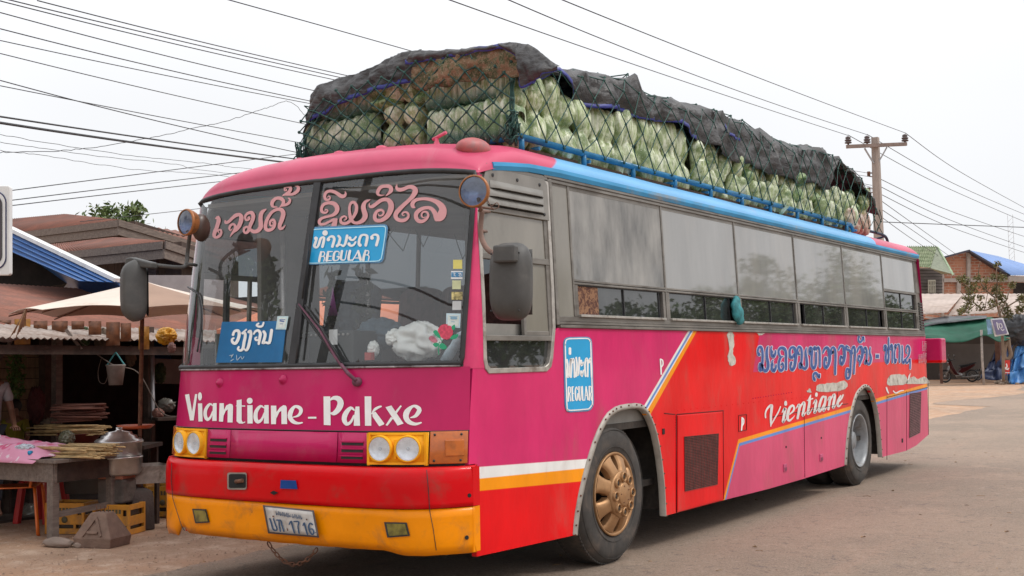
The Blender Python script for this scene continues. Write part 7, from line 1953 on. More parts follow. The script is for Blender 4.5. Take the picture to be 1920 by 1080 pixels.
# people half hidden behind the table
def skin_body(name, joints, edges, radii, mat, parent=None, sub=2, root=0):
    me = bpy.data.meshes.new(name); me.from_pydata(joints, edges, []); me.materials.append(mat)
    o = bpy.data.objects.new(name, me); COL.objects.link(o)
    if parent: o.parent = parent
    md = o.modifiers.new('skin', 'SKIN'); md.use_smooth_shade = True
    for i, r in enumerate(radii): me.skin_vertices[0].data[i].radius = (r, r*.8) if i != -1 else (r, r)
    me.skin_vertices[0].data[root].use_root = True
    s = o.modifiers.new('sub', 'SUBSURF'); s.levels = sub; s.render_levels = sub
    return o
M_SKIN = M('brown_skin', (.20, .095, .06), rough=.55, var=.08, scale=12); M_SHIRT = M('pale_grey_shirt', (.34, .33, .34), rough=.9, var=.1, scale=9, bump=.2, bscale=25); M_HAIR = M('black_hair', (.012, .010, .009), rough=.6, var=.3, scale=40)
def figure(px, D, ht, label, shirt, trousers, rz, reach=.35):
    P = atD(px, 900, D); k = ht/1.65
    r = thing('person', label, 'person', (P[0], P[1], 0), rz)
    J = [(0, 0, .90), (0, 0, 1.08), (0, 0, 1.25), (0, -.01, 1.38), (0, -.02, 1.46), (0, -.03, 1.56), (0, -.035, 1.66)]
    J += [(.10, 0, .86), (.11, -.02, .48), (.11, 0, .07), (.12, -.12, .03), (-.10, 0, .86), (-.11, -.02, .48), (-.11, 0, .07), (-.12, -.12, .03)]
    J += [(.17, 0, 1.36), (.24, -.02, 1.10), (.22, -.22, .96), (.20, -.32, .93), (-.17, 0, 1.36), (-.25, -.02, 1.10), (-.23, -.22, .98), (-.20, -.32, .95)]
    E_ = [(0, 1), (1, 2), (2, 3), (3, 4), (4, 5), (5, 6), (0, 7), (7, 8), (8, 9), (9, 10), (0, 11), (11, 12), (12, 13), (13, 14), (3, 15), (15, 16), (16, 17), (17, 18), (3, 19), (19, 20), (20, 21), (21, 22)]
    Rd = [.135, .125, .145, .115, .052, .088, .075, .085, .058, .040, .032, .085, .058, .040, .032, .062, .044, .032, .028, .062, .044, .032, .028]
    skin_body('body', [(x*k, y*k, z*k) for x, y, z in J], E_, [q*k for q in Rd], M_SKIN, r)
    ms = skin_body('shirt', [(x*k, y*k, z*k) for x, y, z in (J[0], J[1], J[2], (0, -.01, 1.39), J[15], (.225, -.015, 1.18), J[19], (-.235, -.015, 1.18))], [(0, 1), (1, 2), (2, 3), (3, 4), (4, 5), (3, 6), (6, 7)], [q*k for q in (.165, .150, .170, .125, .078, .068, .078, .068)], shirt, r)
    skin_body('trousers', [(x*k, y*k, z*k) for x, y, z in (J[0], J[7], J[8], (.11, 0, .15), J[11], J[12], (-.11, 0, .15))], [(0, 1), (1, 2), (2, 3), (0, 4), (4, 5), (5, 6)], [q*k for q in (.150, .100, .075, .06, .100, .075, .06)], trousers, r)
    mb = MB(); mb.sphere((0, -.015*k, 1.60*k), .108*k, 18, 12, (.86, 1.0, 1.08)); h = mb.build('hair', M_HAIR, r)
    h.location = (0, .022*k, .018*k)
    mb = MB(); mb.sphere((0, -.135*k, 1.585*k), .016*k, 8, 6); mb.build('nose', M_SKIN, r)
    for s in (-1, 1):
        mb = MB(); mb.sphere((s*.032*k, -.115*k, 1.605*k), .011*k, 8, 6); mb.build('eye', M_WHITEP, r)
        mb = MB()
        hx, hy, hz = s*.20*k, -.34*k, .94*k
        for f in range(4): mb.tube([(hx-.03*k+.02*f*k, hy, hz), (hx-.032*k+.021*f*k, hy-.045*k, hz-.01*k), (hx-.03*k+.02*f*k, hy-.07*k, hz-.035*k)], [.009*k, .008*k, .007*k], 6)
        mb.tube([(hx-s*.03*k, hy+.02*k, hz), (hx-s*.055*k, hy-.02*k, hz-.01*k)], [.010*k, .008*k], 6); mb.sphere((hx, hy+.01*k, hz), .034*k, 10, 8, (1.1, 1.3, .6)); mb.build('hand', M_SKIN, r)
    return r
figure(-26, 12.3, 1.62, 'person in a pale grey shirt standing behind the table at the left edge', M_SHIRT, M('dark_trousers', (.03, .03, .04), rough=.9), 1.2)
figure(28, 13.4, 1.12, 'small child in a yellow top standing behind the table', M('olive_yellow_top', (.22, .20, .02), rough=.9, var=.15), M('dark_shorts', (.03, .025, .02), rough=.9), .4)
o = crumple(atD(68, 760, 13.2), .17, (.7, .5, 1.3), 77, .5).build('hanging_cloth', M('dark_red_cloth', (.08, .02, .02), rough=.9, var=.3)); tag(o, 'dark red cloth hanging in the gloom beside the grey post', 'cloth')
mb = MB(); P = atD(150, 930, 12.0); mb.lathe([(0, 0), (.20, 0), (.24, .30), (.25, .31), (0, .31)], 24, (P[0]+.1, P[1], .28)); o = mb.build('basin', M('dull_grey_basin', (.10, .10, .10), rough=.5, var=.2)); tag(o, 'dull grey basin on the crate in the shade under the table', 'basin')
# ---- roofs behind
BR = thing('blue_roof_shed', 'shed with a blue ribbed metal roof edge and white flashing above the stall', 'shed')
def px_slab(name, pts, D, off, mat, parent, bevel=0):
    P = [Vector(atD(x, y, d)) for (x, y), d in zip(pts, D if isinstance(D, (list, tuple)) else [D]*len(pts))]; mb = MB(); mb.prism(P, off); return mb.build(name, mat, parent, bevel=bevel)
A_, B_2, C_2, D_2 = [Vector(atD(x, y, d)) for x, y, d in ((-60, 395, 17.5), (223, 530, 15.5), (150, 527, 15.3), (-60, 436, 17.2))]
for k in range(4):
    t0, t1 = k/4, (k+1)/4
    mb = MB(); a0, a1 = A_.lerp(D_2, t0), A_.lerp(D_2, t1); b0, b1 = B_2.lerp(C_2, t0), B_2.lerp(C_2, t1)
    nrm2 = -vd
    mb.grid(lambda u, v: a0.lerp(a1, v).lerp(b0.lerp(b1, v), u)+nrm2*(.05*(v < .16 or v > .84)), 1, 12, smooth=False); mb.build('roof_rib', M_BTIN, BR, solid=.004)
mb = MB(); mb.bar(A_+Vector((0, 0, .03)), B_2+Vector((0, 0, .03)), .12, .05); mb.build('flashing', M('white_flashing', (.70, .70, .68), rough=.5), BR)
mb = MB(); P = [Vector(atD(x, y, 17.6)) for x, y in ((-60, 440), (150, 528), (-60, 560))]; mb.prism(P, vd*1.5); mb.build('gable_wall', M_NEARBLK, BR)
mb = MB(); P = A_; mb.prism([A_, B_2, B_2+vd*3+Vector((0, 0, -1.2)), A_+vd*3+Vector((0, 0, -1.2))], (0, 0, -.03)); mb.build('roof', M_BTIN, BR)
def house(nm, label, D, left, corner, right, ridge, board, wallbot, win=None):
    r = thing(nm, label, 'house')
    Lp, Cp, Rp = [Vector(atD(x, y, d)) for (x, y), d in ((left, D+2.5), (corner, D), (right, D+2.0))]
    G1, G2, G3 = [Vector(atD(x, y, d)) for (x, y), d in ((ridge[0], D+5), (ridge[1], D+3.2), (ridge[2], D+4.5))]
    mb = MB(); corrugated(mb, Lp, Cp, G2, G1, .10, .014); mb.build('roof', M_RTIN, r, solid=.01)
    mb = MB(); corrugated(mb, Cp, Rp, G3, G2, .10, .014); mb.build('roof', M_RTIN, r, solid=.01)
    for a, b in ((Lp, Cp), (Cp, Rp)):
        d = (b-a).normalized(); nn = Vector((d.y, -d.x, 0)).normalized()
        for k, (h0, h1, o_) in enumerate(((.0, board*.45, .03), (board*.47, board, .0))):
            mb = MB(); mb.prism([a+Vector((0, 0, -h0))-d*.05, b+Vector((0, 0, -h0))+d*.02, b+Vector((0, 0, -h1))+d*.02, a+Vector((0, 0, -h1))-d*.05], nn*(.03)); mb.data = None; ob = mb.build('fascia_board', M_WOOD, r); ob.location = nn*o_
    # walls of dark planks set back under the eave
    bk2 = vd*1.1
    a, b, c = Lp+bk2, Cp+bk2*.9, Rp+bk2
    for p, q, nmw in ((a, b, 'wall'), (b, c, 'wall')):
        mb = MB(); L0 = (q-p).length; n = max(3, int(L0/.22))
        for k in range(n):
            s0, s1 = p.lerp(q, k/n), p.lerp(q, (k+.96)/n)
            mb.prism([Vector((s0.x, s0.y, 0)), Vector((s1.x, s1.y, 0)), Vector((s1.x, s1.y, s1.z+.1)), Vector((s0.x, s0.y, s0.z+.1))], vd*(.03+.01*(k % 2)))
        mb.build(nmw, M('brown_plank_wall', (.075, .052, .042), rough=.9, var=.25, scale=3, stretch=(3, 3, .6)), r)
    if win:
        x0, y0, x1, y1 = win; mb = MB(); dd = D+1.2
        for k in range(8): yy = y0+(y1-y0)*(k+.5)/8; mb.bar(atD(x0, yy, dd), atD(x1, yy, dd), .02, .04)
        w_ = mb.build('louvre_slats', M_WOOD, r)
        mb = MB()
        for xx in (x0, x1): mb.bar(atD(xx, y0, dd), atD(xx, y1, dd), .06, .05)
        mb.build('window_frame', M_WOOD, w_)
    return r
house('wooden_house', 'nearer wooden house with louvred window and rusty red roof behind the stall', 19, (60, 480), (308, 453), (420, 492), ((80, 460), (212, 446), (470, 470)), .27, 600, (262, 478, 293, 522))
house('wooden_house', 'taller wooden house with a rusty gabled roof furthest behind the stall', 24, (-40, 446), (224, 413), (420, 472), ((-60, 418), (120, 402), (520, 460)), .30, 600)
mb = MB(); P = [Vector(atD(x, y, 18)) for x, y in ((265, 516), (420, 516), (420, 590), (265, 590))]; mb.prism(P, vd*.05); o = mb.build('tin_sheet', M('pale_grey_sheet', (.40, .37, .35), rough=.7, var=.1)); tag(o, 'pale grey sheet roof behind the parasol and the mirror', 'roof sheet')
# raised van tailgate at the very left
VN = thing('van_tailgate', 'white raised van tailgate with a dark round-cornered window at the left edge', 'tailgate')
def tg(x, y): return Vector(atD(x, y, 8.6))
def rpoly(x0, y0, x1, y1, r, sk=0): return [tg(x+sk*(y-y0), y) for x, y in rr(x0, y0, x1, y1, r, 6)]
mb = MB(); mb.prism(rpoly(-160, 348, 18.5, 516, 5), vd*.05); mb.build('panel', M('white_van_paint', (.70, .71, .70), rough=.35, var=.05, coat=.3), VN, bevel=.006)
mb = MB(); mb.prism([p-vd*.006 for p in rpoly(-148, 358, 12.5, 506, 22)], vd*.006); mb.build('window_surround', M('navy_stripe', (.03, .035, .10), rough=.4), VN)
mb = MB(); mb.prism([p-vd*.009 for p in rpoly(-146, 360, 10.5, 504, 21)], vd*.004); mb.build('window_rim', MATS['white_van_paint'], VN)
mb = MB(); mb.prism([p-vd*.014 for p in rpoly(-142, 366, 5.5, 497, 18)], vd*.004); mb.build('window', M('dark_tinted_glass', (.03, .02, .022), rough=.05, spec=.8, var=.2), VN)
# tree beyond the houses
def tree(name, label, base, ht, rad, nb, nl, leaf, mat, seed, trunk_r=.12, cat='tree', crown0=.35, sq=.75, group=None):
    rnd = random.Random(seed); r = thing(name, label, cat, base, 0, group)
    mb = MB(); tips = []
    top = Vector((rnd.uniform(-.2, .2), rnd.uniform(-.2, .2), ht*.62)); pts = [Vector((0, 0, 0)), Vector((.05*ht*rnd.uniform(-1, 1), .05*ht*rnd.uniform(-1, 1), ht*.3)), top]
    mb.tube(cr_spline([tuple(p) for p in pts], 6), [trunk_r*(1-.045*i) for i in range(13)], 9)
    for k in range(nb):
        t = crown0+(1-crown0)*rnd.random(); p0 = pts[1].lerp(top, (t-crown0)/(1-crown0))
        a = rnd.random()*6.283; el = rnd.uniform(.1, 1.1); ln = rad*rnd.uniform(.55, 1.05)
        d = Vector((math.cos(a)*math.cos(el), math.sin(a)*math.cos(el), math.sin(el)*sq*1.2))
        p1 = p0+d*ln*.5+Vector((0, 0, .08*ln)); p2 = p0+d*ln
        mb.tube([p0, p1, p2], [trunk_r*.42, trunk_r*.26, trunk_r*.08], 6); tips += [p1.lerp(p2, .3), p2, p2+Vector((rnd.uniform(-.2, .2), rnd.uniform(-.2, .2), .1))*rad*.3]
        for q in range(2):
            a2 = a+rnd.uniform(-1, 1); p3 = p1+Vector((math.cos(a2), math.sin(a2), rnd.uniform(0, .7)))*ln*.45; mb.tube([p1, p3], [trunk_r*.16, trunk_r*.05], 5); tips.append(p3)
    mb.build('trunk', M('tree_bark', (.12, .085, .06), rough=.9, var=.3, scale=10, bump=.4, bscale=20), r)
    mb = MB()
    for p in tips:
        leaf_cluster(mb, p, rad*rnd.uniform(.16, .34), nl, leaf, rnd, (1, 1, .75))
    mb.build('crown', mat, r); return r
M_LEAF = M('green_foliage', (.075, .125, .03), rough=.6, var=.5, scale=1.4, dirt=(.13, .17, .05), dscale=5, damt=(.4, .6)); M_LEAFD = M('olive_foliage', (.12, .125, .04), rough=.65, var=.4, scale=2, dirt=(.20, .13, .055), dscale=7, damt=(.45, .65))
P = atD(250, 500, 30); tree('broadleaf_tree', 'green leafy tree rising behind the rusty roofs', (P[0], P[1], 0), 7.0, 1.5, 20, 85, .08, M_LEAF, 5, .10, crown0=.75)

# more goods in the gloom of the stall
rnd = random.Random(19)
M_DKG = M('dull_brown_sack', (.11, .075, .05), rough=.9, var=.3, scale=8, bump=.3); M_NETB = M('dark_green_produce', (.035, .06, .02), rough=.8, var=.5, scale=25); M_CLR = M('smoky_plastic', (.17, .16, .14), rough=.25, var=.3, coat=.5)
goods = [(190, 640, 12.9, .10, (1, .6, 1.6), M_DKG, 'brown cloth bag', 'bag', 'brown cloth bag hanging below the eave left of the bucket'), (160, 632, 13.1, .08, (1, .6, 1.5), M_NETB, 'x', 'greens', 'small dark bunch of greens hanging near the middle of the stall'),
 (245, 668, 13.3, .09, (.9, .6, 1.4), M_DKG, 'x', 'bag', 'dark brown bag hanging just left of the parasol pole'), (300, 700, 13.9, .11, (.9, .6, 1.2), M_NETB, 'x', 'greens', 'dark green produce hanging right of the pipe post'), (312, 760, 13.6, .12, (1.2, .7, .7), M_CLR, 'x', 'bag', 'smoky plastic bag on the shelf beside the bus'),
 (296, 775, 13.5, .08, (1.2, .7, .8), M('pinkish_meat', (.28, .14, .11), rough=.5, var=.3), 'x', 'goods', 'pinkish lump of goods on the shelf right of the pipe post'), (95, 800, 12.8, .13, (1.2, .7, .8), M_DKG, 'x', 'sack', 'brown sack slumped behind the pink cloth'), (230, 838, 12.4, .12, (1.4, .7, .6), M_DKG, 'x', 'sack', 'brown sack low behind the steamer pot'),
 (60, 965, 12.4, .16, (1.2, .8, .8), M_CLR, 'x', 'bag', 'smoky bag of goods on the ground under the table'), (180, 965, 12.6, .15, (1.1, .8, .9), M_DKG, 'x', 'sack', 'brown sack on the ground between the crates')]
for i, (x, y, D, r_, sc_, mt_, _, cat_, lab_) in enumerate(goods):
    o = crumple(atD(x, y, D), r_, sc_, 100+i*3, .7, 28, 20).build({'bag': 'shopping_bag', 'greens': 'hanging_greens', 'sack': 'sack', 'goods': 'goods_lump'}[cat_], mt_); tag(o, lab_, cat_)
SHF = thing('shelf', 'dark wooden shelf at the right of the stall beside the bus', 'shelf')
a = atD(285, 785, 13.5); b = atD(350, 783, 13.7); mb = MB(); mb.bar(a, b, .5, .03); mb.build('board', M_WOODD, SHF)
for p in (a, b): mb = MB(); mb.bar((p[0], p[1], 0), (p[0], p[1], p[2]-.015), .05, .05); mb.build('leg', M_WOODD, SHF)
mb = MB(); P = atD(15, 700, 12.9); mb.tube(cr_spline([tuple(atD(x, y, 12.9)) for x, y in ((-10, 690), (8, 660), (20, 640))], 5), .02, 6); o = mb.build('leaning_stick', M_WOOD); tag(o, 'pale stick leaning at the far left under the sack', 'stick')
# ================================================================== RIGHT: far side of the road
def V(px, py, D): return Vector(atD(px, py, D))
def quad_sheet(name, pts, D, th, mat, parent=None, bevel=0):
    P = [V(x, y, d) for (x, y), d in zip(pts, D if isinstance(D, (list, tuple)) else [D]*len(pts))]; mb = MB(); mb.prism(P, vd*th); return mb.build(name, mat, parent, bevel=bevel)
# brick building with blue roof
def brick_mat():
    mt, nt = new_mat('orange_brickwork'); o = N(nt, 'ShaderNodeOutputMaterial'); b = N(nt, 'ShaderNodeBsdfPrincipled'); L(nt, b.outputs[0], o.inputs[0]); b.inputs['Roughness'].default_value = .9
    t = N(nt, 'ShaderNodeTexCoord'); mp = N(nt, 'ShaderNodeMapping'); mp.inputs['Rotation'].default_value = (R_(90), 0, 0); L(nt, t.outputs['Object'], mp.inputs['Vector'])
    br = N(nt, 'ShaderNodeTexBrick'); br.inputs['Scale'].default_value = 1.0; br.inputs['Color1'].default_value = (.42, .16, .09, 1); br.inputs['Color2'].default_value = (.34, .13, .08, 1); br.inputs['Mortar'].default_value = (.42, .33, .27, 1)
    br.inputs['Brick Width'].default_value = .42; br.inputs['Row Height'].default_value = .20; br.inputs['Mortar Size'].default_value = .025
    L(nt, mp.outputs[0], br.inputs['Vector'])
    c = mixc(nt, ramp(nt, noise_n(nt, t.outputs['Object'], .9, 5), .4, .7), br.outputs['Color'], (.44, .22, .14)); L(nt, c, b.inputs['Base Color']); return mt
M_BRICK = brick_mat(); M_CONC = M('grey_concrete', (.34, .30, .27), rough=.9, var=.12, scale=3)
BB = thing('brick_building', 'unplastered orange brick building with concrete columns and a blue metal roof', 'building')
quad_sheet('wall', [(1700, 700), (1700, 500), (1768, 481), (1818, 471), (1895, 517), (1990, 520), (1990, 700)], 88, .3, M_BRICK, BB)
for (x0, y0, x1, y1) in ((1814, 472, 1820, 700), (1768, 522, 1900, 529), (1795, 529, 1802, 700), (1767, 480, 1770, 700)): quad_sheet('concrete_frame', [(x0, y1), (x0, y0), (x1, y0), (x1, y1)], 87.7, .28, M_CONC, BB)
quad_sheet('verge_board', [(1766, 482), (1817, 468), (1819, 468), (1819, 471), (1767, 485)], 87.2, .7, M('dark_edge', (.05, .05, .07), rough=.6), BB)
quad_sheet('verge_board', [(1817, 468), (1896, 514), (1894, 518), (1817, 471)], 87.2, .7, MATS['dark_edge'], BB)
mb = MB(); corrugated(mb, V(1896, 516, 87), V(1990, 516, 100), V(1872, 481, 108), V(1819, 470, 88), .5, .03); mb.build('roof', M('light_blue_roof', (.13, .24, .50), rough=.45, var=.08, scale=.5), BB, solid=.02)
quad_sheet('porch_beam', [(1893, 518), (1990, 520), (1990, 530), (1893, 528)], 86.5, .3, M_CONC, BB)
quad_sheet('dark_opening', [(1900, 530), (1990, 530), (1990, 560), (1900, 560)], 87.4, .02, M_NEARBLK, BB)
b2 = thing('far_blue_roof', 'sliver of a second blue roof at the right edge beyond the brick building', 'building')
mb = MB(); corrugated(mb, V(1920, 512, 120), V(1990, 515, 120), V(1990, 500, 126), V(1908, 500, 126), .5, .03); mb.build('roof', M('mid_blue_roof', (.05, .15, .38), rough=.45), b2, solid=.02); quad_sheet('wall', [(1925, 700), (1925, 513), (1990, 515), (1990, 700)], 122, .3, M_CONC, b2)
# green tiled house
GH = thing('timber_house', 'grey timber house with a green tiled roof behind the tail of the bus', 'house')
def tile_mat():
    mt, nt = new_mat('green_roof_tiles'); o = N(nt, 'ShaderNodeOutputMaterial'); b = N(nt, 'ShaderNodeBsdfPrincipled'); L(nt, b.outputs[0], o.inputs[0]); b.inputs['Roughness'].default_value = .7
    L(nt, mixc(nt, ramp(nt, noise_n(nt, coords(nt), 1.5, 5), .4, .6), (.13, .17, .075), (.21, .24, .13)), b.inputs['Base Color']); return mt
M_TILE = tile_mat()
a, b, c, d = V(1745, 504, 72), V(1690, 500, 76), V(1700, 464, 80), V(1757, 464, 76)
mb = MB(); nr = (b-a).cross(d-a).normalized(); nr = nr if nr.z > 0 else -nr
nu_, nv_ = 56, 30
vs = []
for j in range(nv_+1):
    for i in range(nu_+1):
        u, v = i/nu_, j/nv_; p = a.lerp(b, u).lerp(d.lerp(c, u), v); vs.append(p+nr*(.06*math.sin(u*nu_/4*6.283)+.09*(1-((j % 5)/5))))
mb.add(vs, [(j*(nu_+1)+i, j*(nu_+1)+i+1, (j+1)*(nu_+1)+i+1, (j+1)*(nu_+1)+i) for j in range(nv_) for i in range(nu_)], True); mb.build('roof', M_TILE, GH)
quad_sheet('roof_gable_slope', [(1757, 463), (1787, 514), (1768, 514), (1745, 503)], [76, 72.5, 74, 72], .15, M('pale_green_soffit', (.20, .22, .16), rough=.8), GH)
quad_sheet('barge_board', [(1757, 462), (1760, 463), (1789, 514), (1786, 516)], [75.8, 75.8, 72.3, 72.3], .1, M('green_barge_board', (.33, .42, .27), rough=.7), GH)
quad_sheet('wall', [(1722, 560), (1722, 503), (1745, 503), (1757, 490), (1767, 508), (1767, 560)], 76.5, .3, M('grey_board_wall', (.17, .155, .15), rough=.9, var=.2, scale=2, stretch=(1, 1, 6)), GH)
mb = MB()
for k in range(9): y = 507+k*6; mb.bar(V(1722, y, 76.35), V(1767, y, 76.35), .04, .03)
mb.build('board_joint', M_NEARBLK, GH)
mb = MB()
for k in range(5): mb.bar(V(1741+k*3, 526, 76.2), V(1741+k*3, 549, 76.2), .05, .06)
mb.bar(V(1740, 526, 76.2), V(1754, 526, 76.2), .06, .08); mb.bar(V(1740, 535, 76.2), V(1754, 535, 76.2), .06, .06); mb.build('window', M('pale_window_bars', (.42, .42, .36), rough=.7), GH)
# long tin roof with the market sheds under it
SH = thing('roadside_shed', 'long low shed with a pale corrugated roof across the road', 'shed')
for i, (x0, x1, x2, x3) in enumerate(((1690, 1776, 1806, 1700), (1776, 1870, 1880, 1806), (1870, 1990, 1990, 1880))):
    mb = MB(); corrugated(mb, V(x0, 592, 58), V(x1, 586, 57), V(x2, 551, 66), V(x3, 551, 67), .24, .012); mb.build('roof_sheet', M('sun_bleached_corrugated_iron', (.47, .38, .33), rough=.8, var=.12, scale=1, dirt=(.33, .24, .19), dscale=.8, damt=(.5, .8)), SH, solid=.02)
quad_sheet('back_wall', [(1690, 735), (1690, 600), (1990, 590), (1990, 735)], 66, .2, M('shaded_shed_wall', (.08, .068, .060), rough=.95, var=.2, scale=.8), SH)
quad_sheet('hanging_sheet', [(1768, 700), (1768, 645), (1870, 645), (1850, 690)], 60.5, .03, M('grey_sheeting', (.13, .115, .105), rough=.8, var=.15, scale=.7), SH)
for x in (1765, 1873, 1912): post_ = MB(); P = V(x, 700, 57.5); post_.bar((P.x, P.y, 0), (P.x, P.y, 3.1), .22 if x == 1873 else .12, .22 if x == 1873 else .12); post_.build('post', M('red_brown_post', (.14, .065, .045), rough=.85, var=.2), SH)
mb = MB(); mb.bar(V(1735, 594, 57.6), V(1776, 602, 57.4), .08, .10); mb.bar(V(1735, 587, 57.6), V(1800, 596, 57.4), .07, .06); mb.build('fascia_strip', M('white_strip', (.58, .52, .48), rough=.6), SH)
# green awning with its pole
AW = thing('green_awning', 'sagging dark green cloth awning in front of the roadside shed', 'awning')
U_ = [(1700, 612), (1745, 606), (1800, 600), (1850, 596), (1868, 602), (1894, 628)]; D_ = [(1700, 633), (1745, 634), (1775, 640), (1810, 639), (1846, 628), (1872, 640), (1893, 636)]
def sheet_between(name, up, lo, D0, D1, mat, parent, n=60, m=16, wob=.12, seed=0):
    U3 = cr_spline([tuple(V(x, y, D0)) for x, y in up], 8); D3 = cr_spline([tuple(V(x, y, D1)) for x, y in lo], 8)
    def samp(P, t):
        f = t*(len(P)-1); i = min(len(P)-2, int(f)); f -= i; return Vector(P[i]).lerp(Vector(P[i+1]), f)
    mb = MB()
    mb.grid(lambda u, v: samp(U3, u).lerp(samp(D3, u), v)+Vector((0, wob*(fbm(u*7, v*5, seed)+.5*math.sin(v*14+u*6)*.5), wob*.3*math.sin(v*16+3*u))), n, m)
    return mb.build(name, mat, parent, solid=.02)
sheet_between('cloth', U_, D_, 56, 53.9, M('dark_green_netting', (.007, .085, .048), rough=.75, var=.2, scale=1.5), AW)
mb = MB(); P = gnd(1845, 722); mb.tube([(P[0], P[1], 0), (P[0]-.03, P[1], 1.2), (P[0]-.02, P[1], 2.45)], .055, 8); mb.build('pole', M('whitish_pole', (.36, .32, .29), rough=.7, var=.25, scale=8), AW)
o = sheet_between('black_plastic_sheet', [(1722, 606), (1760, 596), (1800, 594), (1850, 592)], [(1722, 615), (1760, 606), (1800, 602), (1850, 597)], 57, 55.5, M('black_plastic', (.03, .03, .034), rough=.4, var=.3, scale=2), None, 30, 6, .1, 3); tag(o, 'thin black plastic sheet under the tin roof above the green awning', 'plastic sheet')
for i, (p, lab) in enumerate((((1902, 618), 'large bulging dark plastic sheet hanging over the right end of the shed'),)):
    o = crumple(V(p[0]+6, p[1], 55), 1.0, (1.0, .5, .75), 80+i, .6).build('plastic_bundle', M('grey_black_plastic', (.05, .05, .055), rough=.35, var=.3, scale=2)); tag(o, lab, 'plastic sheet')
M_BTARP = M('bright_blue_tarpaulin', (.07, .23, .52), rough=.45, var=.25, scale=1.2); M_DTARP = M('navy_tarpaulin', (.02, .035, .10), rough=.5, var=.25, scale=1.2)
o = sheet_between('blue_tarpaulin', [(1905, 652), (1930, 636), (1960, 630)], [(1888, 712), (1907, 716), (1960, 700)], 55, 54, M_BTARP, None, 30, 24, .35, 5); tag(o, 'bright blue tarpaulin hanging in folds at the right edge', 'tarpaulin')
o = sheet_between('navy_tarpaulin', [(1868, 660), (1900, 632)], [(1838, 708), (1896, 712)], 58, 57, M_DTARP, None, 24, 20, .25, 6); tag(o, 'navy blue tarpaulin hanging behind the red-brown post', 'tarpaulin')
o = sheet_between('pale_blue_sheet', [(1908, 612), (1960, 606)], [(1913, 650), (1960, 668)], 56, 55, M('pale_blue_sheet', (.20, .42, .58), rough=.5, var=.3, scale=1.5), None, 16, 16, .25, 8); tag(o, 'pale blue sheet tucked under the dark plastic at the right edge', 'plastic sheet')
# signs
SG1 = thing('lightbox_sign', 'tilted white-framed sign with a mauve face hanging at the awning end', 'sign')
quad_sheet('frame', [(1858, 598), (1881, 596), (1892, 627), (1868, 631)], 53, .18, M('sign_white', (.68, .68, .70), rough=.5), SG1, bevel=.01)
quad_sheet('face', [(1861, 600), (1879, 599), (1889, 625), (1869, 628)], 52.9, .05, M('sign_mauve', (.20, .18, .30), rough=.4), SG1)
def sgl(px, py, off=0): return V(px, py, 52.85-off*10)
letters('sign_letters', [((1830, 580, 7.711), [[(300,190,12),(312,250,12),(325,290,12)],[(330,215,10),(365,210,10),(378,260,10),(345,268,10),(330,215,10)],[(365,290,10),(385,305,10),(405,290,10)],[(303,212,8),(322,208,8)]], [])], sgl, 0, M_WHITEP, SG1)
SG2 = thing('strip_sign', 'narrow pale blue strip sign beside the white-framed one', 'sign')
quad_sheet('panel', [(1850, 599), (1858, 598), (1861, 626), (1853, 627)], 53.1, .06, M('pale_blue_print', (.22, .38, .56), rough=.5, var=.4, scale=5), SG2)
SG3 = thing('red_sign', 'small red sign board hanging below the rope at the post foot', 'sign')
quad_sheet('board', [(1883, 676), (1894, 675), (1893, 701), (1883, 702)], 54, .05, M('sign_red', (.60, .04, .03), rough=.5), SG3)
letters('sign_emblem', [((1830, 580, 7.711), [[(440,790,16),(448,830,20),(430,858,12),(455,862,12),(475,852,12)],[(425,835,8),(428,865,8),(470,872,8)],[(425,915,10),(480,915,10)]], [])], lambda x, y, o: V(x, y, 53.9-o*10), 0, M_WHITEP, SG3)
mb = MB(); mb.bar(V(1888, 702, 54), V(1888, 716, 54), .06, .06); mb.build('stake', M_WOOD, SG3)
mb = MB(); mb.tube(cr_spline([tuple(V(x, y, 54.2)) for x, y in ((1890, 633), (1892, 650), (1895, 665), (1890, 673), (1884, 670), (1884, 655), (1888, 640))], 6), .09, 7); o = mb.build('rope_loop', M('tan_rope', (.22, .155, .11), rough=.9)); tag(o, 'thick tan rope loop hanging above the red sign', 'rope')
mb = MB(); mb.tube(cr_spline([tuple(gnd(x, y)+np.array([0, 0, .12])) for x, y in ((1876, 720), (1882, 714), (1890, 712), (1900, 714), (1906, 718))], 6), .05, 6); o = mb.build('hose', M('pale_hose', (.42, .33, .27), rough=.7)); tag(o, 'pale hose curled on the dirt under the red sign', 'hose')
mb = MB(); rnd = random.Random(3)
for k in range(26): g = gnd(1868+rnd.random()*46, 713+rnd.random()*8); mb.sphere((g[0], g[1], .05), rnd.uniform(.06, .16), 7, 5, (1.5, 1, .6))
o = mb.build('rubble', M('rubble_stone', (.34, .26, .20), rough=.95, var=.3)); o['kind'] = 'stuff'
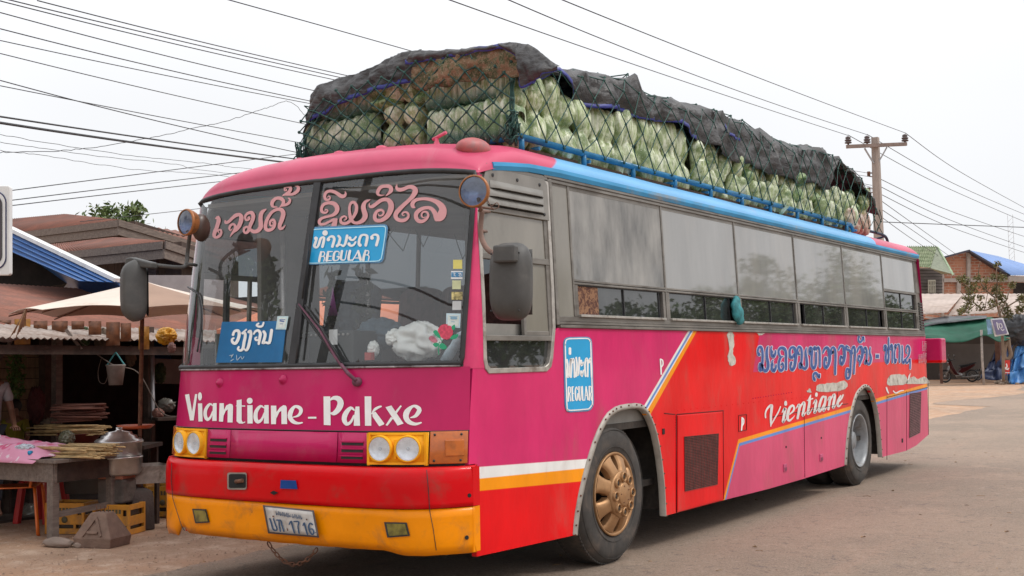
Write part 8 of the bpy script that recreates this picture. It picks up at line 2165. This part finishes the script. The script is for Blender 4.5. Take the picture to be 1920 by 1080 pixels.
# motorbikes
def motorbike(px, py, rz, label, body, sc=1.0):
    g = gnd(px, py); r = thing('motorbike', label, 'motorbike', (g[0], g[1], 0), rz, 'motorbikes parked in the shade of the green awning'); r.scale = (sc, sc, sc)
    M_B = M('motorbike_black', (.012, .012, .014), rough=.35, var=.3); M_CH = M('motorbike_metal', (.30, .29, .28), rough=.35, metal=.6, var=.2)
    for x in (-.62, .62):
        w_ = bpy.data.objects.new('wheel', None); COL.objects.link(w_); w_.parent = r; w_.location = (x, 0, .29)
        mb = MB(); mb.tube([(.255*math.cos(t/28*6.2832), 0, .255*math.sin(t/28*6.2832)) for t in range(29)], .035, 8, caps=False); mb.build('tyre', M_RUB, w_)
        mb = MB(); mb.tube([(.215*math.cos(t/28*6.2832), 0, .215*math.sin(t/28*6.2832)) for t in range(29)], .012, 6, caps=False)
        for k in range(12): a = k/12*6.2832; mb.tube([(0, 0, 0), (.215*math.cos(a), 0, .215*math.sin(a))], .004, 4)
        mb.lathe([(0, -.05), (.05, -.05), (.05, .05), (0, .05)], 12, (0, 0, 0), 'Y'); mb.build('rim', M_CH, w_)
    mb = MB(); mb.tube([(-.62, .06, .29), (-.45, .06, .62), (-.38, .05, .95)], .022, 6); mb.tube([(-.62, -.06, .29), (-.45, -.06, .62), (-.38, -.05, .95)], .022, 6); mb.build('fork', M_CH, r)
    mb = MB(); mb.grid(lambda u, v: (-.62+.30*math.cos(.3+2.2*u), -.05+.10*v, .29+.31*math.sin(.3+2.2*u)), 12, 2); mb.build('front_mudguard', body, r, solid=.01)
    mb = MB(); mb.prism([(-.50, -.13, .90), (-.36, -.13, .98), (-.26, -.13, .70), (-.10, -.13, .42), (-.02, -.13, .40), (-.02, -.13, .34), (-.20, -.13, .34), (-.38, -.13, .62)], (0, .26, 0)); mb.build('leg_shield', body, r, bevel=.03)
    mb = MB(); mb.prism([(-.05, -.10, .45), (.12, -.10, .66), (.72, -.10, .84), (.78, -.10, .78), (.45, -.10, .56), (.15, -.10, .42)], (0, .20, 0)); mb.build('side_cover', body, r, bevel=.03)
    mb = MB(); mb.prism([(.02, -.11, .72), (.10, -.11, .78), (.40, -.11, .82), (.78, -.11, .90), (.80, -.11, .86), (.40, -.11, .72), (.10, -.11, .66)], (0, .22, 0)); mb.build('seat', M_B, r, bevel=.02)
    mb = MB(); mb.lathe([(0, -.09), (.13, -.09), (.14, 0), (.13, .09), (0, .09)], 14, (.02, 0, .32), 'Y'); mb.bar((.02, 0, .34), (.25, 0, .36), .14, .16); mb.build('engine', M_CH, r)
    mb = MB(); mb.tube([(.10, -.10, .25), (.35, -.13, .24), (.85, -.14, .30)], [.025, .04, .05], 8); mb.build('exhaust', M_CH, r)
    mb = MB(); mb.tube(cr_spline([(-.28, -.33, 1.04), (-.34, -.18, 1.02), (-.38, 0, .98), (-.34, .18, 1.02), (-.28, .33, 1.04)], 4), .016, 6); mb.build('handlebar', M_B, r)
    mb = MB(); mb.sphere((-.42, 0, 1.0), .10, 12, 8, (.9, 1.1, .9)); mb.build('headlight', M_B, r)
    for s in (-1, 1): mb = MB(); mb.tube([(-.32, s*.26, 1.04), (-.30, s*.30, 1.18)], .008, 5); mb.sphere((-.30, s*.31, 1.22), .06, 10, 6, (.3, 1.2, .8)); mb.build('mirror', M_B, r)
    return r
bd = M('dark_red_motorbike_paint', (.06, .010, .011), rough=.3, coat=.3, var=.1)
motorbike(1798, 717, .575+.05, 'dark red motorbike parked side-on under the green awning', bd, 1.08)
motorbike(1848, 713, 1.15, 'second black motorbike half hidden behind the awning pole', M('black_motorbike_paint', (.02, .02, .022), rough=.3, coat=.5), .95)
# straggly tree at the roadside
def straggly(label, seed):
    rnd = random.Random(seed); g = V(1880, 700, 53.5); r = thing('straggly_tree', label, 'tree', (g.x, g.y, 0))
    o3 = Vector((g.x, g.y, 0))
    br = [[(1882, 715), (1880, 640), (1877, 600), (1870, 572), (1868, 560)], [(1868, 560), (1850, 545), (1835, 520), (1838, 490)], [(1870, 572), (1845, 582), (1830, 570), (1815, 562), (1800, 545)], [(1868, 560), (1870, 535), (1868, 510), (1873, 490)],
          [(1874, 590), (1888, 560), (1893, 545), (1905, 540)], [(1850, 545), (1830, 548), (1812, 535), (1800, 522)], [(1845, 582), (1850, 560), (1855, 530)], [(1888, 575), (1905, 565), (1920, 555), (1940, 545)], [(1830, 570), (1812, 585), (1802, 585)]]
    wd = [[.16, .14, .12, .10, .09], [.07, .06, .05, .03], [.07, .06, .05, .04, .03], [.07, .06, .04, .02], [.08, .06, .04, .02], [.05, .04, .03, .02], [.04, .03, .02], [.08, .06, .05, .03], [.04, .03, .02]]
    mb = MB(); cl = MB()
    for b, w_ in zip(br, wd):
        pts = [V(x, y, 53.5+rnd.uniform(-.5, .5)*(i > 1))-o3 for i, (x, y) in enumerate(b)]
        sp = cr_spline([tuple(p)+(w,) for p, w in zip(pts, w_)], 4)
        mb.tube([s[:3] for s in sp], [s[3]*.48 for s in sp], 7)
    mb.build('trunk', M('pale_bark', (.20, .14, .10), rough=.9, var=.3, scale=3), r)
    for (x, y, s_, n) in ((1808, 525, 9, 90), (1800, 522, 7, 50), (1822, 540, 12, 120), (1818, 560, 12, 110), (1812, 578, 10, 90), (1802, 584, 7, 60), (1833, 522, 8, 50), (1838, 575, 9, 60), (1870, 495, 6, 50), (1866, 520, 8, 60), (1868, 545, 12, 120), (1875, 560, 12, 110), (1860, 570, 9, 60), (1885, 578, 10, 90), (1890, 590, 9, 80), (1898, 535, 7, 50), (1915, 560, 9, 90), (1912, 580, 8, 80), (1925, 570, 12, 120), (1845, 540, 8, 40), (1880, 520, 9, 50), (1850, 525, 7, 35), (1838, 558, 6, 40)):
        leaf_cluster(cl, V(x, y, 53.5+rnd.uniform(-.4, .4))-o3, s_/2275*53.5*1.15, int(n*1.5), .075, rnd)
    cl.build('crown', M_LEAFD, r)
straggly('straggly roadside tree with browning leaves in front of the tin roof', 6)
# radio mast
mb = MB(); P = V(1898, 500, 150)
for dx in (-.3, .3): mb.tube([(P.x+dx, P.y, 0), (P.x+dx, P.y, 18.3)], .03, 4)
for k in range(30): mb.tube([(P.x-.3, P.y, k*.6), (P.x+.3, P.y, k*.6+.6)], .014, 4)
o = mb.build('radio_mast', M('pale_mast_steel', (.45, .45, .46), rough=.6)); tag(o, 'thin pale lattice mast far off at the right', 'mast')
# far low roofs and trees closing the horizon behind the bus and shed (seen from the side)
# ---- utility pole
UP = thing('utility_pole', 'concrete power pole with a timber crossarm and three insulators', 'utility pole')
PD = 44.0
top = V(1641, 258, PD)
M_PC = M('weathered_concrete_pole', (.33, .27, .235), rough=.85, var=.15, scale=3, stretch=(3, 3, .5))
mb = MB(); mb.add([(top.x+dx*s, top.y+dy*s, z) for z, s in ((0, .19), (top.z, .115)) for dx, dy in ((-1, -1), (1, -1), (1, 1), (-1, 1))], [(0, 1, 5, 4), (1, 2, 6, 5), (2, 3, 7, 6), (3, 0, 4, 7), (4, 5, 6, 7)]); mb.build('shaft', M_PC, UP)
mb = MB(); mb.bar(V(1587, 275, PD-.25), V(1700, 270, PD-.25), .12, .12); mb.build('crossarm', M('grey_brown_timber', (.24, .18, .155), rough=.85, var=.15), UP)
mb = MB(); mb.bar(V(1621, 278, PD-.2), V(1638, 306, PD-.15), .04, .05); mb.bar(V(1663, 276, PD-.2), V(1645, 308, PD-.15), .04, .05); mb.build('brace', M('galvanised_brace', (.33, .32, .32), rough=.5, metal=.5), UP)
for x, y in ((1590.5, 272), (1626, 271), (1697, 268)):
    mb = MB(); p = V(x, y, PD-.25); mb.lathe([(.03, 0), (.03, .06), (.12, .08), (.13, .12), (.08, .14), (.12, .17), (.125, .21), (.075, .23), (.10, .26), (.09, .31), (.04, .34), (0, .34)], 14, p-Vector((0, 0, .02))); mb.build('insulator', M('dark_porcelain', (.05, .025, .022), rough=.2, coat=.5, var=.2), UP)
mb = MB()
for y in (324, 331, 354, 361): mb.bar(V(1630, y, PD-.1), V(1646, y, PD-.1), .03, .03)
for y in (327, 357): mb.lathe([(.0, 0), (.06, 0), (.06, .16), (0, .16)], 10, V(1629, y+3, PD-.1))
mb.build('bracket', M_RUST, UP)
# ---- wires, each its own
WM = M('cable_black', (.03, .03, .033), rough=.6, var=.1)
wn = [0]
def wire(pts, Ds, r, label, jag=0):
    P = [V(x, y, d) for (x, y), d in zip(pts, Ds)]
    sp = cr_spline([tuple(p) for p in P], 14) if len(P) > 2 else [tuple(P[0].lerp(P[1], i/14)) for i in range(15)]
    if jag:
        rnd_ = random.Random(len(label)); sp = [(x, y, z+rnd_.uniform(-jag, jag)) for x, y, z in sp]
    mb = MB(); mb.tube(sp, r*.85, 5, caps=False); o = mb.build('power_line', WM); tag(o, label, 'wire', 'overhead wires'); return o
def W_(pts, D0, D1, r, label, jag=0):
    if not jag and len(pts) > 3:
        xs_ = np.array([p[0] for p in pts], float); cf = np.polyfit(xs_, [p[1] for p in pts], 2, w=[3 if 0 <= p[0] <= 760 else 1 for p in pts])
        pts = [(x, float(np.polyval(cf, x))) for x in np.linspace(xs_[0], xs_[-1], 8)]
    n = len(pts); return wire(pts, [D0+(D1-D0)*(i/(n-1))**1.3 for i in range(n)], r, label, jag)
W_([(-30, -10), (0, 3), (330, 82), (620, 148), (1000, 232), (1635, 330)], 15, 44, .010, 'wire starting at the top left corner of the sky, lower of the crossing pair')
W_([(70, 0), (340, 72), (640, 138), (1000, 214), (1635, 327)], 15, 44, .010, 'wire crossing the top left corner pair from above')
W_([(-30, -12), (0, 0), (160, 28), (400, 92), (650, 150), (1635, 345)], 16, 44, .011, 'thick wire second from the top at the left edge')
W_([(-30, 18), (0, 25), (300, 98), (600, 175), (1635, 352)], 16, 44, .010, 'wire third down at the left edge of the sky')
W_([(-30, 48), (0, 55), (300, 125), (590, 193), (1635, 357)], 16, 44, .010, 'wire fourth down at the left edge of the sky')
W_([(-30, 72), (0, 77), (300, 136), (590, 198), (1635, 360)], 17, 44, .009, 'wire fifth down at the left edge of the sky')
W_([(-30, 95), (0, 101), (300, 170), (575, 235), (1500, 400)], 17, 44, .009, 'wire sixth down at the left edge of the sky')
W_([(-30, 145), (0, 152), (180, 196), (380, 248), (575, 290), (1500, 430)], 17, 44, .010, 'steeper of the two crossing wires above the middle left')
W_([(-30, 155), (0, 161), (180, 196), (400, 238), (575, 270), (1500, 420)], 18, 44, .009, 'shallower of the two crossing wires above the middle left')
W_([(-30, 214), (0, 219), (300, 262), (560, 300), (900, 340)], 13, 30, .013, 'upper of the two thick black cables at the left')
W_([(-30, 226), (0, 230), (230, 266), (400, 286), (545, 306), (900, 345)], 13, 30, .019, 'lower and thickest black cable at the left')
W_([(-30, 250), (0, 253), (230, 290), (400, 308), (480, 318), (900, 360)], 18, 34, .006, 'upper of three thin slack wires over the left roofs', .01)
W_([(-30, 263), (0, 266), (160, 290), (330, 308), (420, 324), (900, 370)], 18, 34, .006, 'middle of three thin slack wires over the left roofs', .01)
W_([(-30, 278), (0, 281), (120, 298), (260, 318), (430, 331), (900, 385)], 18, 34, .006, 'lowest of three thin slack wires over the left roofs', .015)
W_([(-30, 286), (0, 286), (110, 283), (220, 270), (320, 250), (430, 225), (500, 202), (545, 191), (580, 228)], 16, 24, .006, 'thin jagged wire rising to a peak left of the load', .01)
W_([(20, 357), (200, 335), (400, 308), (570, 287), (900, 245)], 16, 34, .008, 'upper wire rising from behind the white tailgate')
W_([(20, 375), (200, 355), (400, 330), (500, 317), (900, 275)], 16, 34, .008, 'middle wire rising from behind the white tailgate')
W_([(20, 385), (200, 366), (400, 342), (480, 332), (900, 290)], 16, 34, .008, 'lowest wire rising from behind the white tailgate')
W_([(150, 415), (310, 400), (380, 389), (900, 330)], 20, 40, .007, 'short thin wire just above the leafy tree')
W_([(400, -8), (430, 0), (600, 47), (765, 97), (1100, 190), (1635, 352)], 16, 44, .010, 'wire dropping to the tarpaulin from the top middle')
W_([(830, -4), (1100, 88), (1350, 178), (1590, 253)], 18, 43.8, .012, 'high wire running to the left insulator of the pole')
W_([(930, -10), (1200, 100), (1420, 185), (1626, 252)], 18, 43.8, .012, 'high wire running to the middle insulator of the pole')
W_([(1040, -6), (1300, 98), (1500, 176), (1697, 249)], 18, 43.8, .012, 'high wire running to the right insulator of the pole')
for i, (a, b, c, lab) in enumerate((((1697, 249), (1800, 322), (1940, 400), 'wire leaving the right insulator down to the right edge'), ((1626, 252), (1790, 345), (1940, 410), 'wire leaving the middle insulator down to the right edge'), ((1590, 253), (1760, 345), (1940, 424), 'wire leaving the left insulator down to the right edge'),
    ((1645, 333), (1780, 395), (1940, 450), 'wire from the upper bracket down to the right edge'), ((1645, 347), (1780, 412), (1940, 470), 'wire from below the upper bracket down to the right edge'), ((1645, 361), (1780, 425), (1940, 480), 'wire from the lower bracket down to the right edge'),
    ((1646, 372), (1720, 425), (1800, 482), 'first of the steep wires below the pole brackets'), ((1646, 388), (1720, 438), (1790, 487), 'second of the steep wires below the pole brackets'), ((1646, 402), (1710, 448), (1770, 486), 'third of the steep wires below the pole brackets'))):
    W_([a, b, c], 43.8, 80, .016, lab)
W_([(1645, 415), (1655, 417), (1780, 421), (1940, 427)], 44, 47, .018, 'dark cable running level from the pole to the right edge')
# trees that stand across the road behind the photographer and show in the bus windows
g_ = 'roadside trees reflected in the bus windows'
for i, (x, y, h, rd, lab) in enumerate(((10.8, 15, 4.2, 2.0, 'low bushy tree across the road mirrored beside the driver window'), (10.8, 19.5, 3.6, 2.2, 'low bushy tree mirrored in the first passenger window'), (10.8, 24.5, 3.9, 2.3, 'bushy tree mirrored in the second passenger window'), (10.8, 30, 5.6, 2.6, 'tall tree mirrored in the third passenger window'),
    (11, 35.5, 6.4, 2.8, 'tallest tree mirrored in the fourth passenger window'), (11, 41, 4.4, 2.4, 'broad tree mirrored in the fifth passenger window'), (11, 47, 4.6, 2.6, 'broad tree mirrored in the last passenger window'))):
    tree('roadside_tree', lab, (x, y, 0), h, rd, 15, 75, .10, M_LEAF, 40+i, .13, crown0=.12, group=g_)
tree('roadside_tree', 'tall tree behind the photographer mirrored in the left half of the windscreen', (-10.2, -7.6, 0), 9.0, 2.1, 15, 80, .13, M_LEAF, 60, .18, crown0=.45, group=g_)
tree('roadside_tree', 'slender tree mirrored at the far left of the windscreen', (-15, -1.5, 0), 8.0, 1.7, 12, 70, .13, M_LEAF, 61, .15, crown0=.4, group=g_)
RH = thing('gabled_house', 'gabled house behind the photographer mirrored low in the windscreen', 'house', (-9.2, -12.5, 0), -.75)
mb = MB(); mb.prism([(-4, -3, 0), (4, -3, 0), (4, -3, 3.6), (0, -3, 5.6), (-4, -3, 3.6)], (0, 6, 0)); mb.build('wall', M('cream_plaster', (.45, .40, .33), rough=.9), RH)
for s in (-1, 1): mb = MB(); mb.prism([(s*4.5, -3.5, 3.40), (0, -3.5, 5.70), (0, 3.5, 5.70), (s*4.5, 3.5, 3.40)], (0, 0, .06)); mb.build('roof', M_RTIN, RH)
mb = MB(); mb.bx(-.6, .6, 2.99, 3.03, .9, 2.2); mb.build('window', M_NEARBLK, RH)
mb = MB(); mb.bx(1.6, 2.5, 2.99, 3.03, .0, 2.0); mb.build('door', M_WOODD, RH)
PP = thing('utility_pole', 'timber power pole behind the photographer mirrored in the windscreen', 'utility pole', (-5.6, -6.2, 0))
mb = MB(); mb.tube([(0, 0, 0), (0, 0, 9)], .12, 8); mb.build('shaft', M_WOODD, PP)
mb = MB(); mb.bar((-.8, .5, 7.0), (.8, -.5, 7.0), .1, .1); mb.build('crossarm', M_WOODD, PP)
for i, (dx, dz) in enumerate(((-.7, 7.1), (0, 7.15), (.7, 7.1), (.1, 5.6), (.1, 5.2))):
    mb = MB(); mb.tube(cr_spline([(-5.6+dx, -6.2-dx*.6, dz), (3, -8.5-dx*.6, dz-.5), (14, -11-dx*.6, dz)], 10), .018, 5, caps=False)
    o = mb.build('power_line', WM); tag(o, ['overhead wire mirrored highest and leftmost in the windscreen', 'middle overhead wire mirrored high in the windscreen', 'overhead wire mirrored highest and rightmost in the windscreen', 'overhead wire mirrored lower in the windscreen', 'lowest overhead wire mirrored in the windscreen'][i], 'wire', 'overhead wires')

# salmon parasol on the kerb side of the bus, seen through its cab windows
def small_parasol(px, py, D, R0, label, mat, base='pole'):
    a = Vector(atD(px, py, D)); r = thing('parasol', label, 'parasol', (a.x, a.y, 0)); mb = MB(); n = 8; vs = []
    for j in range(6):
        for i in range(n*4):
            t = i/4; fr = t % 1; ch = math.cos(math.pi/n)/math.cos(math.pi*(2*fr-1)/n); an = 2*math.pi*t/n; rad = R0*j/5*ch
            vs.append((rad*math.cos(an), rad*math.sin(an), a.z-.5*(j/5)**1.1))
    for i in range(n*4): vs.append((vs[5*n*4+i][0], vs[5*n*4+i][1], a.z-.68))
    m_ = n*4
    mb.add(vs, [(j*m_+i, j*m_+(i+1) % m_, (j+1)*m_+(i+1) % m_, (j+1)*m_+i) for j in range(6) for i in range(m_)]); mb.build('canopy', mat, r, solid=.004)
    mb = MB(); mb.tube([(0, 0, 0), (0, 0, a.z)], .022, 8); mb.build('pole', M_STEEL, r)
small_parasol(640, 528, 13.0, 1.3, 'salmon pink parasol beyond the bus, seen through the cab windows', M('salmon_canvas', (.72, .24, .13), rough=.9, var=.08))
